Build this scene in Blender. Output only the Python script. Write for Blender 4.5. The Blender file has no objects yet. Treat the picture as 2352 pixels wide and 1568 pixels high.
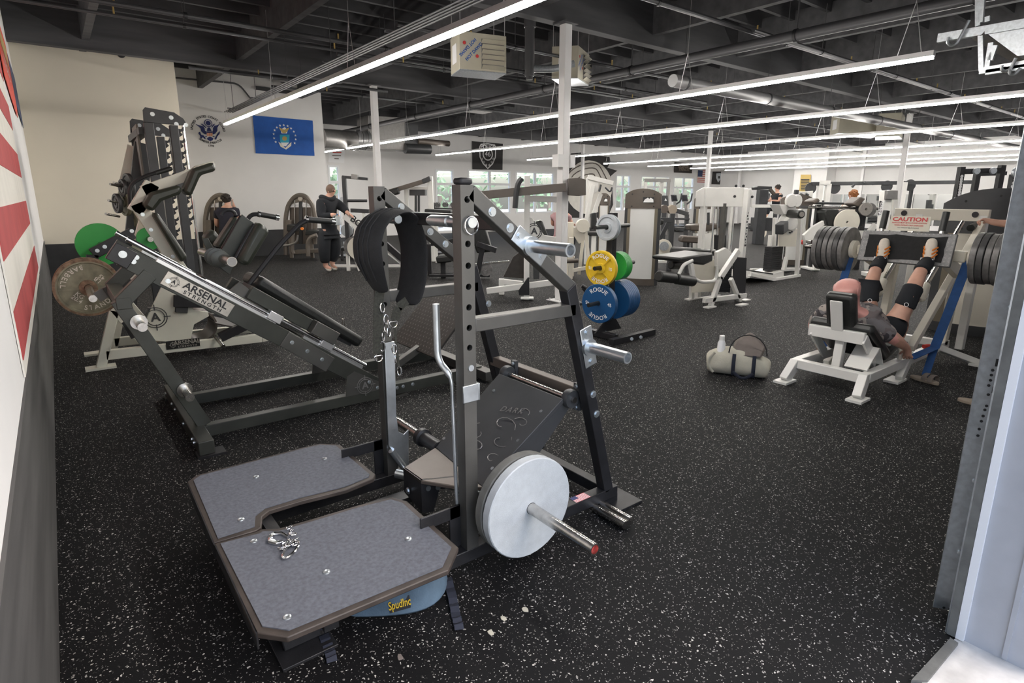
import bpy, bmesh, math, random
from mathutils import Vector as V, Matrix
random.seed(7)
sc = bpy.context.scene
# ------------------------------------------------------------------ camera
FPX, PPX, PPY, YAW, PIT, ROL, CAMH = 1336., 1190.5, 762.9, .665438, .229791, .0031, 1.6
_f = V((math.sin(YAW)*math.cos(PIT), math.cos(YAW)*math.cos(PIT), -math.sin(PIT)))
_r = V((math.cos(YAW), -math.sin(YAW), 0)); _u = _r.cross(_f)
CA = _r*math.cos(ROL)+_u*math.sin(ROL); CB = _u*math.cos(ROL)-_r*math.sin(ROL)
CC = V((0, 0, CAMH))
cam = bpy.data.cameras.new('camera'); co = bpy.data.objects.new('camera', cam); sc.collection.objects.link(co)
cam.sensor_width = 36; cam.lens = FPX*36/2352; cam.clip_start = .05; cam.clip_end = 300
cam.shift_x = (1176-PPX)/2352; cam.shift_y = -(784-PPY)/2352
co.matrix_world = Matrix(((CA.x, CB.x, -_f.x, 0), (CA.y, CB.y, -_f.y, 0), (CA.z, CB.z, -_f.z, CAMH), (0, 0, 0, 1)))
sc.camera = co
# ------------------------------------------------------------------ sky and exposure
sc.view_settings.view_transform = 'Standard'; sc.view_settings.look = 'None'
sc.view_settings.exposure = .14; sc.view_settings.gamma = 1; sc.view_settings.use_curve_mapping = False
w = bpy.data.worlds.new('sky'); sc.world = w; w.use_nodes = True
nt = w.node_tree; bg = nt.nodes['Background']; sk = nt.nodes.new('ShaderNodeTexSky')
sk.sky_type = 'NISHITA'; sk.sun_disc = False; sk.sun_elevation = math.radians(48); sk.sun_rotation = math.radians(150)
sk.air_density = 1.0; sk.dust_density = 2.5
nt.links.new(sk.outputs[0], bg.inputs[0]); bg.inputs[1].default_value = .42
sun = bpy.data.lights.new('sun', 'SUN'); so_ = bpy.data.objects.new('sun', sun); sc.collection.objects.link(so_); sun.energy = 7.0; sun.angle = .01; sun.color = (1, .95, .86)
so_.rotation_euler = V((-.25, -.45, -1)).to_track_quat('-Z', 'Y').to_euler()
LED = 72.0
# ------------------------------------------------------------------ photo pixel -> point on a plane
def ray(x, y): return _f+CA*((x-PPX)/FPX)-CB*((y-PPY)/FPX)
def PL(p, n): p = V(p); n = V(n); return lambda x, y: CC+ray(x, y)*((p-CC).dot(n)/ray(x, y).dot(n))
def PX(a): return PL((a, 0, 0), (1, 0, 0))
def PY(a): return PL((0, a, 0), (0, 1, 0))
def PZ(a): return PL((0, 0, a), (0, 0, 1))
F0 = PZ(0)
# ------------------------------------------------------------------ materials
MT = {}
def mat(name, col, rough=.5, metal=0, var=.0, vscale=8, bump=0, bscale=60, emit=None, es=1, spec=.5, coat=0, alpha=None, trans=0, stretch=None):
    m = bpy.data.materials.new(name); m.use_nodes = True; t = m.node_tree; b = t.nodes['Principled BSDF']
    c = (*col, 1); b.inputs['Base Color'].default_value = c; b.inputs['Roughness'].default_value = rough
    b.inputs['Metallic'].default_value = metal; b.inputs['Specular IOR Level'].default_value = spec
    b.inputs['Coat Weight'].default_value = coat; b.inputs['Transmission Weight'].default_value = trans
    if emit: b.inputs['Emission Color'].default_value = (*emit, 1); b.inputs['Emission Strength'].default_value = es
    if alpha is not None: b.inputs['Alpha'].default_value = alpha
    if var or bump:
        tc = t.nodes.new('ShaderNodeTexCoord'); src = tc.outputs['Object']
        if stretch:
            mp = t.nodes.new('ShaderNodeMapping'); mp.inputs['Scale'].default_value = stretch; t.links.new(src, mp.inputs[0]); src = mp.outputs[0]
    if var:
        n = t.nodes.new('ShaderNodeTexNoise'); n.inputs['Scale'].default_value = vscale; n.inputs['Detail'].default_value = 6
        t.links.new(src, n.inputs['Vector'])
        r = t.nodes.new('ShaderNodeValToRGB'); t.links.new(n.outputs[0], r.inputs[0])
        r.color_ramp.elements[0].position = .3; r.color_ramp.elements[1].position = .7
        r.color_ramp.elements[0].color = (*[max(0, x*(1-var)) for x in col], 1); r.color_ramp.elements[1].color = (*[min(1, x*(1+var)) for x in col], 1)
        t.links.new(r.outputs[0], b.inputs['Base Color'])
    if bump:
        n2 = t.nodes.new('ShaderNodeTexNoise'); n2.inputs['Scale'].default_value = bscale; n2.inputs['Detail'].default_value = 3
        t.links.new(src, n2.inputs['Vector']); bp = t.nodes.new('ShaderNodeBump'); bp.inputs['Strength'].default_value = bump
        bp.inputs['Distance'].default_value = .004; t.links.new(n2.outputs[0], bp.inputs['Height']); t.links.new(bp.outputs[0], b.inputs['Normal'])
    MT[name] = m; return m
mat('black_powder', (.022, .022, .024), .38, .15, .25, 14, .12, 240)
mat('dark_frame', (.13, .127, .118), .42, .65, .15, 6, .06, 200)
mat('olive_frame', (.05, .053, .045), .4, .2, .2, 6, .08, 200)
mat('black_plastic', (.018, .018, .02), .45)
mat('black_vinyl', (.02, .021, .02), .38, 0, .2, 20, .25, 90)
mat('olive_vinyl', (.036, .04, .03), .36, 0, .15, 20, .2, 70)
mat('neoprene', (.014, .014, .015), .8, 0, .2, 30, .35, 260)
mat('webbing', (.05, .05, .04), .9, 0, .3, 90, .5, 300)
mat('zinc', (.62, .66, .68), .3, .9, .22, 9, .05, 90)
mat('steel', (.55, .53, .5), .24, 1, .18, 30, .03, 150)
mat('chrome', (.8, .8, .8), .12, 1)
mat('white_powder', (.8, .79, .75), .32, 0, .05, 4, .05, 120)
mat('cream_powder', (.68, .68, .58), .35, 0, .05, 4, .05, 120)
mat('ivory', (.76, .72, .62), .35, 0, .05, 4)
mat('white_paint', (.8, .79, .78), .45, 0, .04, 3)
mat('mat_top', (.112, .121, .145), .7, 0, .22, 70, .3, 160)
mat('deck_edge', (.055, .044, .038), .5, .1, .25, 12)
mat('brown_edge', (.13, .1, .085), .6, 0, .3, 20)
mat('white_plate', (.5, .535, .56), .55, .1, .07, 25, .35, 330)
mat('grey_rubber', (.13, .13, .12), .7, 0, .25, 14, .2, 80)
mat('old_iron', (.25, .24, .165), .55, .3, .35, 14, .25, 60)
mat('rust', (.25, .17, .11), .75, .3, .5, 30, .4, 90)
mat('diamond_grey', (.2, .2, .2), .5, .5, .2, 20)
mat('iron_plate', (.2, .195, .19), .48, .3, .4, 12, .2, 50)
mat('dark_iron', (.1, .1, .1), .45, .3, .3, 12, .2, 50)
mat('yellow', (.75, .5, .03), .42, 0, .05, 10)
mat('green', (.03, .36, .06), .42, 0, .06, 10)
mat('blue', (.012, .08, .215), .42, 0, .06, 10)
mat('print_white', (.85, .85, .85), .5)
mat('print_black', (.02, .02, .022), .5)
mat('print_red', (.62, .05, .05), .5)
mat('print_navy', (.015, .025, .13), .6)
mat('tag_metal', (.5, .47, .42), .35, .8, .12, 40)
mat('tag_dark', (.03, .03, .028), .4, .5)
mat('led', (.9, .9, .9), .5, emit=(1, .955, .9), es=LED)
mat('aluminium', (.7, .7, .7), .35, .9)
mat('ceiling_paint', (.062, .062, .066), .75, 0, .25, 2, .25, 25, stretch=(1, 4, 4))
mat('beam_paint', (.075, .075, .08), .7, 0, .3, 1.2, .3, 18, stretch=(.6, 5, 5))
mat('pipe_paint', (.07, .07, .074), .42, .1)
mat('grey_pipe', (.3, .3, .3), .4, .2)
mat('heater_beige', (.5, .47, .37), .42, 0, .05, 5)
mat('galvanised', (.62, .66, .69), .36, .85, .15, 40, .05, 60)
mat('wall_white', (.8, .79, .775), .8, 0, .03, 1.5, .1, 12)
mat('wall_cream', (.78, .72, .6), .8, 0, .03, 1.2, .1, 12)
mat('wall_band', (.03, .031, .033), .6, 0, .3, 3, .15, 30)
mat('left_band', (.085, .082, .08), .55, 0, .25, 2, .2, 10, stretch=(1, .6, 6))
mat('jamb_grey', (.42, .43, .46), .6, 0, .1, 4, .1, 40)
mat('trim_white', (.82, .83, .85), .5)
mat('concrete', (.62, .6, .56), .85, 0, .25, 7, .4, 40)
mat('flag_blue', (.012, .1, .42), .7, 0, .1, 5, .2, 6)
mat('flag_red', (.47, .07, .07), .75, 0, .12, 4, .15, 8)
mat('flag_white', (.8, .77, .7), .75, 0, .05, 4, .15, 8)
mat('banner_red', (.75, .07, .04), .6, 0, .1, 5)
mat('banner_navy', (.03, .05, .13), .6)
mat('banner_black', (.03, .028, .028), .7, 0, .1, 6, .2, 7)
mat('gold', (.5, .36, .12), .5, .3)
mat('skin', (.6, .34, .25), .5, 0, .08, 14)
mat('skin_pink', (.66, .32, .28), .42, 0, .08, 10)
mat('hair_dark', (.025, .018, .014), .6, 0, .3, 60, .5, 120)
mat('hair_red', (.3, .11, .03), .6, 0, .3, 60, .5, 120)
mat('hair_short', (.16, .1, .07), .7)
mat('cloth_black', (.014, .016, .02), .9, 0, .25, 6, .5, 14)
mat('cloth_navy', (.022, .022, .035), .9, 0, .2, 6, .4, 14)
mat('cloth_pink', (.4, .24, .25), .9, 0, .15, 6)
mat('sock_white', (.75, .72, .65), .85, 0, .08, 12)
mat('shoe_white', (.75, .68, .58), .7, 0, .08, 20)
mat('orange', (.85, .25, .03), .6)
mat('canvas', (.48, .46, .38), .9, 0, .12, 10, .4, 120)
mat('bag_grey', (.17, .145, .13), .9, 0, .2, 8, .4, 60)
mat('bag_navy', (.016, .02, .035), .85)
mat('strap_blue', (.012, .06, .19), .8, 0, .15, 20)
mat('belt_blue', (.075, .12, .17), .85, 0, .2, 12, .3, 120)
mat('sandal', (.3, .25, .2), .8)
mat('red_grip', (.55, .04, .03), .45)
mat('diamond', (.05, .044, .04), .45, .4, .2, 10)
mat('grey_metal', (.3, .29, .28), .38, .6, .1, 10)
mat('taupe', (.2, .175, .15), .4, .4, .1, 8)
mat('charcoal', (.05, .052, .055), .42, .1, .15, 5)
mat('brown_cap', (.12, .1, .085), .4, .2, .1, 5)
mat('tower_white', (.72, .72, .7), .35, 0, .03, 3)
mat('bronze', (.35, .31, .24), .3, .8)
mat('glass', (.95, .97, 1), .02, trans=1, spec=.3)
mat('mirror', (.85, .87, .87), .03, 1)
mat('jug', (.75, .8, .82), .25, trans=.6)
mat('frame_white', (.82, .83, .84), .5)
mat('leaf', (.22, .34, .2), .8, 0, .4, 3)
mat('caution_cream', (.74, .7, .58), .5)
mat('pavement', (.4, .39, .37), .9, 0, .1, 1)
mat('screen', (.02, .02, .025), .2)
def camo():
    m = mat('camo', (.2, .2, .2), .9, 0, 0, 1, .4, 14); t = m.node_tree; b = t.nodes['Principled BSDF']
    tc = t.nodes.new('ShaderNodeTexCoord'); cur = None
    for i, (c, s, th) in enumerate((((.05, .045, .05), 9, .53), ((.36, .32, .29), 7, .56), ((.14, .12, .12), 11, .57))):
        n = t.nodes.new('ShaderNodeTexNoise'); n.inputs['Scale'].default_value = s; n.inputs['Detail'].default_value = 1.5
        mp = t.nodes.new('ShaderNodeMapping'); mp.inputs['Location'].default_value = (i*3.1, i*5.7, i); t.links.new(tc.outputs['Object'], mp.inputs[0]); t.links.new(mp.outputs[0], n.inputs['Vector'])
        g = t.nodes.new('ShaderNodeMath'); g.operation = 'GREATER_THAN'; g.inputs[1].default_value = th; t.links.new(n.outputs[0], g.inputs[0])
        mx = t.nodes.new('ShaderNodeMix'); mx.data_type = 'RGBA'; t.links.new(g.outputs[0], mx.inputs[0])
        mx.inputs[7].default_value = (*c, 1)
        if cur: t.links.new(cur, mx.inputs[6])
        else: mx.inputs[6].default_value = (.17, .16, .165, 1)
        cur = mx.outputs[2]
    t.links.new(cur, b.inputs['Base Color'])
camo()
def floor_mat():
    m = mat('rubber_floor', (.012, .012, .013), .7, 0, spec=.15); t = m.node_tree; b = t.nodes['Principled BSDF']
    tc = t.nodes.new('ShaderNodeTexCoord'); fac = None
    wp = t.nodes.new('ShaderNodeTexNoise'); wp.inputs['Scale'].default_value = 55; t.links.new(tc.outputs['Object'], wp.inputs['Vector'])
    ad = t.nodes.new('ShaderNodeMixRGB'); ad.blend_type = 'ADD'; ad.inputs[0].default_value = .022
    t.links.new(tc.outputs['Object'], ad.inputs[1]); t.links.new(wp.outputs['Color'], ad.inputs[2])
    for sc_, th, keep in ((62, .22, .36), (115, .22, .5), (33, .13, .7)):
        vo = t.nodes.new('ShaderNodeTexVoronoi'); vo.inputs['Scale'].default_value = sc_; t.links.new(ad.outputs[0], vo.inputs['Vector'])
        l = t.nodes.new('ShaderNodeMath'); l.operation = 'LESS_THAN'; l.inputs[1].default_value = th; t.links.new(vo.outputs['Distance'], l.inputs[0])
        sx = t.nodes.new('ShaderNodeSeparateColor'); t.links.new(vo.outputs['Color'], sx.inputs[0])
        g = t.nodes.new('ShaderNodeMath'); g.operation = 'GREATER_THAN'; g.inputs[1].default_value = keep; t.links.new(sx.outputs[0], g.inputs[0])
        mu = t.nodes.new('ShaderNodeMath'); mu.operation = 'MULTIPLY'; t.links.new(l.outputs[0], mu.inputs[0]); t.links.new(g.outputs[0], mu.inputs[1])
        mv = t.nodes.new('ShaderNodeMath'); mv.operation = 'MULTIPLY'; t.links.new(mu.outputs[0], mv.inputs[0]); t.links.new(sx.outputs[1], mv.inputs[1])
        if fac:
            a = t.nodes.new('ShaderNodeMath'); a.operation = 'MAXIMUM'; t.links.new(fac, a.inputs[0]); t.links.new(mv.outputs[0], a.inputs[1]); fac = a.outputs[0]
        else: fac = mv.outputs[0]
    mx = t.nodes.new('ShaderNodeMix'); mx.data_type = 'RGBA'; t.links.new(fac, mx.inputs[0])
    mx.inputs[6].default_value = (.006, .006, .0065, 1); mx.inputs[7].default_value = (.62, .6, .56, 1)
    t.links.new(mx.outputs[2], b.inputs['Base Color'])
    n2 = t.nodes.new('ShaderNodeTexNoise'); n2.inputs['Scale'].default_value = 260; t.links.new(tc.outputs['Object'], n2.inputs['Vector'])
    bp = t.nodes.new('ShaderNodeBump'); bp.inputs['Strength'].default_value = .35; bp.inputs['Distance'].default_value = .003
    t.links.new(n2.outputs[0], bp.inputs['Height']); t.links.new(bp.outputs[0], b.inputs['Normal'])
floor_mat()
# ------------------------------------------------------------------ mesh helpers
def basis(d, side=None):
    d = d.normalized()
    if side is None: side = V((0, 1, 0)) if abs(d.y) < .9 else V((1, 0, 0))
    side = V(side); s = (side-d*side.dot(d))
    if s.length < 1e-6: s = d.orthogonal()
    s.normalize(); return s, d.cross(s).normalized(), d
class B:
    def __init__(s): s.v = []; s.f = []
    def add(s, vs, fs):
        n = len(s.v); s.v += [V(x) for x in vs]; s.f += [tuple(i+n for i in f) for f in fs]; return s
    def box(s, a, b):
        a, b = V(a), V(b); lo = V([min(a[i], b[i]) for i in range(3)]); hi = V([max(a[i], b[i]) for i in range(3)])
        vs = [(x, y, z) for x in (lo.x, hi.x) for y in (lo.y, hi.y) for z in (lo.z, hi.z)]
        return s.add(vs, [(0, 1, 3, 2), (4, 6, 7, 5), (0, 4, 5, 1), (2, 3, 7, 6), (0, 2, 6, 4), (1, 5, 7, 3)])
    def bar(s, p, q, w, h, side=None, w2=None, h2=None):
        p, q = V(p), V(q); a, b, d = basis(q-p, side); w2 = w2 or w; h2 = h2 or h
        vs = [p+a*i*w/2+b*j*h/2 for i, j in ((-1, -1), (1, -1), (1, 1), (-1, 1))]+[q+a*i*w2/2+b*j*h2/2 for i, j in ((-1, -1), (1, -1), (1, 1), (-1, 1))]
        return s.add(vs, [(3, 2, 1, 0), (4, 5, 6, 7), (0, 1, 5, 4), (1, 2, 6, 5), (2, 3, 7, 6), (3, 0, 4, 7)])
    def cyl(s, p, q, r, r2=None, n=16):
        p, q = V(p), V(q); r2 = r if r2 is None else r2; a, b, d = basis(q-p)
        A = [a*math.cos(2*math.pi*i/n)+b*math.sin(2*math.pi*i/n) for i in range(n)]
        vs = [p+k*r for k in A]+[q+k*r2 for k in A]
        return s.add(vs, [(i, (i+1) % n, n+(i+1) % n, n+i) for i in range(n)]+[tuple(range(n-1, -1, -1)), tuple(range(n, 2*n))])
    def lathe(s, p, ax, prof, n=24):
        p = V(p); a, b, d = basis(V(ax)); m = len(prof); vs = []
        for r, h in prof: vs += [p+d*h+(a*math.cos(2*math.pi*i/n)+b*math.sin(2*math.pi*i/n))*max(r, 1e-4) for i in range(n)]
        fs = [(k*n+i, k*n+(i+1) % n, (k+1)*n+(i+1) % n, (k+1)*n+i) for k in range(m-1) for i in range(n)]
        return s.add(vs, fs+[tuple(range(n-1, -1, -1)), tuple(range((m-1)*n, m*n))])
    def ring(s, p, q, ro, ri, n=20):
        p, q = V(p), V(q); L = (q-p).length; k = len(s.v)
        a, b, d = basis(q-p); vs = []
        for r, h in ((ro, 0), (ro, L), (ri, L), (ri, 0)): vs += [p+d*h+(a*math.cos(2*math.pi*i/n)+b*math.sin(2*math.pi*i/n))*r for i in range(n)]
        return s.add(vs, [(j*n+i, j*n+(i+1) % n, ((j+1) % 4)*n+(i+1) % n, ((j+1) % 4)*n+i) for j in range(4) for i in range(n)])
    def pipe(s, pts, r, n=10, closed=False, flat=None):
        pts = [V(p) for p in pts]; m = len(pts); vs = []; prev = None; rr = r if isinstance(r, (list, tuple)) else [r]*m
        for i, p in enumerate(pts):
            t = (pts[(i+1) % m]-pts[i-1]) if closed else (pts[min(i+1, m-1)]-pts[max(i-1, 0)])
            if t.length < 1e-9: t = V((0, 0, 1))
            t.normalize()
            if prev is None: a = t.orthogonal().normalized() if flat is None else basis(t, flat)[0]
            else:
                a = prev-t*prev.dot(t)
                if flat is not None: a = basis(t, flat)[0]
                a.normalize()
            prev = a; b = t.cross(a)
            ra, rb = rr[i] if isinstance(rr[i], (list, tuple)) else (rr[i], rr[i])
            vs += [p+a*ra*math.cos(2*math.pi*k/n)+b*rb*math.sin(2*math.pi*k/n) for k in range(n)]
        fs = [(i*n+k, i*n+(k+1) % n, ((i+1) % m)*n+(k+1) % n, ((i+1) % m)*n+k) for i in range(m if closed else m-1) for k in range(n)]
        if not closed: fs += [tuple(range(n-1, -1, -1)), tuple(range((m-1)*n, m*n))]
        return s.add(vs, fs)
    def prism(s, pts, vec):
        pts = [V(p) for p in pts]; vec = V(vec); n = len(pts)
        return s.add(pts+[p+vec for p in pts], [tuple(range(n-1, -1, -1)), tuple(range(n, 2*n))]+[(i, (i+1) % n, n+(i+1) % n, n+i) for i in range(n)])
    def ell(s, c, r, n=14, m=9, rot=None):
        c = V(c); vs = []
        for j in range(m+1):
            ph = math.pi*j/m; rad = max(math.sin(ph), .002)
            vs += [V((r[0]*rad*math.cos(2*math.pi*i/n), r[1]*rad*math.sin(2*math.pi*i/n), r[2]*math.cos(ph))) for i in range(n)]
        vs = [c+((rot@x) if rot else x) for x in vs]
        return s.add(vs, [(j*n+i, (j+1)*n+i, (j+1)*n+(i+1) % n, j*n+(i+1) % n) for j in range(m) for i in range(n)]+[tuple(range(n)), tuple(range(m*n+n-1, m*n-1, -1))])
    def hexbolt(s, p, ax, r=.012, h=.009):
        p = V(p); ax = V(ax).normalized(); s.cyl(p, p+ax*.003, r*1.35, n=14); return s.cyl(p+ax*.003, p+ax*h, r, n=6)
def fillet(pts, rad, seg=5):
    pts = [V(p) for p in pts]; out = [pts[0]]
    for i in range(1, len(pts)-1):
        a, p, b = pts[i-1], pts[i], pts[i+1]; da = (a-p); db = (b-p); r = min(rad, da.length*.49, db.length*.49)
        A = p+da.normalized()*r; Bq = p+db.normalized()*r
        for k in range(seg+1):
            t = k/seg; out.append(A*(1-t)**2+p*2*t*(1-t)+Bq*t*t)
    return out+[pts[-1]]
def top(o):
    while o.parent: o = o.parent
    return o
def props(o, label=None, cat=None, group=None, kind=None):
    if label: o['label'] = label
    if cat: o['category'] = cat
    if group: o['group'] = group
    if kind: o['kind'] = kind
    return o
def mk(b, name, m, parent=None, label=None, cat=None, group=None, kind=None, bev=0, smooth=32, sub=0):
    """link the collected shapes as ONE mesh object"""
    me = bpy.data.meshes.new(name)
    if parent is not None: off = top(parent).location.copy()
    elif kind == 'structure': off = V((0, 0, 0))
    else:
        off = V((sum(v.x for v in b.v)/len(b.v), sum(v.y for v in b.v)/len(b.v), min(v.z for v in b.v)))
    me.from_pydata([v-off for v in b.v], [], b.f); me.validate()
    bm = bmesh.new(); bm.from_mesh(me); bmesh.ops.recalc_face_normals(bm, faces=bm.faces); bm.to_mesh(me); bm.free()
    if smooth: me.shade_smooth(); me.set_sharp_from_angle(angle=math.radians(smooth))
    me.materials.append(MT[m] if isinstance(m, str) else m)
    o = bpy.data.objects.new(name, me); sc.collection.objects.link(o)
    if parent is not None: o.parent = parent
    else: o.location = off
    if bev:
        md = o.modifiers.new('bevel', 'BEVEL'); md.width = bev; md.segments = 2; md.limit_method = 'ANGLE'; md.angle_limit = math.radians(40)
    if sub: md = o.modifiers.new('sub', 'SUBSURF'); md.levels = sub; md.render_levels = sub
    return props(o, label, cat, group, kind)
def thing(name, label, cat, loc, group=None, rz=0):
    o = bpy.data.objects.new(name, None); sc.collection.objects.link(o); o.empty_display_size = .1
    o.location = V((loc[0], loc[1], loc[2] if len(loc) > 2 else 0)); o.rotation_euler[2] = rz
    return props(o, label, cat, group)
def copy_tree(o, parent=None):
    c = o.copy(); sc.collection.objects.link(c); c.parent = parent
    for ch in list(o.children): copy_tree(ch, c)
    return c
def dup(o, delta, label=None, rz=None):
    c = copy_tree(o); c.location = o.location+V(delta)
    if label: c['label'] = label
    if rz is not None: c.rotation_euler[2] = rz
    return c
def bx(a, b): return B().box(a, b)
def part(name, m, parent, *shapes, bev=0, smooth=32, label=None, kind=None):
    """shapes: ('bar',p,q,w,h,side) / ('cyl',...) ... collected in one mesh under parent"""
    b = B()
    for s in shapes: getattr(b, s[0])(*s[1:])
    return mk(b, name, m, parent, bev=bev, smooth=smooth, label=label, kind=kind)
def textmesh(s, size, o, right, up, depth=.001, align='CENTER', weight=0, arc=None, spacing=1, xs=1):
    cu = bpy.data.curves.new('lettering', 'FONT'); cu.body = s; cu.size = size; cu.align_x = align; cu.align_y = 'CENTER'
    cu.offset = weight*size; cu.space_character = spacing; cu.resolution_u = 3
    ob = bpy.data.objects.new('lettering', cu); me = bpy.data.meshes.new_from_object(ob)
    o, right, up = V(o), V(right).normalized(), V(up).normalized(); nrm = right.cross(up)
    b = B(); vs = []
    for v in me.vertices:
        x, y = v.co.x*xs, v.co.y
        if arc: # arc=(radius,sign): sign +1 text above the centre, -1 text below
            R_, sg = arc; a = x/R_; rr = R_+sg*y; x, y = rr*math.sin(a), sg*rr*math.cos(a)
        vs.append(o+right*x+up*y+nrm*depth)
    b.add(vs, [tuple(p.vertices) for p in me.polygons])
    bpy.data.objects.remove(ob); bpy.data.curves.remove(cu); bpy.data.meshes.remove(me); return b
def text(s, size, o, right, up, m, parent, name='lettering', **k): return mk(textmesh(s, size, o, right, up, **k), name, m, parent, smooth=0)
ORD = ['first', 'second', 'third', 'fourth', 'fifth', 'sixth', 'seventh', 'eighth', 'ninth', 'tenth', 'eleventh', 'twelfth']
def plate(center, ax, R_, th, m, label, group=None, style='disc', hub='steel', rim=None, name='weight_plate'):
    """an olympic plate on its peg; ax points to the face one sees"""
    c = V(center); ax = V(ax).normalized(); t = thing(name, label, 'weight plate', (c.x, c.y, c.z-R_), group)
    lip = .012
    if style == 'disc': prof = [(.026, -th/2), (R_-.004, -th/2), (R_, -th/2+.004), (R_, th/2-.004), (R_-.004, th/2), (.026, th/2)]
    else: prof = [(.026, -th/2), (R_-.004, -th/2), (R_, -th/2+.005), (R_, th/2-.005), (R_-.004, th/2), (R_-.028, th/2), (R_-.034, th/2-lip), (.062, th/2-lip), (.056, th/2), (.026, th/2)]
    b = B(); k = 40; b.lathe(c, ax, prof+[prof[0]], n=k); b.f = [f for f in b.f if len(f) == 4]
    o = mk(b, 'disc', m, t, smooth=40)
    return t
# ================================================================== the setting
GY = [-.2, 6.75, 12.95, 20.6]                       # girder lines (front faces)
XE, YB = 34.0, 22.4
st = lambda b, n, m, **k: mk(b, n, m, kind='structure', **k)
floor = st(bx((-.4, .45, -.12), (XE+.2, YB+.2, 0)), 'floor', 'rubber_floor')
wl = st(bx((-.41, .2, 0), (-.21, YB, 5.0)), 'wall_left', 'wall_white')
mk(bx((-.21, .2, 0), (-.2, 14.0, .765)), 'painted_band', 'left_band', wl)
wb = st(bx((-.21, 14.0, 0), (2.29, 14.2, 5.0)), 'wall_back', 'wall_cream')
mk(bx((-.2, 13.99, 0), (2.29, 14.0, .7)), 'painted_band', 'wall_band', wb)
wr = st(bx((2.29, 16.8, 0), (6.25, 17.0, 5.0)), 'wall_recess', 'wall_white')
mk(bx((2.29, 16.79, 0), (6.25, 16.8, .69)), 'painted_band', 'wall_band', wr)
st(bx((2.19, 14.2, 0), (2.29, 16.8, 5.0)), 'wall_return', 'wall_cream')
st(bx((6.15, 17.0, 0), (6.25, YB, 5.0)), 'wall_return_far', 'wall_white')
# front wall with the roll-up door opening the camera looks through
st(bx((2.44, .2, 0), (XE, .45, 5.0)), 'wall_front', 'jamb_grey')
st(bx((-.41, .2, 3.3), (2.44, .45, 5.0)), 'wall_header', 'jamb_grey')
st(bx((XE, .2, 0), (XE+.2, YB+.2, 5.0)), 'wall_end', 'wall_white')
# window wall
wins = []   # x0,x1,z0,z1 openings
Q = PY(YB)
def wx(px): return Q(px, 450).x
for a, b_ in ((757, 783), (1001, 1043)): wins.append((wx(a), wx(b_), .05, 2.72))
for a, b_ in ((1075, 1173), (1184, 1272), (1413, 1447), (1470, 1535), (1545, 1592), (1680, 1765)): wins.append((wx(a), wx(b_), .8, 2.75))
far = B(); xs = 6.25
for i, (x0, x1, z0, z1) in enumerate(sorted(wins)):
    far.box((xs, YB, 0), (x0, YB+.2, 5)); far.box((x0, YB, z1), (x1, YB+.2, 5)); far.box((x0, YB, 0), (x1, YB+.2, z0)); xs = x1
far.box((xs, YB, 0), (XE+.2, YB+.2, 5)); st(far, 'wall_far', 'wall_white')
for i, (x0, x1, z0, z1) in enumerate(sorted(wins)):
    fr = B(); t = .07; y0, y1 = YB-.02, YB+.1
    for a, c in (((x0, y0, z0), (x0+t, y1, z1)), ((x1-t, y0, z0), (x1, y1, z1)), ((x0+t, y0+.004, z1-t), (x1-t, y1-.004, z1)), ((x0+t, y0+.004, z0), (x1-t, y1-.004, z0+t))): fr.box(a, c)
    zm = z1-.62; fr.box((x0+t, y0+.004, zm-.05), (x1-t, y1-.004, zm+.05))
    two = x1-x0 > 1.1
    if two: xm = (x0+x1)/2; fr.box((xm-.05, y0+.002, z0+t), (xm+.05, y1-.002, z1-t))
    wo = st(fr, 'window_%d' % (i+1), 'frame_white')
    cells = [(x0, (x0+x1)/2), ((x0+x1)/2, x1)] if two else [(x0, x1)]
    for (a, c) in cells:
        for (e, f) in ((z0, zm), (zm, z1)): mk(bx((a+.03, YB+.04, e+.03), (c-.03, YB+.05, f-.03)), 'pane', 'glass', wo)
# ground outside
st(bx((-30, YB+.2, -.2), (70, 60, -.02)), 'floor_outside_far', 'pavement')
st(bx((-30, -30, -.2), (70, .2, -.015)), 'floor_outside', 'pavement')
st(bx((-.41, .2, -.1), (2.44, .45, .001)), 'floor_threshold', 'concrete')
mk(B().prism([F0(2092, 1568), F0(2182, 1470), F0(2200, 1482), F0(2130, 1568)], (0, 0, .012)), 'edge_strip', 'grey_rubber', floor)
# ------------------------------------------------------------------ ceiling
cl = st(bx((-.41, .2, 4.86), (XE+.2, YB+.2, 5.06)), 'ceiling', 'ceiling_paint')
first = None
for i, y in enumerate(GY[1:]):
    b = B(); b.box((-.21, y, 4.0), (XE, y+.18, 4.86)); mk(b, 'girder', 'beam_paint', cl, bev=.006)
pm = mk(bx((0, .45, 4.15), (.11, YB, 4.7)), 'purlin', 'beam_paint', cl)
for i in range(14):
    o = pm if i == 0 else pm.copy()
    if i: sc.collection.objects.link(o)
    o.location.x = .78+i*2.42
jm = mk(bx((-.21, 0, 4.55), (XE, .07, 4.86)), 'joist', 'ceiling_paint', cl)
for i in range(36):
    o = jm if i == 0 else jm.copy()
    if i: sc.collection.objects.link(o)
    o.location.y = .8+i*.61
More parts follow.
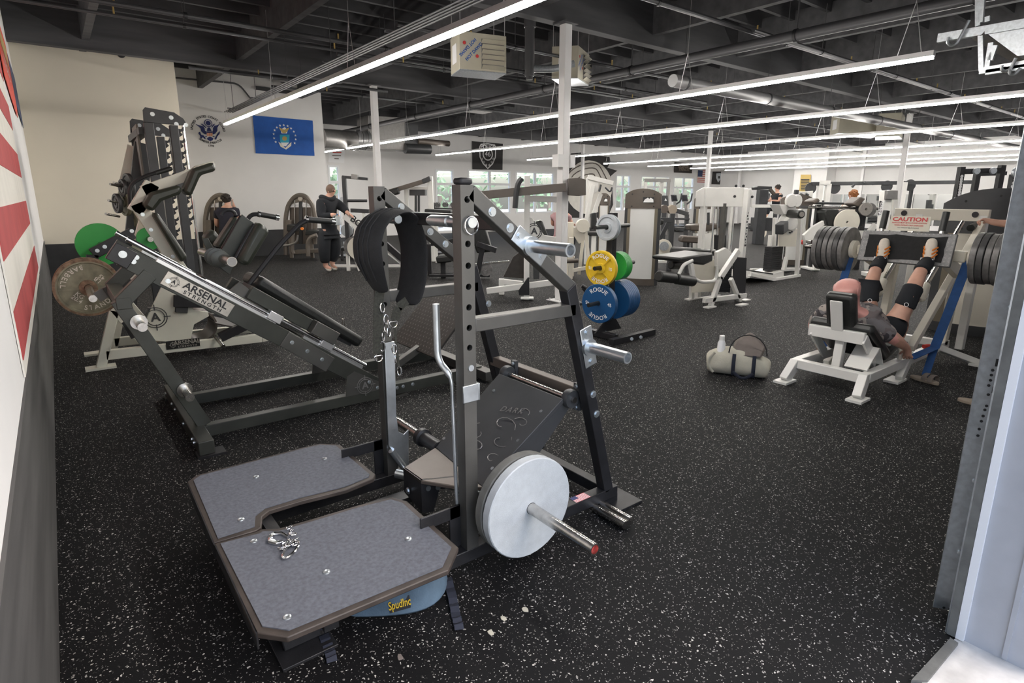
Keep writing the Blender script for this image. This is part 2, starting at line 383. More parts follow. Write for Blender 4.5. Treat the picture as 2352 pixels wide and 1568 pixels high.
# ------------------------------------------------------------------ columns
COLS = [(6.12, 6.72, 'white square column on a floor plate beside the plate tree'), (6.0, 12.9, 'white column rising behind the belt squat machine'),
        (19.6, 13.45, 'white column behind the white leg curl machine'), (20.1, 7.1, 'white column with conduit beside the hanging heater, right'),
        (20.0, 20.6, 'slim white column in front of the wall painting'), (33.3, 20.6, 'farthest white column beside the small flags'), (33.4, 13.6, 'white column in front of the mirrored end wall')]
for i, (x, y, l) in enumerate(COLS):
    t = thing('column', l, 'column', (x, y, 0), 'white steel columns')
    mk(bx((x-.065, y-.065, .012), (x+.065, y+.065, 3.98)), 'post', 'white_paint', t, bev=.008)
    if i == 0 or i > 1:
        b = bx((x-.16, y-.16, 0), (x+.16, y+.16, .012)); [b.cyl((x+a*.12, y+c*.12, .012), (x+a*.12, y+c*.12, .035), .012) for a in (-1, 1) for c in (-1, 1)]; mk(b, 'base_plate', 'white_paint', t)
    mk(bx((x-.13, y-.13, 3.98), (x+.13, y+.13, 4.0)), 'cap_plate', 'beam_paint', t)
    if i == 3:
        mk(B().pipe(fillet([(x-.09, y-.09, .5), (x-.09, y-.09, 3.9), (x-.35, y-.09, 3.95)], .1), .014), 'conduit', 'white_paint', t)
    if i == 0:
        b = B(); b.box((x-.17, y-.08, 2.02), (x-.07, y+.06, 2.2)); b.box((x+.07, y-.08, 2.02), (x+.17, y+.06, 2.2)); mk(b, 'junction_box', 'white_paint', t)
# ------------------------------------------------------------------ strip lights
LZ = 3.1
LT = [(3.18, 14.3, .6, 'nearest ceiling strip light, crossing in front of the cream and white wall'), (7.78, 21.0, 2.6, 'ceiling strip light ending in view near the roll-up door tracks'),
      (11.6, 19.8, 1.5, 'third ceiling strip light from the left wall'), (16.0, 19.8, 1.5, 'fourth ceiling strip light from the left wall'),
      (20.6, 19.8, 1.5, 'fifth ceiling strip light from the left wall'), (24.0, 20.0, 1.5, 'sixth ceiling strip light from the left wall'),
      (27.5, 20.0, 3.0, 'seventh ceiling strip light, second from the end wall'), (30.8, 20.0, 5.0, 'farthest ceiling strip light, beside the mirrored end wall')]
wm = None
for i, (x, y1, y0, l) in enumerate(LT):
    t = thing('strip_light', l, 'ceiling light', (x, (y0+y1)/2, LZ-.03), 'suspended ceiling strip lights')
    mk(bx((x-.035, y0, LZ), (x+.035, y1, LZ+.055)), 'housing', 'aluminium', t)
    mk(bx((x-.03, y0+.01, LZ-.03), (x+.03, y1-.01, LZ-.0005)), 'diffuser', 'led', t)
    n = max(2, int((y1-y0)/2.4))
    for k in range(n):
        y = y0+.25+(y1-y0-.5)*k/(n-1)
        if k == 0 and i == 0 or wm is None:
            b = B(); b.cyl((x, y-.12, LZ+.055), (x, y, LZ+.6), .004, n=5); b.cyl((x, y+.12, LZ+.055), (x, y, LZ+.6), .004, n=5); b.cyl((x, y, LZ+.6), (x, y, 4.54), .004, n=5)
            wm = mk(b, 'suspension_wire', 'aluminium', t); wy = y-(y0+y1)/2
        else:
            o = bpy.data.objects.new('suspension_wire', wm.data); sc.collection.objects.link(o); o.parent = t; o.location.y = y-(y0+y1)/2-wy
# ================================================================== belt squat machine (foreground)
NY, FY = 1.93, 2.78                                   # centre planes of near and far frame
pn, pf = PY(1.9), PY(2.75)
bs = thing('belt_squat_machine', 'black belt squat machine with split standing platform and zinc plate horns in the foreground', 'exercise machine', (1.3, 2.35, 0))
TW = .06
def holed_upright(x0, y0, z0, z1, zs, r=.013):
    b = B(); x1, y1 = x0+TW, y0+TW; P = lambda *a: V(a)
    b.add([(x0, y0, z0), (x0, y1, z0), (x1, y1, z0), (x1, y0, z0), (x0, y0, z1), (x0, y1, z1), (x1, y1, z1), (x1, y0, z1)], [(0, 1, 5, 4), (1, 2, 6, 5), (2, 3, 7, 6), (4, 5, 6, 7), (0, 3, 2, 1)])
    zs = sorted(zs); ed = [z0]
    for z in zs: ed += [z-.03, z+.03]
    ed.append(z1)
    for i in range(len(ed)-1):
        a, c = ed[i], ed[i+1]
        if i % 2 == 0: b.add([(x0, y0, a), (x1, y0, a), (x1, y0, c), (x0, y0, c)], [(0, 1, 2, 3)])
        else:
            cx, cz = (x0+x1)/2, (a+c)/2; rc = []; k = 4; cs = [(x0, a), (x1, a), (x1, c), (x0, c)]
            for j in range(4):
                p, q = cs[j], cs[(j+1) % 4]
                rc += [(p[0]+(q[0]-p[0])*t/k, p[1]+(q[1]-p[1])*t/k) for t in range(k)]
            ci = []
            for x, z in rc: d = math.hypot(x-cx, z-cz); ci.append((cx+(x-cx)/d*r, cz+(z-cz)/d*r))
            n = len(rc); vs = [(x, y0, z) for x, z in rc]+[(x, y0, z) for x, z in ci]+[(x, y0+.02, z) for x, z in ci]
            b.add(vs, [(j, (j+1) % n, n+(j+1) % n, n+j) for j in range(n)]+[(n+j, n+(j+1) % n, 2*n+(j+1) % n, 2*n+j) for j in range(n)])
    return b
def zpx(P, ys, x=1076): return [P(x, y).z for y in ys]
mk(holed_upright(1.213, 1.9, .1, 1.641, zpx(pn, (458, 560, 610, 658.5, 706, 753, 799))), 'upright', 'dark_frame', bs, smooth=0)
mk(holed_upright(1.252, 2.75, .1, 1.645, zpx(pf, (456, 508, 560, 606, 655, 700), 875)), 'upright', 'dark_frame', bs, smooth=0)
part('end_cap', 'black_plastic', bs, ('box', (1.214, 1.9, 1.641), (1.272, 1.958, 1.668)), bev=.01)
for P, y, dx in ((pn, NY, 0), (pf, FY, .038)):
    k1 = V((1.797+dx, y, 1.2)); a = V((1.262+dx, y, 1.617)); r = V((2.105+dx, y, .09))
    d1, d2 = (k1-a).normalized(), (r-k1).normalized(); n1, n2 = V((-d1.z, 0, d1.x)), V((-d2.z, 0, d2.x)); mi_ = (n1+n2)/(1+n1.dot(n2)); hw = TW/2; ex = V((0, TW, 0)); o_ = V((0, -hw, 0))
    part('diagonal_brace', 'dark_frame', bs, ('prism', [a+n1*hw+o_, k1+mi_*hw+o_, k1-mi_*hw+o_, a-n1*hw+o_], ex), bev=.004)
    part('rear_leg', 'black_powder', bs, ('prism', [k1+mi_*hw+o_, r+n2*hw+o_, r-n2*hw+o_, k1-mi_*hw+o_], ex), bev=.004)
    part('side_rail', 'dark_frame', bs, ('box', (1.273+dx, y-TW/2, 1.065), (1.83+dx, y+TW/2, 1.121)), bev=.004)
    part('base_rail', 'black_powder', bs, ('box', (.5, y-TW/2+.0, .04), (2.17+dx, y+TW/2, .1)), bev=.004)
    part('foot_plate', 'black_powder', bs, ('box', (.405, y-.11, 0), (.6, y+.11, .012)), bev=.002)
    part('foot_plate', 'black_powder', bs, ('box', (2.05+dx, y-.11, 0), (2.28+dx, y+.11, .012)), bev=.002)
    b = B(); b.bar((2.12+dx, y, .012), (2.12+dx, y, .05), .05, .11, (0, 1, 0)); mk(b, 'foot_gusset', 'black_powder', bs)
    b = B(); b.bar((.5, y, .012), (.5, y, .21), .06, .13, (0, 1, 0), .06, .18); mk(b, 'front_leg', 'black_powder', bs, bev=.004)
    part('side_plate', 'black_powder', bs, ('box', (1.02, y+.02, .24), (1.22+dx, y+.03, .3)), ('box', (1.16+dx, y+.02, .1), (1.215+dx, y+.03, .3)), ('box', (1.02, y+.02, .1), (1.06, y+.03, .24)), bev=.003)
part('top_crossbar', 'black_powder', bs, ('box', (1.42, 1.965, 1.46), (1.48, 2.78, 1.52)), bev=.004)
part('rear_crossbar', 'brown_cap', bs, ('box', (1.965, 1.96, .6), (2.02, 2.78, .655)), bev=.004)
part('rear_floor_crossbar', 'black_powder', bs, ('box', (2.09, 1.96, .04), (2.15, 2.75, .1)), bev=.004)
for (u, v) in ((1130, 486), (1171, 523), (1362, 905), (1370, 950)): part('bolt', 'zinc', bs, ('hexbolt', pn(u, v), (0, -1, 0), .014))
for (u, v) in ((921, 475), (988, 532), (1023, 560), (1122, 697)): part('bolt', 'zinc', bs, ('hexbolt', pf(u, v), (0, -1, 0), .014))
part('bolt', 'zinc', bs, ('cyl', pn(1081.6, 845), pn(1081.6, 845)+V((0, -.004, 0)), .013))
# plate storage horns
for i, (x, z) in enumerate(((1.55, 1.397), (1.911, .905))):
    d = V((.8, 0, -.6)) if i == 0 else V((.24, 0, -.97)); c = V((x, 1.9, z))
    hp = mk(B().bar(c-d*.1, c+d*.1, .006, .075, (0, 1, 0)), 'horn_bracket', 'zinc', bs, bev=.004); hp.location.y = -.004
    b = B(); b.cyl(c+V((0, -.001, 0)), c+V((0, -.02, 0)), .042, n=24); b.ring(c+V((0, -.012, 0)), c+V((0, -.25, 0)), .027, .02, 24)
    mk(b, 'plate_horn', 'zinc', bs); b = B(); b.cyl(c+V((0, -.02, 0)), c+V((0, -.22, 0)), .0195, n=20); mk(b, 'horn_core', 'grey_metal', bs)
    for s in (-1, 1): part('bolt', 'zinc', bs, ('hexbolt', c+d*.075*s+V((0, -.007, 0)), (0, -1, 0), .011))
# pins and grips
c = pn(1079, 511); b = B(); b.cyl(c, c+V((0, -.02, 0)), .02, n=20); mk(b, 'pin_head', 'zinc', bs)
b = B(); b.pipe([c+V((.03*math.cos(t), -.012, .034*math.sin(t)-.01)) for t in [k*math.pi/8 for k in range(16)]], .003, 6, True); mk(b, 'pin_ring', 'chrome', bs)
c = V((1.243, 1.96, c.z)); part('grip_peg', 'zinc', bs, ('lathe', c, (0, 1, 0), [(.018, 0), (.018, .07), (.023, .075), (.023, .21), (.016, .235), (.004, .24)]))
c = V((1.282, 2.75, pf(913, 500).z)); part('belt_peg', 'zinc', bs, ('lathe', c, (0, -1, 0), [(.022, 0), (.022, .19), (.019, .195)]))
# zinc locking levers
lv = PY(2.735)
b = B().prism([lv(*p) for p in ((882, 787), (905, 783), (909, 950), (914, 990), (926, 996), (937, 985), (938, 1082), (922, 1066), (891, 1022))], (0, -.008, 0)); mk(b, 'locking_lever', 'zinc', bs, bev=.002)
lx = V((1.2, 1.9, 0)); b = B().pipe(fillet([(1.18, 2.05, 1.17), (1.18, 2.05, .93), (1.2, 1.975, .88), (1.206, 1.965, .3)], .05), [.0155]*4+[.014]*6+[.008]*4, 12); mk(b, 'locking_rod', 'zinc', bs)
b = B(); b.box((1.204, 1.892, .778), (1.285, 1.9, .852)); b.box((1.277, 1.89, .778), (1.285, 1.95, .852)); mk(b, 'lever_bracket', 'zinc', bs, bev=.003)
b = B().pipe([pf(893, 1030)+V((0, -.03, 0)), pf(925, 1072)+V((0, -.03, 0)), pf(925, 1072)+V((0, -.3, -.01))], .018, 12); mk(b, 'lever_shaft', 'zinc', bs)
mk(B().cyl(V((1.24, 2.62, .17)), V((1.62, 2.05, .14)), .024), 'lower_shaft', 'zinc', bs)
# split platform
zp = PZ(.25); W = lambda *l: [zp(*p) for p in l]
near = W((492, 1248), (585, 1452), (660, 1463), (1030, 1308), (1053, 1256), (935, 1150), (900, 1141), (820, 1160), (720, 1190), (640, 1213), (602, 1214), (590, 1220))
farp = W((430, 1106), (452, 1090), (690, 1028), (735, 1018), (780, 1020), (862, 1088), (858, 1098), (795, 1124), (690, 1150), (618, 1172), (602, 1185), (600, 1210), (588, 1217), (490, 1246))
def inset(p, d):
    c = sum(p, V())/len(p); n = len(p); o = []
    for i in range(n):
        a, q, e = p[i-1], p[i], p[(i+1) % n]; n1 = V((-(q-a).y, (q-a).x, 0)).normalized(); n2 = V((-(e-q).y, (e-q).x, 0)).normalized()
        nn = (n1+n2).normalized(); nn = nn if nn.dot(c-q) > 0 or True else -nn; o.append(q+nn*d)
    return o
for nm, poly, bl in (('near', near, ((583, 1245), (938, 1240), (750, 1316), (660, 1420))), ('far', farp, ((588, 1097), (745, 1055), (554, 1195)))):
    dk = mk(B().prism(poly, (0, 0, -.022)), 'platform_deck', 'deck_edge', bs, bev=.004)
    ins = inset(poly, .028)
    if (sum(ins, V())/len(ins)-ins[0]).length > (sum(poly, V())/len(poly)-poly[0]).length: ins = inset(poly, -.028)
    mk(B().prism([q+V((0, 0, .004)) for q in ins], (0, 0, -.004)), 'rubber_mat', 'mat_top', dk)
    for p in bl: q = zp(*p); mk(B().lathe(q+V((0, 0, .004)), (0, 0, 1), [(.014, 0), (.013, .004), (.008, .006), (.005, .003)], 16), 'carriage_bolt', 'zinc', dk)
    e = poly if nm == 'near' else poly
b = B(); [b.bar((x, 1.72, .195), (x, 3.0, .195), .05, .06, (1, 0, 0)) for x in (.55,)]; mk(b, 'platform_beam', 'black_powder', bs)
b = B(); b.prism(W((490, 1250), (430, 1108), (433, 1112), (497, 1256)), (0, 0, -.06)); mk(b, 'front_skirt', 'black_powder', bs)
b = B(); b.prism(W((588, 1455), (492, 1250), (497, 1252), (592, 1452)), (0, 0, -.06)); mk(b, 'front_skirt', 'black_powder', bs)
mk(bx((.55, 2.42, .1), (1.25, 2.5, .13)), 'centre_channel', 'black_powder', bs)
# swing arm
ax0, ax1 = V((1.9, 2.0, .62)), V((1.9, 2.53, .62))
z3 = PZ(.3); lo0, lo1 = z3(1000, 1027), V((1.38, 2.02, .3)); fr0, fr1 = z3(926, 1074), z3(967, 1103)
arm = mk(B().prism([ax1+V((-.05, 0, .01)), ax0+V((-.05, 0, .01)), lo1, lo0], V((.012, 0, -.02))), 'swing_arm', 'charcoal', bs, bev=.003)
mk(B().prism([lo0, lo1, V((1.3, 2.08, .3)), fr1, fr0], (0, 0, -.02)), 'arm_nose', 'brown_cap', bs, bev=.004)
for y, p in ((2.01, lo1), (2.53, lo0)):
    q = V((1.86, y, .61)); mk(B().prism([V((1.88, y, .63)), V((p.x, y, .3)), V((p.x+.03, y, .2)), V((1.6, y, .27)), V((1.9, y, .56))], (0, .008, 0)), 'arm_side', 'charcoal', bs)
b = B(); b.prism([fr1, fr1+V((0, 0, -.17)), fr1+V((.05, -.02, -.17)), fr1+V((.08, -.03, -.06)), fr1+V((.19, -.09, -.05)), fr1+V((.19, -.09, 0))], (.003, .012, 0)); mk(b, 'nose_plate', 'black_powder', bs)
b = B(); b.prism([fr1, fr0, fr0+V((0, 0, -.13)), fr1+V((0, 0, -.17))], (.01, 0, 0)); mk(b, 'nose_plate', 'black_powder', bs)
for p in ((715, 0),): pass
cb = V((fr1.x+.03, fr1.y-.012, .255))
for k in range(3): part('hole_ring', 'zinc', bs, ('cyl', cb+V((.042*k, -.02*k, 0)), cb+V((.042*k, -.02*k-.004, 0)), .013))
part('bolt', 'zinc', bs, ('hexbolt', fr0+V((-.003, -.05, -.1)), (-1, 0, 0), .013))
# engraved flourishes and word on the arm
ar, au = V((0, -1, 0)), (ax0+V((-.05, 0, .01))-lo1).normalized(); an = ar.cross(au).normalized(); ao = (lo0+lo1+ax0+ax1)/4+V((-.0, 0, .0))
ao = lo0*.25+lo1*.25+(ax0+ax1+V((-.1, 0, .02)))*.25
def onarm(u, v): return ao+ar*u+au*v+an*.001
for k, (u, v, s, tw) in enumerate(((.05, .02, .1, 1), (.12, -.06, .09, -1), (-.05, -.08, .1, 1), (.15, .07, .06, -1), (.02, -.15, .09, -1), (-.13, -.12, .07, 1), (.1, .13, .05, 1), (.17, -.16, .06, 1))):
    mk(B().pipe([onarm(u+s*(1-t*.09)*math.cos(tw*t*.55+k), v+s*.55*(1-t*.08)*math.sin(tw*t*.55+k)) for t in range(10)], .0022, 5), 'engraved_line', 'grey_metal', arm)
text('DARK', .05, onarm(.03, .11), (ar+au*.25), au, 'grey_metal', arm, depth=.0015, spacing=1.3)
for u, v in ((.2, .17), (-.2, .17), (.22, -.2), (-.22, -.2), (.22, -.02)): part('bolt', 'zinc', arm, ('cyl', onarm(u, v), onarm(u, v)+an*.004, .009))
for y in (2.0, 2.52):
    b = B(); b.lathe((1.9, y-.02, .62), (0, 1, 0), [(.016, 0), (.045, 0), (.048, .01), (.048, .03), (.045, .04), (.016, .04)]); b.box((1.94, y-.02, .55), (1.962, y+.02, .69)); mk(b, 'pillow_bearing', 'charcoal', bs, smooth=40)
    for s in (-.055, .055): part('bolt', 'zinc', bs, ('hexbolt', (1.94, y, .62+s), (-1, 0, 0), .009))
part('pivot_shaft', 'steel', bs, ('cyl', (1.9, 1.965, .62), (1.9, 2.57, .62), .015))
hx, hz = 1.45, .288
e = PX(hx)(1367, 1250); b = B(); b.ring((hx, 2.01, hz), (hx, e.y, hz), .0245, .019, 24); mk(b, 'loading_horn', 'steel', bs)
mk(B().cyl((hx, e.y+.02, hz), (hx, e.y+.03, hz), .019), 'horn_plug', 'red_grip', bs)
b = B(); b.ring((hx, 2.55, hz), (hx, 3.02, hz), .0245, .019, 24); mk(b, 'loading_horn', 'steel', bs)
part('horn_collar', 'black_powder', bs, ('lathe', (hx, 2.53, hz), (0, 1, 0), [(.036, 0), (.036, .16), (.05, .165), (.05, .2), (.034, .205)]))
b = B(); b.cyl((2.0, 1.9, .03), (2.0, 1.69, .03), .022); mk(b, 'adjuster_tube', 'steel', bs)
b = B(); b.cyl((2.05, 1.9, .03), (2.05, 1.70, .03), .022); mk(b, 'adjuster_tube', 'steel', bs)
# small flag sticker
fz = PZ(.101); s0, s1, s2, s3 = fz(1303, 1140), fz(1326, 1128), fz(1352, 1143), fz(1330, 1157)
s0, s1, s2, s3 = V((1.87, 1.957, .1008)), V((1.97, 1.957, .1008)), V((1.97, 1.903, .1008)), V((1.87, 1.903, .1008))
fs = mk(B().prism([s0, s1, s2, s3], (0, 0, .0004)), 'flag_sticker', 'print_white', bs)
for k in range(7):
    y = 1.957-.054*(2*k+.5)/13; mk(bx((1.87, y-.002, .1011), (1.97, y+.002, .1014)), 'stripe', 'print_red', fs)
mk(bx((1.87, 1.93, .1012), (1.91, 1.957, .1017)), 'canton', 'print_navy', fs)
# plates on the near horn
for k, (y, m, l) in enumerate(((1.775, 'white_plate', 'white painted weight plate, outer of two on the belt squat horn'), (1.83, 'grey_rubber', 'grey weight plate behind the white one on the belt squat horn'))):
    plate((hx, y, hz-.0), (0, -1, 0), .226, .046, m, l, 'plates on the belt squat machine')
# neoprene belt hanging on the peg
db = thing('dip_belt', 'thick black neoprene dip belt hanging from the far peg of the belt squat machine', 'belt', (1.2, 2.65, .8))
la = V((.4, -.917, 0)); hb = PL((1.27, 2.64, 1.4), la)
pts = [hb(*p) for p in ((878, 672), (862, 640), (846, 600), (842, 560), (850, 525), (868, 500), (893, 487), (912, 486), (930, 499), (943, 530), (951, 570), (951, 615), (945, 660), (932, 702))]
b = B(); pts2 = []
for i in range(len(pts)-1): pts2 += [pts[i], (pts[i]+pts[i+1])/2]
pts2.append(pts[-1]); n2 = len(pts2)
b.pipe(pts2, [(min(.045+.012*i, .092, .08+.012*(n2-1-i)), .016) for i in range(n2)], 12, flat=la); mk(b, 'belt_pad', 'neoprene', db, smooth=50, sub=1)
cn = sum(pts2, V())/n2
for o_ in (-.045, -.015, .015): mk(B().pipe([p+la*o_+(p-cn).normalized()*.015 for p in pts2[2:15]], .004, 6), 'stitched_ridge', 'neoprene', db)
def strap(name, pts, w, m, par, side=(0, 1, 0), th=.003):
    b = B()
    for i in range(len(pts)-1): b.bar(pts[i], pts[i+1], w, th, side)
    return mk(b, name, m, par)
def oring(name, c, r, rr, m, par, up=(0, 0, 1), rt=(1, 0, 0), el=1.35, dshape=False):
    c, up, rt = V(c), V(up).normalized(), V(rt).normalized(); N = 18
    pp = []
    for k in range(N):
        a = 2*math.pi*k/N; z = math.sin(a)*el
        if dshape and z > .4: z = .4
        pp.append(c+rt*r*math.cos(a)+up*r*z)
    return mk(B().pipe(pp, rr, 7, True), name, m, par)
h2 = PY(2.62)
strap('webbing_strap', [h2(872, 668), h2(868, 720), h2(868, 812)], .05, 'webbing', db, (1, 0, 0))
strap('webbing_strap', [h2(935, 690), h2(915, 705), h2(906, 735)], .045, 'webbing', db, (1, 0, 0))
strap('webbing_strap', [h2(905, 735), h2(910, 790), h2(916, 842)], .012, 'webbing', db, (1, 0, 0))
for (u, v, d) in ((869, 820, 1), (903, 742, 1), (877, 706, 0), (886, 733, 0), (887, 752, 0), (880, 772, 0), (893, 762, 0), (904, 800, 0), (906, 822, 0), (917, 852, 0), (878, 795, 0)):
    oring('ring', h2(u, v)+V((0, -.01*random.random(), 0)), .021 if d else .012, .0035, 'chrome', db, el=1 if d else 2.0, dshape=bool(d), rt=(1, 0, 0) if d else (random.uniform(.3, 1), random.uniform(-.8, .8), 0))
# chain with hook on the platform
ch = thing('steel_chain', 'short chrome chain with hook and carabiner lying on the near platform', 'chain', tuple(zp(655, 1245)))
zc = PZ(.262)
for k, (u, v) in enumerate(((664, 1211), (668, 1222), (673, 1230), (676, 1240), (672, 1248), (664, 1252), (655, 1249), (651, 1256), (648, 1262), (668, 1240), (680, 1250))):
    a = random.uniform(0, 6.28); d = V((math.cos(a), math.sin(a), 0)); n_ = V((-math.sin(a), math.cos(a), .6 if k % 2 else .1))
    oring('link', zc(u, v)+V((0, 0, .004*(k % 3))), .0085, .0032, 'chrome', ch, up=d, rt=n_, el=1.7)
b = B(); cc = zc(632, 1240); p_ = [zc(*q) for q in ((662, 1232), (648, 1224), (630, 1225), (620, 1234), (622, 1243), (636, 1247), (650, 1243))]
mk(B().pipe(p_, [.006, .007, .009, .011, .012, .009, .005], 9), 'hook', 'chrome', ch)
oring('carabiner', zc(668, 1262), .03, .006, 'chrome', ch, up=(zc(660, 1278)-zc(677, 1240)).normalized(), rt=(1, .2, 0), el=1.7)
# blue belt under the platform
bb = thing('lifting_belt', 'faded blue lifting belt with webbing ends lying under the platform edge', 'belt', tuple(F0(930, 1400)))
gp = [F0(*p) for p in ((780, 1424), (850, 1422), (910, 1420), (960, 1412), (1000, 1396), (1026, 1366), (1034, 1330), (1020, 1305))]
b = B(); vs = []
for i, q in enumerate(gp):
    t = gp[min(i+1, len(gp)-1)]-gp[max(i-1, 0)]; nn = V((-t.y, t.x, 0)).normalized(); h = .05+.09*math.sin(math.pi*min(1, (i+.6)/6.5))
    for dx_, z in ((0, .003), (.012, h*.5), (.02, h), (.028, h), (.02, h*.5), (.01, .003)): vs.append(q+nn*dx_+V((0, 0, z)))
b.add(vs, [(i*6+k, i*6+(k+1) % 6, (i+1)*6+(k+1) % 6, (i+1)*6+k) for i in range(len(gp)-1) for k in range(6)]+[(0, 1, 2, 3, 4, 5), tuple(len(vs)-1-k for k in range(6))]); mk(b, 'belt_band', 'belt_blue', bb, smooth=60, sub=1)
q0, q1 = F0(897, 1416)+V((0, 0, .02)), F0(945, 1410)+V((0, 0, .035))
rt_ = (q1-q0).normalized(); up_ = V((.02, .25, 1)).normalized(); nrm = rt_.cross(up_)
pt = mk(B().prism([q0+nrm*.006, q1+nrm*.006, q1+nrm*.006+up_*.05, q0+nrm*.006+up_*.045], nrm*.002), 'name_patch', 'print_black', bb)
text('SpudInc', .045, (q0+q1)/2+up_*.026+nrm*.009, rt_, up_, 'yellow', pt, weight=.01, xs=.62)
for pts in (((735, 1440), (748, 1475), (758, 1500), (763, 1522)), ((1028, 1330), (1040, 1380), (1048, 1420), (1055, 1448))):
    w_ = B(); gg = [F0(*p) for p in pts]; L = []
    for i in range(len(gg)-1):
        for k in range(4): t = k/4; L.append(gg[i].lerp(gg[i+1], t)+V((0, 0, .006+.008*((k+i) % 2))))
    L.append(gg[-1]+V((0, 0, .004)))
    for i in range(len(L)-1): w_.bar(L[i], L[i+1], .036, .004, (1, 0, 0))
    mk(w_, 'webbing_end', 'bag_navy', bb)
for i, (u, v) in enumerate(((1207, 1400), (1128, 1452), (1156, 1421), (920, 1510))):
    q = F0(u, v); b = B(); b.prism([q+V((.012*math.cos(a)*random.uniform(.6, 1.3), .016*math.sin(a)*random.uniform(.6, 1.3), .0005)) for a in [k*math.pi/4 for k in range(8)]], (0, 0, .0015))
    mk(b, 'paper_scrap', 'bag_grey' if i == 3 else 'canvas', label=['small torn paper scrap on the floor, right of the blue belt', 'pale paper scrap on the floor below the blue belt strap', 'tiny paper scrap between two larger ones on the floor', 'brown scrap on the floor by the front foot plate'][i], cat='scrap')
# ================================================================== hack squat machine
HN, HF = 4.2, 4.95
hk = thing('hack_squat_machine', 'dark grey hack squat machine with sloping rails, shoulder pads and silver name plate', 'exercise machine', (1.3, 4.6, 0))
q = PY(4.17)
RD = (V((1.857, 0, .114))-V((.29, 0, 1.247))).normalized(); RU = V((-RD.z, 0, RD.x)); RU = RU if RU.z > 0 else -RU
def rail(t, up, y): p = V((.29, 0, 1.247))+RD*t+RU*up; return V((p.x, y, p.z))
RL = (V((1.857, 0, .114))-V((.29, 0, 1.247))).length
for y in (HN, HF):
    part('sloping_rail', 'olive_frame', hk, ('bar', rail(0, 0, y), rail(RL+.12, 0, y), .06, .125, (0, 1, 0)), bev=.004)
    part('guide_rod', 'chrome', hk, ('cyl', rail(-.03, .1, y), rail(RL-.18, .1, y), .016))
    part('rod_support', 'aluminium', hk, ('bar', rail(.16, .068, y), rail(.98, .068, y), .03, .03, (0, 1, 0)))
    part('rod_support', 'aluminium', hk, ('bar', rail(1.2, .068, y), rail(RL-.2, .068, y), .03, .03, (0, 1, 0)))
    for t in (.95, 1.38): part('linear_bearing', 'aluminium', hk, ('bar', rail(t-.05, .1, y), rail(t+.05, .1, y), .075, .06, (0, 1, 0)), bev=.004)
    part('support_post', 'olive_frame', hk, ('bar', rail(.17, -.02, y), (.245, y, .965), .075, .085, (0, 1, 0)), bev=.004)
    part('front_leg', 'olive_frame', hk, ('bar', (.235, y, .985), (.605, y, .1), .075, .085, (0, 1, 0)), bev=.004)
    part('base_rail', 'olive_frame', hk, ('box', (.6, y-.035, .015), (1.95, y+.035, .095)), bev=.004)
    part('rear_rail', 'olive_frame', hk, ('box', (1.95, y-.04, .02), (2.85, y+.04, .11)), bev=.004)
    part('rail_gusset', 'dark_frame', hk, ('prism', [(1.58, y-.036, .09), (1.92, y-.036, .09), (1.92, y-.036, .12), (1.66, y-.036, .28), (1.6, y-.036, .25)], (0, .006, 0)))
    part('splice_plate', 'dark_frame', hk, ('bar', rail(1.08, .0, y-.034), rail(1.48, -.02, y-.034), .008, .12, (0, 1, 0)), bev=.003)
    part('shoe', 'dark_frame', hk, ('box', (1.9, y-.06, 0), (2.1, y+.06, .015)))
    for t, u in ((.06, -.0), (.06, .03), (.27, -.01), (1.14, 0), (1.27, -.005), (1.4, -.01), (RL-.1, 0), (RL-.01, -.01)):
        if y == HN: part('bolt', 'zinc', hk, ('hexbolt', rail(t, u, y-.038), (0, -1, 0), .011))
part('rail_end_block', 'black_powder', hk, ('bar', rail(-.07, 0, HN-.05), rail(.05, 0, HN-.05), .05, .11, (0, 1, 0)), bev=.004)
part('bolt', 'zinc', hk, ('hexbolt', rail(-.01, .01, HN-.076), (0, -1, 0), .016))
part('front_crossbar', 'olive_frame', hk, ('box', (.51, 3.86, .015), (.6, 5.3, .105)), bev=.005)
for y in (3.9, 5.25): part('foot_plate', 'black_powder', hk, ('box', (.5, y-.06, 0), (.66, y+.06, .015)))
for y in (4.0, 4.07, 4.4, 4.75, 4.9, 5.2): part('bolt', 'zinc', hk, ('hexbolt', (.51, y, .06), (-1, 0, 0), .01))
for (u, v) in ((912, 890), (926, 887), (948, 882)): part('bolt', 'zinc', hk, ('hexbolt', PY(4.16)(u, v), (0, -1, 0), .011))
part('mid_crossbar', 'olive_frame', hk, ('box', (.22, 4.16, .93), (.3, 4.99, 1.0)), bev=.004)
part('rear_crossbar', 'dark_frame', hk, ('box', (2.78, 4.0, .02), (2.88, 5.1, .1)), bev=.004)
part('support_arm', 'dark_frame', hk, ('bar', (2.05, 4.5, .1), (2.45, 4.5, .3), .06, .06, (0, 1, 0)), bev=.004)
# horns on front leg
for (u, v), (u2, v2) in (((318, 738), (331, 768)), ((423, 893), (434, 938))):
    c = q(u, v)+V((0, -.01, 0)); L = .3; b = B(); b.cyl(c, c+V((0, -.02, 0)), .046, n=20); b.cyl(c, c+V((0, -.2, 0)), .026, n=20); mk(b, 'plate_horn', 'steel', hk)
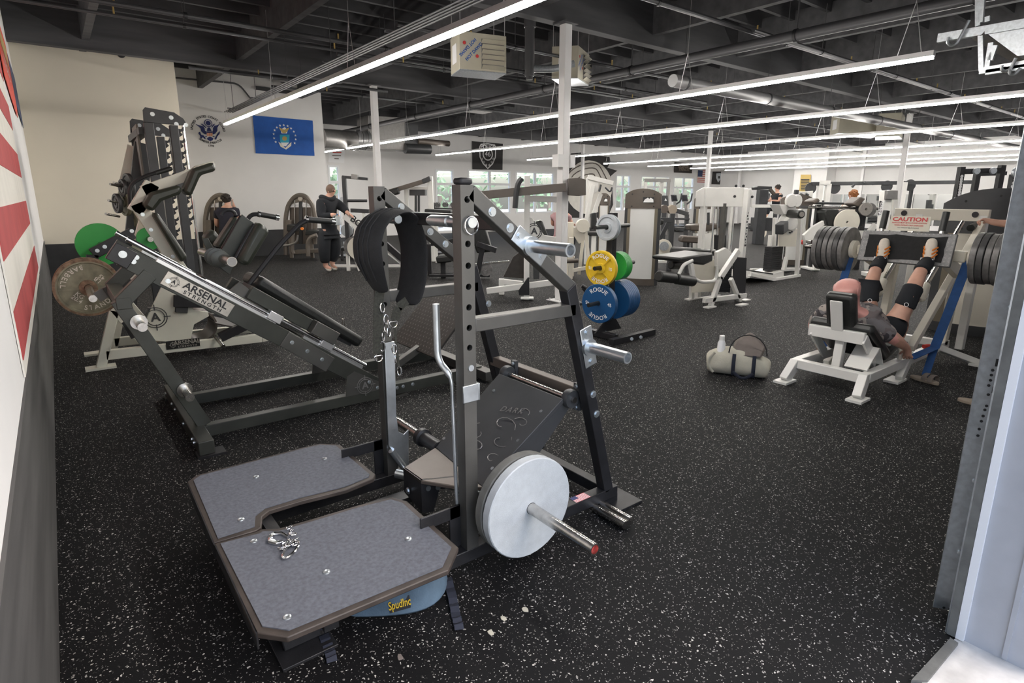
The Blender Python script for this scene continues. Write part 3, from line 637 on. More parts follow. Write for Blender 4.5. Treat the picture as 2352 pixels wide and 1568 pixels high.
# footplate
fa, fb, fd = PY(4.95)(912, 760), PY(4.17)(984, 839), PY(4.95)(971, 692)
up_ = V((.5, 0, .52)).normalized()
A_, B_, = V((2.36, 4.95, .27)), V((2.36, 4.17, .27)); FT = mk(B().prism([A_, B_, B_+up_*.62, A_+up_*.62], V((up_.z, 0, -up_.x))*.02), 'diamond_plate', 'diamond', hk, bev=.004)
fn = V((-up_.z, 0, up_.x)); dm = B()
for i in range(15):
    for j in range(16):
        c = A_+up_*(.025+i*.04)+V((0, -1, 0))*(.025+j*.049+(.024 if i % 2 else 0))
        d = (up_*(1 if (i+j) % 2 else .9)+V((0, .35 if (i % 2) else -.35, 0))).normalized(); s_ = d.cross(fn)
        if c.y < 4.19: continue
        dm.add([c-d*.013, c+s_*.004+fn*.002, c+d*.013, c-s_*.004+fn*.002], [(0, 1, 3), (1, 2, 3)])
mk(dm, 'tread_pattern', 'grey_metal', FT, kind='stuff')
# carriage
part('carriage_plate', 'dark_frame', hk, ('prism', [rail(.86, .13, 4.26), rail(1.5, .13, 4.26), rail(1.5, .13, 4.9), rail(.86, .13, 4.9)], RU*.02))
for y in (4.28, 4.86): part('carriage_bar', 'olive_frame', hk, ('bar', rail(.74, .17, y), rail(1.34, .17, y), .06, .09, (0, 1, 0)), bev=.004)
part('carriage_cap', 'dark_frame', hk, ('bar', rail(1.22, .17, 4.2), rail(1.42, .17, 4.2), .09, .1, (0, 1, 0)), bev=.005)
part('back_pad', 'black_vinyl', hk, ('bar', rail(.78, .27, 4.58), rail(1.72, .24, 4.58), .42, .09, (0, 1, 0)), bev=.03)
part('pad_board', 'black_plastic', hk, ('bar', rail(.8, .21, 4.58), rail(1.66, .19, 4.58), .34, .03, (0, 1, 0)))
b = B(); b.pipe(fillet([rail(1.66, .2, 4.8), rail(1.7, .3, 4.8), rail(1.66, .36, 4.8)], .03), .012); mk(b, 'lock_lever', 'steel', hk)
# shoulder pads (two, on a common plate)
def slab(name, m, pts, y, th, bev=.03, P=None): return mk(B().prism([V((PY(y)(*p))) for p in pts], (0, th, 0)), name, m, hk, bev=bev)
slab('pad_plate', 'olive_frame', ((556, 492), (583, 512), (528, 632), (492, 604)), 4.36, .012, .003)
slab('shoulder_pad', 'olive_vinyl', ((597, 508), (623, 530), (573, 613), (546, 602)), 4.2, .15, .028)
slab('shoulder_pad', 'olive_vinyl', ((540, 496), (551, 503), (508, 570), (494, 565)), 4.45, .12, .028)
slab('head_pad', 'olive_vinyl', ((492, 525), (512, 552), (482, 565), (468, 545)), 4.8, .16, .028)
slab('pad_plate', 'olive_frame', ((464, 548), (478, 546), (496, 580), (480, 588)), 4.75, .012, .003)
mk(B().cyl(PY(4.4)(556, 497), PY(4.4)(505, 585), .018), 'pad_tube', 'black_powder', hk)
mk(B().cyl(PY(4.3)(585, 515), PY(4.3)(540, 595), .014), 'pad_tube', 'black_powder', hk)
b = B(); b.pipe([PY(4.5)(525+math.cos(a)*16, 494+math.sin(a)*12) for a in [math.pi+k*math.pi/8 for k in range(9)]], .012); mk(b, 'hoop', 'black_powder', hk)
# handles
for pts, y in ((((572, 652), (640, 565), (690, 512), (712, 504), (735, 505)), 4.15), (((565, 520), (570, 500), (580, 492), (596, 492)), 5.0)):
    P = PY(y); mk(B().pipe(fillet([P(*p) for p in pts], .06), .017, 10), 'handle_tube', 'black_powder', hk)
for a, e, y in (((705, 504), (762, 509), 4.15), ((596, 492), (634, 499), 5.0)):
    P = PY(y); A1, E1 = P(*a), P(*e); d = (E1-A1).normalized(); b = B(); b.cyl(A1, E1, .021); mk(b, 'hand_grip', 'black_vinyl', hk)
    part('grip_collar', 'chrome', hk, ('cyl', A1-d*.012, A1+d*.006, .0235)); part('grip_cap', 'chrome', hk, ('cyl', E1-d*.004, E1+d*.022, .0235))
# loading horn with collars
c0, c1 = PY(4.22)(462, 592), PY(3.93)(533, 601); c0 = V((c1.x-.02, 4.25, c1.z+.0))
for f, r in ((.0, .06), (.06, .062), (.12, .055)): part('horn_flange', 'olive_frame', hk, ('lathe', c0+V((0, .1-f*1.6, 0)), (0, -1, 0), [(.03, 0), (r, .002), (r, .012), (.032, .02)]))
mk(B().cyl(c0+V((0, .5, 0)), c1, .03, n=20), 'loading_horn', 'steel', hk); mk(B().cyl(c1, c1+V((0, -.004, 0)), .026, n=20), 'horn_cap', 'grey_metal', hk)
part('horn_mount', 'dark_frame', hk, ('prism', [rail(.62, .06, 4.3), rail(.98, .06, 4.3), rail(.9, .16, 4.3), rail(.66, .2, 4.3)], (0, .02, 0)))
# name plate on the rail
ta = (V((476, 670, 0))); tp0, tp1 = rail(.16+.04, .0, 4.168), rail(.66, 0, 4.168)
def crosshair(c, r, rt, up, m, par, n=None):
    rt, up = V(rt).normalized(), V(up).normalized(); n = rt.cross(up); c = V(c); b = B()
    for k in (1, .78): b.pipe([c+rt*r*k*math.cos(a)+up*r*k*math.sin(a)+n*.001 for a in [j*math.pi/14 for j in range(28)]], r*.045, 4, True)
    for a in range(4):
        d = rt*math.cos(a*math.pi/2)+up*math.sin(a*math.pi/2); b.bar(c+d*r*.7+n*.001, c+d*r*1.3+n*.001, r*.09, r*.04, rt if a % 2 else up)
    o = mk(b, 'crosshair_logo', m, par, smooth=0); t = text('A', r*1.15, c, rt, up, m, o, depth=.002, weight=.03); return o
tg = mk(B().bar(rail(.24, .0, 4.166), rail(.68, 0, 4.166), .005, .092, (0, 1, 0)), 'name_plate', 'tag_metal', hk, bev=.003)
crosshair(rail(.3, 0, 4.162), .03, RD, RU, 'print_black', tg)
text('ARSENAL', .062, rail(.5, .014, 4.162), RD, RU, 'print_black', tg, weight=.022, xs=1.12)
text('STRENGTH', .033, rail(.5, -.026, 4.162), RD, RU, 'print_black', tg, weight=.02, xs=1.15, spacing=1.45)
crosshair((1.74, HN-.039, .15), .065, (1, 0, 0), (0, 0, 1), 'grey_metal', hk); crosshair((1.76, HF-.039, .17), .07, (1, 0, 0), (0, 0, 1), 'tag_metal', hk)
# two old iron plates on the far horn
pc3 = PY(5.62)(203, 660); mk(B().cyl((pc3.x, 4.98, pc3.z), (pc3.x, 5.9, pc3.z), .025, n=20), 'plate_horn', 'steel', hk)
mk(B().bar((.16, 4.99, .9), (.26, 4.99, .96), .03, .07, (0, 1, 0)), 'horn_bracket', 'dark_frame', hk)
for k, (y, l) in enumerate(((5.62, 'rusty olive iron weight plate facing the camera beside the left wall'), (5.75, 'second rusty iron plate behind the front one by the left wall'))):
    c = V((pc3.x, y, pc3.z)); t = plate(c, (0, -1, 0), .222, .04, 'old_iron', l, 'old iron plates on the hack squat horn', style='dish')
    mk(B().ring(c+V((0, -.022, 0)), c+V((0, .018, 0)), .2235, .205, 36), 'rim', 'rust', t)
    if k == 0:
        f = c+V((0, -.009, 0)); mk(B().ring(f, f+V((0, -.02, 0)), .06, .027, 24), 'hub', 'rust', t)
        for a in range(4):
            d = V((math.cos(a*math.pi/2+.06), 0, math.sin(a*math.pi/2+.06))); mk(B().bar(f+d*.058, f+d*.19, .012, .014, (0, 1, 0)), 'spoke', 'old_iron', t)
        R_, U_ = V((1, 0, 0)), V((0, 0, 1))
        def rot(a): return R_*math.cos(a)+U_*math.sin(a), U_*math.cos(a)-R_*math.sin(a)
        for s_, a, sg in (('BARBELL', math.radians(40), -1), ('STANDARD', math.radians(215), -1)):
            pass
        for s_, ang in (('BARBELL', 135), ('STANDARD', -52)):
            rt_, u_ = rot(math.radians(ang+90)); text(s_, .05, f+V((0, -.002, 0)), rt_, u_, 'ivory', t, arc=(.16, -1), spacing=1.25, weight=.01)
        for s_, ang, r_ in (('20.4', 225, .12), ('KG', 222, .085), ('45', 38, .12), ('LB', 40, .085)):
            d = V((math.cos(math.radians(ang)), 0, math.sin(math.radians(ang)))); rt_, u_ = rot(math.radians(ang+90)); text(s_, .045, f+d*r_+V((0, -.002, 0)), rt_, u_, 'ivory', t, weight=.01)
# ================================================================== cream pendulum squat machine
pq = thing('pendulum_squat_machine', 'cream pendulum squat machine with olive shoulder pads behind the hack squat', 'exercise machine', (1.0, 6.9, 0))
def bars(name, m, par, P, pts, w, h, side=(0, 1, 0), bev=.004, close=0):
    out = []
    for i in range(len(pts)-1):
        a, e = P(*pts[i]), P(*pts[i+1]); d = (e-a).normalized(); out.append(part(name, m, par, ('bar', a-d*close, e+d*close, w, h, side), bev=bev))
    return out
PN, PF2, PM = PY(6.6), PY(7.25), PY(6.92)
for P in (PN, PF2):
    o = P(255, 810).y
    bars('base_rail', 'cream_powder', pq, P, ((243, 815), (600, 775)) if P is PN else ((262, 785), (600, 752)), .07, .09)
    bars('leg', 'cream_powder', pq, P, ((262, 712), (232, 843)) if P is PN else ((280, 700), (258, 806)), .07, .08)
    bars('brace', 'cream_powder', pq, P, ((252, 688), (340, 790)) if P is PN else ((275, 680), (350, 768)), .07, .12)
    x = P(232, 845).x; part('foot_plate', 'cream_powder', pq, ('box', (x-.12, o-.07, 0), (x+.12, o+.07, .02)))
    part('rear_foot', 'cream_powder', pq, ('box', (2.2, o-.07, 0), (2.35, o+.07, .06)))
bars('base_rail', 'cream_powder', pq, PN, ((600, 775), (722, 752)), .07, .09)
pg = mk(B().prism([PN(*p) for p in ((372, 655), (392, 640), (436, 652), (432, 690), (446, 712), (478, 716), (480, 726), (446, 745), (440, 770), (436, 790), (352, 782), (330, 745))], (0, .02, 0)), 'side_panel', 'cream_powder', pq, bev=.004)
crosshair(PN(357, 729)+V((0, -.003, 0)), .1, (1, 0, 0), (0, 0, 1), 'charcoal', pg)
c = PM(450, 742); b = B(); b.ring(c+V((0, -.2, 0)), c+V((0, .2, 0)), .17, .15, 24); mk(b, 'counterweight_tube', 'brown_cap', pq)
bars('pivot_arm', 'black_powder', pq, PN, ((398, 690), (470, 692)), .1, .12); bars('stop_block', 'charcoal', pq, PN, ((402, 708), (430, 710)), .08, .07)
# main upright, head and pads
bars('main_upright', 'cream_powder', pq, PM, ((318, 473), (440, 660)), .1, .13, close=.03)
bars('upper_arm', 'cream_powder', pq, PM, ((316, 476), (343, 432)), .1, .13, close=.055); bars('upper_arm', 'cream_powder', pq, PM, ((340, 434), (432, 402)), .1, .1, close=.05); bars('upper_arm', 'cream_powder', pq, PM, ((432, 402), (452, 386), (488, 376)), .1, .05, close=.01)
bars('rear_strut', 'ivory', pq, PF2, ((337, 500), (297, 640)), .08, .12); bars('rear_strut', 'ivory', pq, PF2, ((345, 530), (320, 640)), .06, .1)
def pad(pts, y, th, par, m='olive_vinyl', bev=.03, name='pad'): return mk(B().prism([PY(y)(*p) for p in pts], (0, th, 0)), name, m, par, bev=bev)
pad(((345, 442), (413, 424), (420, 440), (412, 447), (372, 462), (352, 487), (328, 472)), 6.68, .2, pq, name='shoulder_pad')
pad(((442, 388), (492, 371), (498, 392), (462, 402), (440, 452), (420, 440)), 6.68, .2, pq, name='shoulder_pad')
pad(((350, 492), (362, 487), (432, 590), (418, 604)), 6.75, .34, pq, name='back_pad')
mk(B().pipe(fillet([PM(375, 432), PM(385, 424), PM(430, 408)], .05), .02), 'handle', 'steel', pq); part('hand_grip', 'black_vinyl', pq, ('cyl', PM(400, 420), PM(430, 408), .026))
P = PY(7.1); mk(B().pipe(fillet([P(298, 470), P(297, 425), P(330, 405), P(395, 386)], .12), .018), 'handle', 'black_powder', pq); part('hand_grip', 'black_vinyl', pq, ('cyl', P(358, 397), P(392, 387), .024))
for p in ((326, 492), (345, 527), (395, 588)): part('bolt', 'zinc', pq, ('hexbolt', PM(*p)+V((0, -.055, 0)), (0, -1, 0), .014))
# loading arm to the left with green plate
bars('loading_arm', 'black_powder', pq, PN, ((212, 583), (305, 535)), .06, .1)
bars('loading_arm', 'black_powder', pq, PF2, ((222, 590), (305, 550)), .06, .1)
for p in ((223, 575), (240, 566), (302, 530)): part('bolt', 'zinc', pq, ('hexbolt', PN(*p)+V((0, -.032, 0)), (0, -1, 0), .013))
mk(B().bar(PN(212, 585), PN(214, 640), .06, .09, (0, 1, 0)), 'loading_arm', 'black_powder', pq)
c = PY(6.85)(232, 562); mk(B().cyl(c+V((0, -.2, 0)), c+V((0, .35, 0)), .025), 'loading_horn', 'steel', pq)
plate(c+V((0, .06, 0)), (0, -1, 0), .2, .05, 'green', 'green weight plate behind the black loading arm beside the cream wall', None)
c2 = PY(6.9)(342, 548); mk(B().cyl(c2+V((0, -.12, 0)), c2+V((0, .3, 0)), .025), 'loading_horn', 'steel', pq)
plate(c2, (0, -1, 0), .11, .04, 'green', 'small green weight plate seen through the cream machine frame', None)
# horns and name strip, footplate
c = PN(303, 748); part('horn_bracket', 'black_powder', pq, ('bar', PN(290, 735)+V((0, -.03, 0)), PN(312, 772)+V((0, -.03, 0)), .02, .09, (0, 1, 0))); mk(B().cyl(c+V((0, -.04, 0)), c+V((0, -.25, 0)), .03), 'plate_horn', 'black_powder', pq)
a, e = PN(380, 792)+V((0, -.038, 0)), PN(457, 783)+V((0, -.038, 0)); tg = part('name_strip', 'tag_dark', pq, ('bar', a, e, .004, .085, (0, 1, 0)))
d = (e-a).normalized(); crosshair(a+d*.06+V((0, -.004, 0)), .026, d, (0, 0, 1), 'tag_metal', tg)
text('ARSENAL', .06, a.lerp(e, .62)+V((0, -.004, .014)), d, (0, 0, 1), 'tag_metal', tg, weight=.02, xs=.95); text('STRENGTH', .028, a.lerp(e, .62)+V((0, -.004, -.026)), d, (0, 0, 1), 'tag_metal', tg, weight=.02, spacing=1.3)
f0, f1 = PN(512, 742), PN(580, 770); mk(B().prism([(1.18, 6.62, .3), (1.45, 6.62, .2), (1.45, 7.2, .2), (1.18, 7.2, .3)], (.01, 0, -.02)), 'foot_plate', 'diamond', pq)
mk(B().prism([(1.45, 6.62, .2), (1.85, 6.62, .5), (1.85, 7.2, .5), (1.45, 7.2, .2)], (.02, 0, -.02)), 'foot_plate', 'diamond', pq)
bars('foot_arm', 'black_powder', pq, PN, ((505, 775), (620, 720)), .08, .09)
mk(B().cyl(PN(492, 772)+V((0, -.03, 0)), PN(502, 795)+V((0, -.25, .05)), .02), 'foot_peg', 'steel', pq)
mk(B().prism([PN(*p) for p in ((680, 765), (668, 742), (698, 738), (718, 760))], (0, .3, 0)), 'rear_cover', 'ivory', pq)
# ================================================================== tall dark smith rack behind
rk = thing('smith_rack', 'tall dark steel rack with toothed uprights and small plates beside the cream wall', 'exercise machine', (1.3, 8.9, 0))
def rackside(P, dx, dy):
    T = lambda *l: [P(x+dx, y+dy) for x, y in l]
    mk(B().prism(T((328, 252), (333, 246), (400, 258), (421, 272), (432, 289), (350, 282), (330, 280)), (0, .03, 0)), 'head_plate', 'charcoal', rk, bev=.004)
    a, e = P(340+dx, 282+dy), P(372+dx, 520+dy); part('upright', 'charcoal', rk, ('bar', a, V((e.x, e.y, 0)), .08, .1, (0, 1, 0)), bev=.005)
    a, e = P(398+dx, 288+dy), P(425+dx, 520+dy); part('upright', 'charcoal', rk, ('bar', a, V((e.x, e.y, 0)), .08, .09, (0, 1, 0)), bev=.005)
    a, e = P(420+dx, 288+dy), P(452+dx, 520+dy); part('guide_rod', 'chrome', rk, ('cyl', a, V((e.x, e.y, 0)), .016))
    a, e = P(406+dx, 290+dy), P(432+dx, 520+dy)
    for k in range(9):
        c = a.lerp(e, (k+.5)/9); mk(B().prism([c+V((0, -.02, -.07)), c+V((.05, -.02, -.03)), c+V((.03, -.02, .0)), c+V((.07, -.02, .02)), c+V((.07, -.02, .07)), c+V((.04, -.02, .035)), c+V((0, -.02, .04))], (0, .012, 0)), 'hook_tooth', 'black_powder', rk)
    for p in ((350, 262), (393, 270), (405, 285), (427, 287)): part('bolt', 'zinc', rk, ('hexbolt', P(p[0]+dx, p[1]+dy)+V((0, -.002, 0)), (0, -1, 0), .018))
rackside(PY(8.4), 0, 0); rackside(PY(9.4), -30, 26)
mk(B().bar(PY(8.45)(330, 300), PY(9.4)(305, 320), .08, .1, (0, 0, 1)), 'crossbar', 'charcoal', rk); mk(B().bar(PY(8.6)(322, 345), PY(9.4)(312, 350), .02, .6, (1, 0, 0)), 'back_panel', 'brown_cap', rk)
a, e = PY(9.0)(330, 330), PY(9.0)(285, 640); part('rear_strut', 'charcoal', rk, ('bar', a, V((e.x-.05, e.y, .02)), .1, .2, (0, 1, 0)))
part('base_rail', 'charcoal', rk, ('box', (.85, 8.36, 0), (2.1, 8.46, .08))); part('base_rail', 'charcoal', rk, ('box', (.85, 9.36, 0), (2.1, 9.46, .08)))
part('counter_rail', 'ivory', rk, ('bar', PY(9.3)(303, 335), PY(9.3)(284, 420), .06, .1, (0, 1, 0)))
P = PY(8.9)
for i, (u, v) in enumerate(((262, 425), (270, 422), (258, 462), (252, 492))):
    c = P(u+22, v+5); part('plate_peg', 'steel', rk, ('cyl', c, P(u-12, v-2)+V((0, -.2, 0)), .014))
for i, (u, v, r, m, l) in enumerate(((283, 432, .11, 'dark_iron', 'small dark plate on the upper peg of the tall rack'), (296, 428, .16, 'dark_iron', 'larger dark plate behind the upper peg of the tall rack'), (270, 467, .12, 'dark_iron', 'small black plate on the middle peg of the tall rack'), (288, 464, .17, 'old_iron', 'tan edged plate on the middle peg of the tall rack'), (312, 512, .15, 'old_iron', 'olive iron plate low on the tall rack behind the cream frame'))):
    plate(P(u, v)+V((0, .02*i, 0)), (-1, -.25, 0), r, .045, m, l, 'plates stored on the tall rack', style='dish')
# ================================================================== plate tree with coloured plates
tr = thing('plate_tree', 'black plate tree with bumper plates beside the white column', 'plate rack', (4.95, 4.6, 0))
pc = V((4.98, 4.62, 0))
part('post', 'black_powder', tr, ('box', (4.94, 4.58, .06), (5.02, 4.66, 1.42)), bev=.004)
part('base_rail', 'black_powder', tr, ('bar', F0(1360, 770)+V((0, 0, .04)), F0(1415, 783)+V((0, 0, .04)), .07, .07), bev=.003)
part('base_rail', 'black_powder', tr, ('bar', F0(1403, 793)+V((0, 0, .035)), F0(1500, 768)+V((0, 0, .035)), .07, .07), bev=.003)
part('gusset', 'black_powder', tr, ('prism', [pc+V((-.28, -.06, .07)), pc+V((.16, -.06, .07)), pc+V((.06, -.06, .2)), pc+V((-.1, -.06, .2))], (0, .02, 0)))
for p in ((1362, 757), (1390, 763), (1416, 770), (1451, 778), (1472, 774)): part('bolt', 'zinc', tr, ('hexbolt', PZ(.06)(*p), (-.6, -.8, .1), .014))
for k in range(12): part('hole', 'print_black', tr, ('cyl', (4.98, 4.579, .35+k*.085), (4.98, 4.575, .35+k*.085), .012))
text('ROGUE', .075, (4.9385, 4.62, .66), (0, 0, 1), (0, 1, 0), 'print_white', tr, weight=.02)
ND = V((-.98, -.2, 0))                                             # pegs point left-forward / right-back
def peg(z, s, L, r=.024): a = pc+V((0, 0, z)); return part('plate_peg', 'black_vinyl', tr, ('cyl', a, a+ND*s*L, r))
def rogue(c, R_, th, m, label, group, face=1, words=('ROGUE',), wt='45', style='dish'):
    t = plate(c, ND*face, R_, th, m, label, group, style=style); n = ND*face
    if words:
        rt_ = V((0, 0, 1)).cross(n).normalized(); f = V(c)+n*(th/2+.0006)
        for sg in (1, -1):
            text(words[0], R_*.3, f, rt_*sg, V((0, 0, 1))*sg, 'print_white', t, arc=(R_*.72, 1), weight=.02, spacing=1.1)
        for sg in (1, -1): text(wt, R_*.24, f+rt_*sg*R_*.66, V((0, 0, 1))*-sg*.2+rt_*.98*sg, V((0, 0, 1))*sg, 'print_white', t, weight=.02)
    return t
zc_ = {'b': .42, 'y': .82, 'w': 1.27}
for z, L in ((.42, .44), (.82, .34), (1.27, .36)): peg(z, 1, L); peg(z, -1, L if z > 1 else .52)
rogue(pc+ND*.21+V((0, 0, .41)), .225, .06, 'blue', 'nearest blue bumper plate on the lowest peg, facing the camera', 'blue plates on the plate tree', style='disc')
for k in range(7): plate(pc-ND*(.09+k*.037)+V((0, 0, .41)), -ND, .225, .034, 'blue', ORD[k]+' blue plate from the post in the rear stack of the lowest peg', 'blue plates on the plate tree')
ty = rogue(pc+ND*.2+V((0, 0, .81)), .2, .055, 'yellow', 'yellow bumper plate with a crossed rib pattern on the middle peg', None, wt='15')
n_ = ND; rt_ = V((0, 0, 1)).cross(n_).normalized(); f = pc+ND*.2286+V((0, 0, .81))
for a in (45, 135, 225, 315): d = rt_*math.cos(math.radians(a))+V((0, 0, 1))*math.sin(math.radians(a)); mk(B().bar(f+d*.055, f+d*.17, .012, .006, n_.cross(d)), 'rib', 'yellow', ty)
for k in range(5):
    t = plate(pc-ND*(.09+k*.028)+V((0, 0, .81)), -ND if k else ND, .165, .026, 'green', ORD[k]+' green plate from the post on the middle peg', 'green plates on the plate tree')
for k, (m, l, r) in enumerate((('white_plate', 'outer worn white plate on the top peg of the plate tree', .145), ('white_plate', 'second worn white plate on the top peg of the plate tree', .145), ('dark_iron', 'thin dark plate behind the white ones on the top peg', .12))):
    plate(pc+ND*(.11-k*.045)+V((0, 0, 1.26)), ND, r, .03, m, l, 'plates on the top peg', style='dish')
# ================================================================== white leg curl machine
lc = thing('leg_curl_machine', 'white prone leg curl machine with black roller pads and tall weight column', 'exercise machine', (8.0, 5.2, 0))
G = PY(4.95); G2 = PY(5.5); GM = PY(5.25)
for P, nm in ((G, 'n'), (G2, 'f')):
    pass
def gbar(P, a, e, w=.06, h=.07, m='white_powder', nm='frame_bar'): return part(nm, m, lc, ('bar', P(*a), P(*e), w, h, (0, 1, 0)), bev=.005)
gbar(G, (1695, 575), (1652, 640), .06, .09); gbar(G, (1655, 635), (1632, 703), .06, .07); gbar(G, (1678, 640), (1702, 700), .06, .06)
gbar(G, (1617, 690), (1712, 678)); gbar(G2, (1590, 690), (1665, 680)); gbar(G2, (1592, 600), (1588, 690)); gbar(G2, (1640, 600), (1640, 690))
for p in ((1630, 706), (1704, 701)): q_ = F0(*p); part('foot', 'white_powder', lc, ('box', (q_.x-.1, q_.y-.05, 0), (q_.x+.1, q_.y+.05, .02)))
for p in ((1585, 688), (1712, 690)): q_ = F0(*p); part('foot', 'white_powder', lc, ('box', (q_.x-.08, q_.y-.05, 0), (q_.x+.08, q_.y+.05, .02)))
mk(B().prism([GM(*p) for p in ((1592, 608), (1668, 590), (1668, 668), (1590, 672))], (0, .02, 0)), 'shroud', 'ivory', lc)
mk(B().prism([GM(*p) for p in ((1640, 578), (1660, 568), (1675, 580), (1672, 605), (1650, 625), (1640, 612))], (0, -.06, 0)), 'cam_cover', 'white_powder', lc, bev=.01)
part('bench_pad', 'black_vinyl', lc, ('prism', [G(1562, 592), G(1638, 580), G(1638, 600), G(1618, 609), G(1562, 600)], (0, .5, 0)), bev=.03)
part('bench_pad', 'black_vinyl', lc, ('prism', [G2(1588, 570), G2(1648, 573), G2(1648, 588), G2(1583, 586)], (0, .4, 0)), bev=.03)
mk(B().pipe(fillet([G(1590, 598), G(1570, 608), G(1558, 632)], .05), .025), 'lever_arm', 'white_powder', lc); gbar(G, (1586, 605), (1592, 640), .05, .07, nm='lever_arm')
mk(B().pipe(fillet([G(1592, 638), G(1610, 648), G(1645, 645), G(1648, 610)], .12), .025), 'tube_handle', 'white_powder', lc)
for a, e in (((1512, 634), (1548, 638)), ((1553, 640), (1592, 646))): part('roller_pad', 'black_vinyl', lc, ('cyl', G(*a), G(*e), .075), bev=.015)
mk(B().cyl(G(1540, 636), G(1560, 641), .03), 'roller_axle', 'chrome', lc)
part('roller_pad', 'black_vinyl', lc, ('cyl', PY(5.45)(1540, 608), PY(5.45)(1565, 608), .065), bev=.015)
# weight column
X0, X1 = 8.15, 8.5
for x, y in ((8.05, 5.55), (8.42, 5.05)): part('column_post', 'white_powder', lc, ('box', (x-.04, y-.04, 0), (x+.04, y+.04, 1.72)), bev=.005)
part('column_head', 'white_powder', lc, ('prism', [V((7.93, 5.62, 1.45)), V((8.5, 5.0, 1.45)), V((8.5, 5.0, 1.68)), V((8.42, 5.08, 1.74)), V((8.0, 5.55, 1.74)), V((7.93, 5.62, 1.68))], (.07, .06, 0)), bev=.006)
for k, (x, y) in enumerate(((8.14, 5.42), (8.34, 5.2))): part('guide_rod', 'chrome', lc, ('cyl', (x, y, .1), (x, y, 1.5), .014))
part('cable_shroud', 'dark_frame', lc, ('box', (8.21, 5.28, .5), (8.28, 5.35, 1.5)))
sd = V((.62, -.78, 0)).normalized(); sn = V((.78, .62, 0)); ce = V((8.24, 5.31, 0))
for k in range(14):
    part('stack_plate', 'black_plastic', lc, ('bar', ce+V((0, 0, .12+k*.034)), ce+V((0, 0, .151+k*.034)), .16, .36, sn))
part('stack_shroud', 'black_plastic', lc, ('prism', [G(1686, 590), G(1715, 592), G(1712, 676), G(1686, 668)], (0, .02, 0)))
for k in range(12): part('letter_mark', 'print_black', lc, ('box', (8.40+.02*(k % 2), 5.005, .85+k*.045), (8.425+.02*(k % 3 == 0), 5.0095, .878+k*.045)))
for p in ((1690, 427), (1707, 427), (1687, 451), (1727, 452)): part('bolt', 'print_black', lc, ('cyl', PL((8.21, 5.3, 1.6), sn)(*p)-sn*.035, PL((8.21, 5.3, 1.6), sn)(*p)-sn*.02, .02))
# ================================================================== white multi hip machine
mh = thing('multi_hip_machine', 'white standing multi hip machine with round dial and black roller, right of the leg curl', 'exercise machine', (11.2, 6.0, 0))
H = PY(5.85); H2 = PY(6.4)
for P, a, e in ((H, (1838, 500), (1830, 632)), (H, (1806, 590), (1800, 620)), (H2, (1770, 540), (1762, 620)), (H2, (1838, 480), (1850, 560)), (H, (1722, 630), (1780, 642)), (H, (1780, 642), (1836, 633)), (H2, (1725, 620), (1835, 618)), (H2, (1780, 500), (1774, 620))):
    part('frame_bar', 'white_powder', mh, ('bar', P(*a), P(*e), .07, .07, (0, 1, 0)), bev=.005)
part('step_platform', 'white_powder', mh, ('prism', [H(1722, 622), H(1776, 630), H(1800, 622), H(1800, 640), H(1776, 644), H(1722, 638)], (0, .5, 0)))
part('step_tread', 'black_plastic', mh, ('prism', [H(1724, 620), H(1776, 628), H(1776, 631), H(1724, 623)], (0, .5, 0)))
text('CYBEX', .07, H(1733, 634)+V((0, -.01, 0)), (1, 0, -.12), (0, 0, 1), 'print_black', mh, weight=.02)
c = H(1812, 513); part('dial', 'white_powder', mh, ('lathe', c+V((0, .05, 0)), (-.4, -.9, 0), [(.2, 0), (.22, .02), (.22, .05), (.15, .08), (.12, .15), (.02, .16)]))
for k in range(9):
    a = math.radians(-80+k*18); part('dial_hole', 'print_black', mh, ('cyl', c+V((.18*math.cos(a)-.03, -.02, .18*math.sin(a))), c+V((.18*math.cos(a)-.034, -.06, .18*math.sin(a))), .014))
part('pulley_cover', 'white_powder', mh, ('cyl', H(1814, 461), H(1814, 461)+V((-.02, -.06, 0)), .13), bev=.01); part('pulley_cover', 'white_powder', mh, ('cyl', H(1825, 461), H(1825, 461)+V((-.02, -.08, 0)), .12), bev=.01)
part('roller_pad', 'black_vinyl', mh, ('cyl', H(1806, 491)+V((-.1, -.35, 0)), H(1806, 491)+V((.1, 0, 0)), .08), bev=.015); part('roller_cap', 'tag_metal', mh, ('cyl', H(1806, 491)+V((-.105, -.36, 0)), H(1806, 491)+V((-.1, -.35, 0)), .05))
part('pad_block', 'charcoal', mh, ('bar', H(1772, 526)+V((0, -.15, 0)), H(1790, 518)+V((0, -.1, 0)), .16, .2, (0, 1, 0)), bev=.02)
part('arm', 'white_powder', mh, ('bar', H(1788, 516)+V((0, -.1, 0)), H(1806, 508), .06, .08, (0, 1, 0)))
part('top_bar', 'white_powder', mh, ('bar', H2(1722, 473), H2(1800, 473), .05, .06, (0, 1, 0))); part('top_bar', 'charcoal', mh, ('bar', H2(1838, 475), H2(1880, 476), .05, .06, (0, 1, 0)))
part('mount_block', 'white_powder', mh, ('prism', [H(1790, 470), H(1828, 470), H(1832, 495), H(1800, 492)], (0, .2, 0)), bev=.01)
for k in range(12): part('stack_plate', 'black_plastic', mh, ('box', (11.08, 6.0, .16+k*.04), (11.5, 6.16, .196+k*.04)))
part('shroud', 'ivory', mh, ('prism', [H(1790, 535), H(1832, 525), H(1828, 566), H(1788, 566)], (0, .02, 0)))
part('selector_rail', 'steel', mh, ('cyl', H(1814, 566)+V((0, .1, 0)), H(1810, 614)+V((0, .1, 0)), .018))
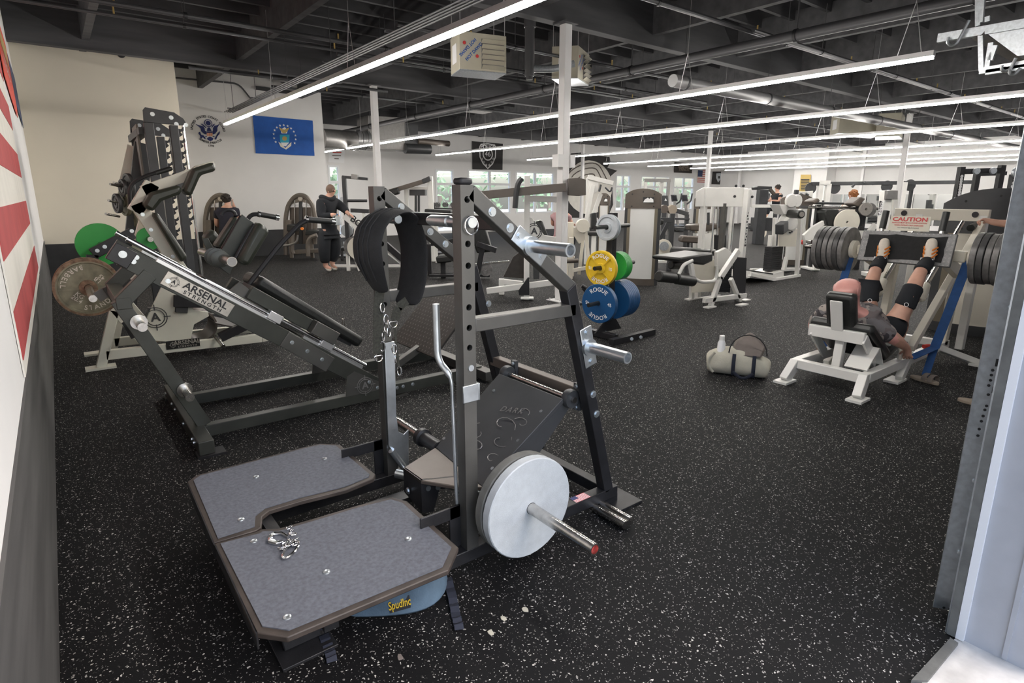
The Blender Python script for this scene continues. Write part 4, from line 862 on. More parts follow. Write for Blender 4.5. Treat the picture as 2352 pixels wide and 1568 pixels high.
# ================================================================== selectorised weight towers
def tower(label, pxl, pxr, ytop, ybase, sh=.22, cap='brown_cap', body='tower_white', logo=True, ang=-53, arc=.1):
    g = F0((pxl+pxr)/2, ybase); dep = (g-CC).dot(_f); w_ = (pxr-pxl)*dep/FPX; x0, x1 = g.x-w_/2, g.x+w_/2; y0 = g.y; d = w_*.34; bw = w_*.16
    z1 = PL(g, (_f.x, _f.y, 0))((pxl+pxr)/2, ytop).z; zc = z1-sh*z1
    t = thing('weight_tower', label, 'exercise machine', (g.x, g.y, 0), 'shrouded weight towers', rz=math.radians(ang))
    n = 12; prof = [(x0+w_*i/n, -arc*abs(2*i/n-1)**2.4) for i in range(n+1)]; bow = lambda i: bw*abs(2*i/n-1)**2.2
    def band(nm, m, za, zb, o=0, i0=0, i1=n, use=False):
        b = B(); vs = []
        for i in range(i0, i1+1):
            x, dz = prof[i]; zz = zb+(dz if use else 0); vs += [V((x, y0+bow(i)-o, za)), V((x, y0+bow(i)-o, zz)), V((x, y0+d, zz)), V((x, y0+d, za))]
        k_ = len(vs)//4; b.add(vs, [(i*4+k, i*4+(k+1) % 4, i*4+4+(k+1) % 4, i*4+4+k) for i in range(k_-1) for k in range(4)]+[(0, 1, 2, 3), (k_*4-1, k_*4-2, k_*4-3, k_*4-4)]); mk(b, nm, m, t, smooth=40)
    band('cap', cap, zc, z1, .012, use=True); band('front_panel', body, .12, zc-.002, .004, 2, n-2); band('kick_plate', cap, 0, .118, .01, 1, n-1)
    band('side_column', 'charcoal', .0, zc-.002, 0, 0, 1); band('side_column', 'charcoal', .0, zc-.002, 0, n-1, n); band('edge_trim', 'bronze', .1, zc-.003, .008, 1, 2); band('edge_trim', 'bronze', .1, zc-.003, .008, n-2, n-1)
    if logo:
        f = y0-.014; lo = mk(bx((x0+w_*.5, f, zc+.1), (x0+w_*.8, f+.03, zc+.2)), 'logo_plate', 'print_black', t); mk(B().prism([(x0+w_*.51, f-.002, zc+.11), (x0+w_*.79, f-.002, zc+.11), (x0+w_*.78, f-.002, zc+.16), (x0+w_*.71, f-.002, zc+.19), (x0+w_*.67, f-.002, zc+.17), (x0+w_*.63, f-.002, zc+.19), (x0+w_*.55, f-.002, zc+.16)], (0, .004, 0)), 'mountain_logo', 'print_white', lo)
    for fx, fz in ((.2, .8), (.5, .93), (.8, .8), (.2, .12), (.8, .12)): y_ = y0+bw*abs(2*fx-1)**2.2; part('screw', 'print_black', t, ('cyl', (x0+w_*fx, y_-.016, zc+(z1-zc)*fz*.9), (x0+w_*fx, y_+.01, zc+(z1-zc)*fz*.9), .013))
    return t
tower('tall white weight tower with brown cap and mountain logo behind the plate tree', 1427, 1507, 433, 655, .2)
tower('white weight tower with brown cap between the leg curl and the columns', 1586, 1650, 446, 612, .2, logo=False)
tower('white weight tower with brown cap behind the multi hip machine', 1783, 1850, 446, 608, .2, logo=False)
tower('slim white weight tower far behind the white plates', 1370, 1396, 443, 585, .2)
tower('huge charcoal topped weight tower behind the leg press', 2140, 2338, 432, 772, .3, 'charcoal', 'ivory', logo=False, ang=-74, arc=.17)
# ================================================================== people helpers
def skin(name, m, parent, J, E_, root, sub=2, extra=None, smooth=70, m2=None, where=None):
    """grow one continuous surface along a skeleton: J {key:(pos, r)} (r may be a pair), E_ edges"""
    ks = list(J); ix = {k: i for i, k in enumerate(ks)}; off = top(parent).location
    me = bpy.data.meshes.new(name); me.from_pydata([V(J[k][0])-off for k in ks], [(ix[a], ix[b]) for a, b in E_], [])
    o = bpy.data.objects.new(name, me); sc.collection.objects.link(o)
    o.modifiers.new('skin', 'SKIN'); sv = me.skin_vertices
    if not sv:
        bm = bmesh.new(); bm.from_mesh(me); bm.verts.layers.skin.verify(); bm.to_mesh(me); bm.free(); sv = me.skin_vertices
    for k in ks:
        r = J[k][1]; d = sv[0].data[ix[k]]; d.radius = r if isinstance(r, tuple) else (r, r); d.use_root = (k == root)
    o.modifiers[0].use_smooth_shade = True
    s = o.modifiers.new('sub', 'SUBSURF'); s.levels = s.render_levels = sub
    dg = bpy.context.evaluated_depsgraph_get(); dg.update(); em = bpy.data.meshes.new_from_object(o.evaluated_get(dg))
    if extra:
        bm = bmesh.new(); bm.from_mesh(em); n = len(bm.verts); vs = [bm.verts.new(v-off) for v in extra.v]
        for f in extra.f:
            try: bm.faces.new([vs[i] for i in f])
            except ValueError: pass
        bm.to_mesh(em); bm.free()
    bpy.data.objects.remove(o); em.shade_smooth(); em.materials.clear(); em.materials.append(MT[m])
    if m2:
        em.materials.append(MT[m2])
        for p in em.polygons: p.material_index = 1 if where(p.center+off) else 0
    ob = bpy.data.objects.new(name, em); sc.collection.objects.link(ob); ob.parent = parent; return ob
def hand(J, E_, wr, k, dirn, palm_n, size=1., curl=.6, thumb=1):
    """palm and five separate fingers, appended to a skeleton at wrist key wr"""
    d = V(dirn).normalized(); n = V(palm_n).normalized(); s = d.cross(n).normalized(); w = V(J[wr][0]); L = .09*size
    pk = k+'p'; J[pk] = (w+d*L*.55, (.02*size, .03*size)); E_.append((wr, pk))
    for i, (o, ln) in enumerate(((-.03, .075), (-.01, .085), (.01, .08), (.03, .062))):
        base = w+d*L+s*o*size; a = base+(d*math.cos(curl*.6)+n*math.sin(curl*.6))*ln*.5*size; e = a+(d*math.cos(curl*1.7)+n*math.sin(curl*1.7))*ln*.5*size
        J[k+'f%da' % i] = (base, .0105*size); J[k+'f%db' % i] = (a, .009*size); J[k+'f%dc' % i] = (e, .0075*size)
        E_ += [(pk, k+'f%da' % i), (k+'f%da' % i, k+'f%db' % i), (k+'f%db' % i, k+'f%dc' % i)]
    tb = w+d*L*.45-s*.035*size*thumb; te = tb+(d*.7-s*.5*thumb+n*.5).normalized()*.05*size
    J[k+'ta'] = (tb, .011*size); J[k+'tb'] = (te, .009*size); E_ += [(pk, k+'ta'), (k+'ta', k+'tb')]
def headgeo(c, fwd, up, R_=.1):
    """ears, nose, brow, lips and eye lids added onto the skinned head"""
    c, f, u = V(c), V(fwd).normalized(), V(up).normalized(); r = f.cross(u).normalized(); b = B()
    M_ = Matrix((r, f, u)).transposed()
    b.ell(c+f*R_*.98-u*R_*.15, (R_*.16, R_*.22, R_*.26), 8, 6, M_); b.ell(c+f*R_*.84-u*R_*.6, (R_*.3, R_*.14, R_*.1), 8, 6, M_)
    for s in (-1, 1):
        b.ell(c+r*s*R_*.83-u*R_*.1-f*R_*.05, (R_*.1, R_*.22, R_*.33), 8, 6, M_); b.ell(c+r*s*R_*.36+f*R_*.82+u*R_*.08, (R_*.16, R_*.1, R_*.1), 8, 6, M_)
    return b
def eyes(c, fwd, up, R_, par):
    c, f, u = V(c), V(fwd).normalized(), V(up).normalized(); r = f.cross(u).normalized()
    for s in (-1, 1): mk(B().ell(c+r*s*R_*.36+f*R_*.86+u*R_*.04, (R_*.09, R_*.09, R_*.06), 8, 6), 'eye', 'print_black', par)
# ================================================================== leg press
lp = thing('leg_press', 'white plate loaded leg press with a diamond footplate and caution sign', 'exercise machine', (5.9, 2.1, 0))
YN, YF = 1.83, 2.4
wp = 'white_powder'
def lb(nm, a, e, w=.07, h=.07, m=wp, side=(0, 1, 0)): return part(nm, m, lp, ('bar', a, e, w, h, side), bev=.005)
lb('front_crossbar', (5.03, YN-.03, .16), (5.03, YF+.03, .16), .07, .08, side=(1, 0, 0))
for y in (YN, YF):
    s = -1 if y == YN else 1
    lb('base_rail', (5.06, y, .16), (6.95, y, .16), .07, .08)
    lb('front_leg', (5.03, y, .17), (4.9, y+s*.02, .02), .07, .09); part('foot', wp, lp, ('box', (4.82, y-.06+s*.02, 0), (5.0, y+.06+s*.02, .02)))
    lb('rear_leg', (6.7, y, .16), (6.95, y+s*.3, .02), .05, .06); part('foot', wp, lp, ('box', (6.85, y+s*.3-.06, 0), (7.1, y+s*.3+.06, .02)))
    lb('guide_rail', (5.98, y, .26), (7.55, y, 1.4), .06, .07, m='ivory'); part('guide_rod', 'steel', lp, ('cyl', (5.9, y+s*-.1, .36), (7.2, y+s*-.1, 1.36), .02))
    lb('rear_upright', (6.85, y, .16), (6.98, y, 1.0), .07, .09, m='ivory'); lb('rear_upright', (7.45, y, .02), (7.5, y, 1.42), .07, .09)
    part('rod_bush', 'ivory', lp, ('lathe', (6.3, y-s*.1, .667), (.79, 0, .61), [(.03, 0), (.055, .02), (.055, .06), (.035, .2)]))
    lb('short_leg', (6.0, y, .2), (5.72, y+s*.03, .02), .06, .08); part('foot', wp, lp, ('box', (5.62, y-.06, 0), (5.82, y+.06, .02)))
lb('top_beam', (7.5, YN-.04, 1.42), (7.5, YF+.25, 1.42), .08, .12, m='ivory', side=(1, 0, 0))
for y in (1.9, 2.55): part('screw', 'print_black', lp, ('cyl', (7.455, y, 1.43), (7.45, y, 1.43), .03)); part('grip_knob', 'black_vinyl', lp, ('cyl', (7.44, y-.02, 1.32), (7.3, y-.02, 1.3), .035))
lb('rear_crossbar', (6.9, YN, .16), (6.9, YF, .16), .07, .07, side=(1, 0, 0))
b = B().pipe(fillet([(6.15, YN-.05, .26), (6.22, YN-.09, .27), (6.2, YN-.1, .12)], .04), .02, 10); mk(b, 'safety_handle', 'red_grip', lp)
mk(B().cyl((5.75, YN-.0, .2), (5.75, YN-.0, .3), .02), 'seat_grip', 'ivory', lp)
# sled and footplate
up_ = V((.25, 0, 1)).normalized(); F1 = lambda y, h: V((6.24, y, 1.14))+up_*h
sl = part('footplate', 'diamond_grey', lp, ('prism', [F1(1.7, -.15), F1(2.48, -.15), F1(2.48, .15), F1(1.7, .15)], (.03, 0, -.008)), bev=.008)
rb = B(); N_ = 26; ring_ = []
for k in range(4):
    cs = [(1.77, -.11), (2.42, -.11), (2.42, .115), (1.77, .115)]; a, e = cs[k], cs[(k+1) % 4]
    for t in range(8): ring_.append(F1(a[0]+(e[0]-a[0])*t/8+random.uniform(-.006, .006), a[1]+(e[1]-a[1])*t/8+random.uniform(-.008, .008))+V((-.003, 0, 0)))
mk(B().prism(ring_, (-.004, 0, .001)), 'rubber_tread', 'neoprene', sl)
dm = B()
for i in range(9):
    for j in range(24):
        p = F1(1.72+j*.032, -.135+i*.034)+V((-.001, 0, 0)); d = (V((0, .7 if (i+j) % 2 else -.7, 0))+up_*.7).normalized(); s_ = d.cross(V((-1, 0, .25))).normalized()
        dm.add([p-d*.01, p+s_*.003+V((-.0018, 0, 0)), p+d*.01, p-s_*.003+V((-.0018, 0, 0))], [(0, 1, 2, 3)])
mk(dm, 'tread_pattern', 'grey_metal', sl, kind='stuff')
for y in (1.76, 2.42): part('plate_bracket', 'ivory', lp, ('bar', (6.27, y, 1.05), (6.7, y, .9), .06, .1, (0, 1, 0)))
part('sled_tube', 'ivory', lp, ('bar', (6.42, 1.64, 1.08), (6.42, 2.56, 1.08), .09, .1, (1, 0, 0)), bev=.01)
part('plate_horn', 'steel', lp, ('cyl', (6.42, 1.62, 1.08), (6.42, 1.12, 1.08), .025)); part('plate_horn', 'steel', lp, ('cyl', (6.42, 2.58, 1.08), (6.42, 3.1, 1.08), .025))
for y in (1.6, 2.6): part('horn_collar', 'ivory', lp, ('lathe', (6.42, y, 1.08), (0, 1, 0), [(.06, -.03), (.09, -.02), (.09, .02), (.06, .03)]))
for y in (1.86, 2.36): part('handle_grip', 'black_vinyl', lp, ('cyl', (6.4, y, 1.3), (6.44, y, 1.47), .03)); part('handle_post', 'steel', lp, ('cyl', (6.36, y, 1.15), (6.4, y, 1.3), .02))
sg = mk(B().prism([(6.36, 1.95, 1.29), (6.36, 2.3, 1.29), (6.39, 2.29, 1.425), (6.39, 1.96, 1.425)], (.006, 0, 0)), 'caution_sign', 'caution_cream', lp)
R3, U3 = V((0, -1, 0)), V((.22, 0, 1)).normalized(); sc0 = V((6.3575, 2.125, 1.29))
text('CAUTION', .052, sc0+U3*.108, R3, U3, 'print_red', sg, weight=.03, xs=1.25); text('HANDLES MUST BE IN LOCKED POSITION', .019, sc0+U3*.075, R3, U3, 'print_red', sg, weight=.015, xs=.82)
text('WHEN DOING CALF EXERCISES', .019, sc0+U3*.052, R3, U3, 'print_red', sg, weight=.015, xs=.9); text('NO WEIGHT BELTS PLEASE', .015, sc0+U3*.028, R3, U3, 'print_black', sg)
for k in range(6):
    for y0, s, side in ((1.55, -1, 'near'), (2.65, 1, 'far')):
        plate((6.42, y0+s*.052*k, 1.075), (0, s, 0), .228 if k != 2 else .22, .046, ('iron_plate', 'dark_iron', 'iron_plate')[k % 3], '%s heavy plate from the footplate on the %s leg press horn' % (ORD[k], side), 'plates on the leg press')
# seat
lb('seat_post', (5.14, 2.1, .1), (5.17, 2.1, .42), .07, .07, side=(0, 1, 0)); lb('back_frame', (5.13, 1.9, .46), (5.13, 2.36, .46), .1, .05, side=(0, 0, 1))
for y in (1.9, 2.33): lb('back_frame', (5.12, y, .46), (5.42, y, .2), .02, .09)
lb('head_bracket', (5.13, 2.12, .44), (5.02, 2.12, .76), .1, .012, side=(0, 1, 0))
part('head_pad', 'black_vinyl', lp, ('bar', (5.2, 2.12, .52), (5.1, 2.12, .82), .24, .1, (0, 1, 0)), bev=.035)
part('back_pad', 'black_vinyl', lp, ('bar', (5.16, 2.12, .55), (5.62, 2.12, .24), .52, .09, (0, 1, 0)), bev=.03)
part('seat_pad', 'black_vinyl', lp, ('bar', (5.6, 2.12, .22), (5.92, 2.12, .3), .46, .08, (0, 1, 0)), bev=.03)
wc = mk(B().prism([(5.1, 1.84, .2), (5.1, 2.02, .2), (5.3, 2.02, .36), (5.3, 1.84, .36)], (-.01, 0, .012)), 'warning_cover', wp, lp)
mk(B().prism([(5.3, 1.84, .36), (5.3, 2.02, .36), (5.42, 2.02, .2), (5.42, 1.84, .2)], (.008, 0, .008)), 'warning_cover', wp, lp)
wd = V((-.2, 0, -.16)).normalized(); wo = V((5.19, 1.93, .2865)); ws = mk(B().bar(wo-V((0, .085, 0)), wo+V((0, .085, 0)), .026, .002, wd), 'warning_strip', 'print_red', wc)
text('WARNING', .02, wo+V((-.006, 0, .008)), (0, -1, 0), -wd, 'print_white', ws, weight=.02, xs=1.2)
# blue bands
for k, (a, c, e) in enumerate((((6.4, 1.62, 1.05), (6.1, 1.68, .28), (5.83, 1.77, .21)), ((6.4, 2.62, 1.0), (6.15, 2.6, .5), (5.9, 2.5, .2)))):
    bd = mk(B().bar(V(a), V(c), .075, .006, (0, 1, 0)).bar(V(c), V(e), .075, .006, (0, 1, 0)).bar(V(c), V((c[0]-.12, c[1], .04)), .06, .006, (0, 1, 0)), 'resistance_band', 'strap_blue', label=('wide blue resistance band looped over the near leg press horn', 'wide blue resistance band on the far leg press horn, beside the bald man')[k], cat='resistance band', group='blue bands on the leg press')
# ================================================================== man on the leg press
mn = thing('person', 'bald man in grey camouflage shirt and black knee sleeves pushing the leg press', 'person', (5.7, 2.1, .3))
X = lambda x, u, v: PX(x)(u, v)
hd = X(5.27, 1945, 662)
J = {'pel': (X(5.76, 2020, 775), .12), 'belly': (X(5.66, 2000, 755), .13), 'chest': (X(5.5, 1975, 738), .13), 'up': (X(5.4, 1957, 728), .1), 'nk': (X(5.33, 1953, 708), .072), 'h0': (hd+V((.035, 0, -.05)), .1), 'h1': (hd, .122), 'h2': (hd+V((-.035, 0, .05)), .1),
     'shL': (X(5.42, 1898, 722), .085), 'elL': (X(5.5, 1868, 745), .06), 'wrL': (X(5.75, 1880, 790), .035),
     'shR': (X(5.42, 2000, 742), .085), 'elR': (X(5.5, 2055, 778), .06), 'wrR': (X(5.66, 2082, 798), .034),
     'hpL': (X(5.78, 2000, 750), .09), 'knL': (X(5.86, 1993, 672), .068), 'cfL': (X(5.95, 2005, 638), .062), 'anL': (X(6.12, 2019, 597), .042),
     'hpR': (X(5.74, 2045, 762), .095), 'knR': (X(5.84, 2090, 680), .07), 'cfR': (X(5.95, 2107, 640), .064), 'anR': (X(6.12, 2127, 600), .042),
     'toL': (F1(0, .0), .04), 'toR': (F1(0, .0), .04)}
for s in 'LR': a = J['an'+s][0]; J['he'+s] = (V((6.19, a.y, a.z+.0)), .034); J['to'+s] = (V((6.2, a.y, a.z+.16)), .034)
E_ = [('pel', 'belly'), ('belly', 'chest'), ('chest', 'up'), ('up', 'nk'), ('nk', 'h0'), ('h0', 'h1'), ('h1', 'h2')]
for s in 'LR': E_ += [('up', 'sh'+s), ('sh'+s, 'el'+s), ('el'+s, 'wr'+s), ('pel', 'hp'+s), ('hp'+s, 'kn'+s), ('kn'+s, 'cf'+s), ('cf'+s, 'an'+s), ('an'+s, 'he'+s), ('he'+s, 'to'+s)]
hand(J, E_, 'wrR', 'r', (.25, -.05, -.6), (.9, .2, 0), 1.0, 1.2); hand(J, E_, 'wrL', 'l', (.6, .1, -.5), (.5, -.3, -.6), 1.0, .9)
hg = headgeo(hd, (.85, -.1, .35), (-.35, 0, .9), .12)
body = skin('body', 'skin_pink', mn, J, E_, 'pel', 2, hg, m2='skin', where=lambda p: p.x > 5.48)
S2 = {k: J[k] for k in ('pel', 'belly', 'chest', 'up', 'shL', 'shR', 'elL', 'elR')}
S2 = {k: (p, {'pel': .15, 'belly': .18, 'chest': .2, 'up': .165}.get(k, r+.022)) for k, (p, r) in S2.items()}; S2['elL'] = (S2['elL'][0], .075); S2['elR'] = (S2['elR'][0], .078); S2['nk'] = (J['nk'][0].lerp(J['up'][0], .4), .1)
skin('camouflage_shirt', 'camo', mn, S2, [('pel', 'belly'), ('belly', 'chest'), ('chest', 'up'), ('up', 'nk'), ('up', 'shL'), ('up', 'shR'), ('shL', 'elL'), ('shR', 'elR')], 'pel')
for s in 'LR':
    h, k, c, a = (J[n+s][0] for n in ('hp', 'kn', 'cf', 'an'))
    skin('shorts', 'cloth_black', mn, {'a': (J['pel'][0].lerp(h, .5), .13), 'b': (h, .128), 'c': (h.lerp(k, .5), .11)}, [('a', 'b'), ('b', 'c')], 'a')
    skin('knee_sleeve', 'cloth_black', mn, {'a': (h.lerp(k, .7), .094), 'b': (k, .09), 'c': (k.lerp(c, .5), .084)}, [('a', 'b'), ('b', 'c')], 'b')
    mk(B().ring(h.lerp(k, .72)+V((-.085, -.04, .03)), h.lerp(k, .72)+V((-.088, -.042, .031)), .018, .014, 14), 'sleeve_logo', 'print_white', mn)
    skin('sock', 'cloth_black', mn, {'a': (c.lerp(a, .42), .078), 'b': (c.lerp(a, .8), .066), 'c': (J['he'+s][0], .055)}, [('a', 'b'), ('b', 'c')], 'b')
    y = a.y; z = a.z+.02
    sh = skin('shoe', 'shoe_white', mn, {'a': (V((6.175, y, z-.04)), .042), 'b': (V((6.18, y, z+.03)), .05), 'c': (V((6.19, y, z+.11)), .05), 'd': (V((6.195, y, z+.19)), .042)}, [('a', 'b'), ('b', 'c'), ('c', 'd')], 'b')
    for k_ in range(3):
        for sd in (-1, 1): mk(B().bar(V((6.135, y+sd*.03, z+.01+k_*.035)), V((6.19, y+sd*.055, z+.045+k_*.03)), .012, .006, (0, 0, 1)), 'stripe', 'orange', sh)
    mk(B().bar(V((6.13, y-.05, z-.01)), V((6.13, y+.05, z-.005)), .03, .012, (0, 0, 1)), 'shoe_strap', 'print_white', sh)
# ================================================================== bag, bottle, sandals
bgx = F0(1690, 868); bg_ = thing('gym_bag', 'open canvas gym bag with navy straps on the floor beside the leg press', 'bag', (bgx.x, bgx.y, 0))
D1 = (F0(1760, 862)-F0(1610, 845)); D1.z = 0; W_ = .56; D1.normalize(); D2 = V((-D1.y, D1.x, 0)); c0 = bgx+D2*.14
b = B(); sec = []
for i in range(11):
    t = i/10; u = (t-.5)*W_; w_ = .15*(1-abs(2*t-1)**4*.35); h = .24*(1-.28*abs(2*t-1)**2)+.02*math.sin(5*t)
    for a in range(12):
        an_ = 2*math.pi*a/12; r = V((math.cos(an_), math.sin(an_))); sec.append(c0+D1*u*(1+.06*math.sin(an_))+D2*(w_*r.x*(1 if r.y < 0 else .82))+V((0, 0, h*.5+h*.5*max(-1, min(1, 1.15*r.y)))))
b.add(sec, [(i*12+k, i*12+(k+1) % 12, i*12+12+(k+1) % 12, i*12+12+k) for i in range(10) for k in range(12)]+[tuple(range(12)), tuple(range(131, 119, -1))]); mk(b, 'bag_body', 'canvas', bg_, smooth=60, sub=1)
b = B(); cc = c0+D1*.06+V((0, 0, .2)); b.prism([cc+D1*-.13-D2*.1, cc+D1*.14-D2*.1, cc+D1*.17+D2*.02+V((0, 0, .08)), cc+D1*.02+D2*.05+V((0, 0, .19)), cc-D1*.1+D2*.03+V((0, 0, .1))], D2*.07); mk(b, 'bag_flap', 'bag_grey', bg_, bev=.03)
mk(B().pipe([cc+D1*(.16*math.cos(a)+.02)-D2*.1+V((0, 0, .02+.18*max(0, math.sin(a)))) for a in [k*math.pi/10 for k in range(11)]], .006, 6), 'zip', 'print_black', bg_)
for u in (-.03, .14): mk(B().pipe([c0+D1*u-D2*(.13+.02*math.sin(t*math.pi))+V((0, 0, .22-.2*t)) for t in [k/7 for k in range(8)]], [(.016, .004)]*8, 8, flat=D1), 'strap', 'bag_navy', bg_)
mk(B().pipe([c0+D1*(-.03+.17*t)-D2*(.155)+V((0, 0, .06-.05*math.sin(t*math.pi))) for t in [k/8 for k in range(9)]], [(.014, .004)]*9, 8, flat=(0, 0, 1)), 'strap', 'bag_navy', bg_)
mk(B().pipe([c0-D1*(.2+.05*math.sin(t*3.1))-D2*.1+V((0, 0, .21-.19*t)) for t in [k/7 for k in range(8)]], [(.012, .004)]*8, 8, flat=D1), 'strap', 'canvas', bg_)
bc = PL(c0, (0.7, .7, 0))(1657, 795)
bt = thing('water_bottle', 'white capped bottle sticking out of the canvas gym bag', 'bottle', (bc.x, bc.y, .14)); part('bottle_body', 'print_white', bt, ('lathe', (bc.x, bc.y, .14), (0, 0, 1), [(.035, 0), (.035, .15), (.022, .18)])); part('bottle_cap', 'white_powder', bt, ('cyl', (bc.x, bc.y, .32), (bc.x, bc.y, .36), .024))
def sandal(p, ang, label):
    c = F0(*p); t = thing('sandal', label, 'sandal', (c.x, c.y, 0), 'slide sandals'); d = V((math.cos(ang), math.sin(ang), 0)); s = V((-d.y, d.x, 0)); pts = []
    for k in range(16): a = 2*math.pi*k/16; pts.append(c+d*.13*math.cos(a)+s*(.05-.012*math.cos(a+.6))*math.sin(a))
    mk(B().prism(pts, (0, 0, .028)), 'sole', 'sandal', t, bev=.006)
    for o in (.02, .075): mk(B().pipe([c+d*o+s*.052*math.cos(a)+V((0, 0, .025+.055*math.sin(a))) for a in [k*math.pi/8 for k in range(9)]], [(.022, .006)]*9, 8, flat=d), 'strap', 'bag_grey', t)
sandal((2123, 876), -1.9, 'brown two strap sandal beside the leg press foot'); sandal((2243, 930), -1.6, 'brown sandal partly hidden behind the door track')
# ================================================================== spotter seen as a hand and forearm behind the door track
sp = thing('person', 'person in grey sleeve gripping the leg press handle behind the door track', 'person', (7.3, 1.35, 0))
fx = X(7.3, 2262, 505)
J = {'sh': (V((7.45, .98, 1.45)), .075), 'el': (V((7.42, 1.15, 1.12)), .055), 'fa': (V((7.4, 1.4, 1.3)), .05), 'wr': (X(7.32, 2284, 511), .034), 'ch': (V((7.5, .86, 1.25)), .16), 'up': (V((7.5, .84, 1.46)), .13), 'nk': (V((7.5, .83, 1.58)), .06), 'h1': (V((7.48, .84, 1.7)), .1), 'h2': (V((7.49, .84, 1.77)), .085), 'pel': (V((7.5, .88, .98)), .15),
     'hp': (V((7.5, 1.0, .9)), .1), 'kn': (V((7.45, 1.0, .5)), .07), 'an': (V((7.5, 1.0, .1)), .045), 'to': (V((7.33, 1.0, .045)), .04), 'hq': (V((7.5, .76, .9)), .1), 'kq': (V((7.45, .76, .5)), .07), 'aq': (V((7.5, .76, .1)), .045), 'tq': (V((7.33, .76, .045)), .04)}
J['el'] = (J['wr'][0].lerp(J['sh'][0], .62)+V((.06, 0, -.1)), .055); J['fa'] = (J['wr'][0].lerp(J['el'][0], .6), .052)
E_ = [('pel', 'ch'), ('ch', 'up'), ('up', 'nk'), ('nk', 'h1'), ('h1', 'h2'), ('up', 'sh'), ('sh', 'el'), ('el', 'fa'), ('fa', 'wr'), ('pel', 'hp'), ('hp', 'kn'), ('kn', 'an'), ('an', 'to'), ('pel', 'hq'), ('hq', 'kq'), ('kq', 'aq'), ('aq', 'tq')]
hand(J, E_, 'wr', 'r', fx-J['wr'][0], (-.2, .3, -.9), 1.1, 1.5)
skin('body', 'skin', sp, J, E_, 'pel'); skin('shirt', 'bag_grey', sp, {k: (J[k][0], J[k][1]+.025) for k in ('pel', 'ch', 'up', 'sh')}|{'el': (J['el'][0].lerp(J['fa'][0], .25), .075)}, [('pel', 'ch'), ('ch', 'up'), ('up', 'sh'), ('sh', 'el')], 'pel')
skin('trousers', 'cloth_black', sp, {k: (J[k][0], J[k][1]+.025) for k in ('pel', 'hp', 'kn', 'an', 'hq', 'kq', 'aq')}, [('pel', 'hp'), ('hp', 'kn'), ('kn', 'an'), ('pel', 'hq'), ('hq', 'kq'), ('kq', 'aq')], 'pel')
mk(B().ell((7.5, .84, 1.75), (.103, .108, .09)), 'hair', 'hair_dark', sp)
# ================================================================== flags, banners, emblem
def poly(P, pts, m, par, name, th=.004, o=0, ax=(0, -1, 0)):
    ax = V(ax); return mk(B().prism([P(*p)+ax*o for p in pts], ax*th), name, m, par, smooth=0)
ux = lambda y0, y1, z0, z1, x0=-.2, x1=-.196: bx((x0, y0, z0), (x1, y1, z1))
uf = thing('national_flag', 'huge red and white striped national flag hanging on the left wall', 'flag', (-.2, 5.6, .8))
mk(ux(3.38, 7.86, .79, 3.78, -.208, -.201), 'cloth', 'flag_white', uf)
for k in range(7): mk(ux(3.4, 7.82, .865+k*.45, 1.09+k*.45, -.201, -.198), 'red_stripe', 'flag_red', uf)
mk(ux(3.4, 5.3, 2.2, 3.75, -.1985, -.196), 'canton', 'banner_navy', uf)
mr = thing('red_banner', 'red military banner with white lettering high on the left wall', 'banner', (-.2, 9.6, 2.6))
rbn = mk(B().prism([(-.2, 8.3, 2.78), (-.2, 9.5, 2.66), (-.2, 10.6, 2.6), (-.2, 11.1, 2.78), (-.2, 11.1, 3.6), (-.2, 8.3, 3.6)], (.006, 0, 0)), 'cloth', 'banner_red', mr)
text('UNITED STATES', .2, (-.193, 9.6, 3.05), (0, 1, 0), (0, 0, 1), 'print_white', rbn)
mk(ux(8.9, 10.6, 3.2, 3.45, -.194, -.19), 'scroll', 'gold', rbn)
mk(B().prism([(-.2, 11.2, 2.82), (-.2, 13.4, 2.7), (-.2, 13.4, 3.5), (-.2, 11.2, 3.5)], (.006, 0, 0)), 'navy_banner', 'banner_navy', label='narrow navy banner behind the red one on the left wall', cat='banner')
S = PY(16.79)
em = thing('wall_emblem', 'navy eagle emblem with arched lettering painted on the white recess wall', 'wall emblem', tuple(S(482, 297)))
ec = S(479, 296); k_ = .0
Z = lambda l: [(430+a/9.96, 255+b/9.96) for a, b in l]
for pts in (((185, 290), (260, 320), (370, 350), (400, 400), (405, 450), (445, 470), (445, 535), (380, 520), (320, 460), (310, 400), (270, 360)), ((755, 285), (690, 320), (620, 340), (590, 390), (590, 440), (575, 470), (580, 535), (640, 520), (690, 450), (690, 380), (720, 330))): poly(S, Z(pts), 'print_navy', em, 'wing')
poly(S, Z(((470, 375), (520, 375), (550, 440), (560, 460), (450, 460), (455, 410))), 'print_navy', em, 'head'); poly(S, Z(((450, 620), (520, 580), (600, 625), (580, 665), (530, 690), (470, 660))), 'print_navy', em, 'tail')
sh_ = poly(S, Z(((445, 465), (580, 465), (580, 560), (515, 590), (448, 570))), 'print_white', em, 'shield'); poly(S, Z(((448, 468), (577, 468), (577, 498), (448, 498))), 'print_navy', sh_, 'chief', o=.005)
for k in range(6): x = 452+k*22; poly(S, Z(((x, 500), (x+12, 500), (x+12, 572), (x, 572))), 'orange', sh_, 'pale', o=.005)
c = S(430+480/9.96, 255+275/9.96); r_ = (S(430+570/9.96, 282)-c).length
mk(B().ring(c, c+V((0, -.005, 0)), r_, r_*.82, 28), 'medallion_ring', 'print_navy', em); mk(B().cyl(c+V((0, -.001, 0)), c+V((0, -.005, 0)), r_*.6, n=24), 'medallion', 'print_navy', em)
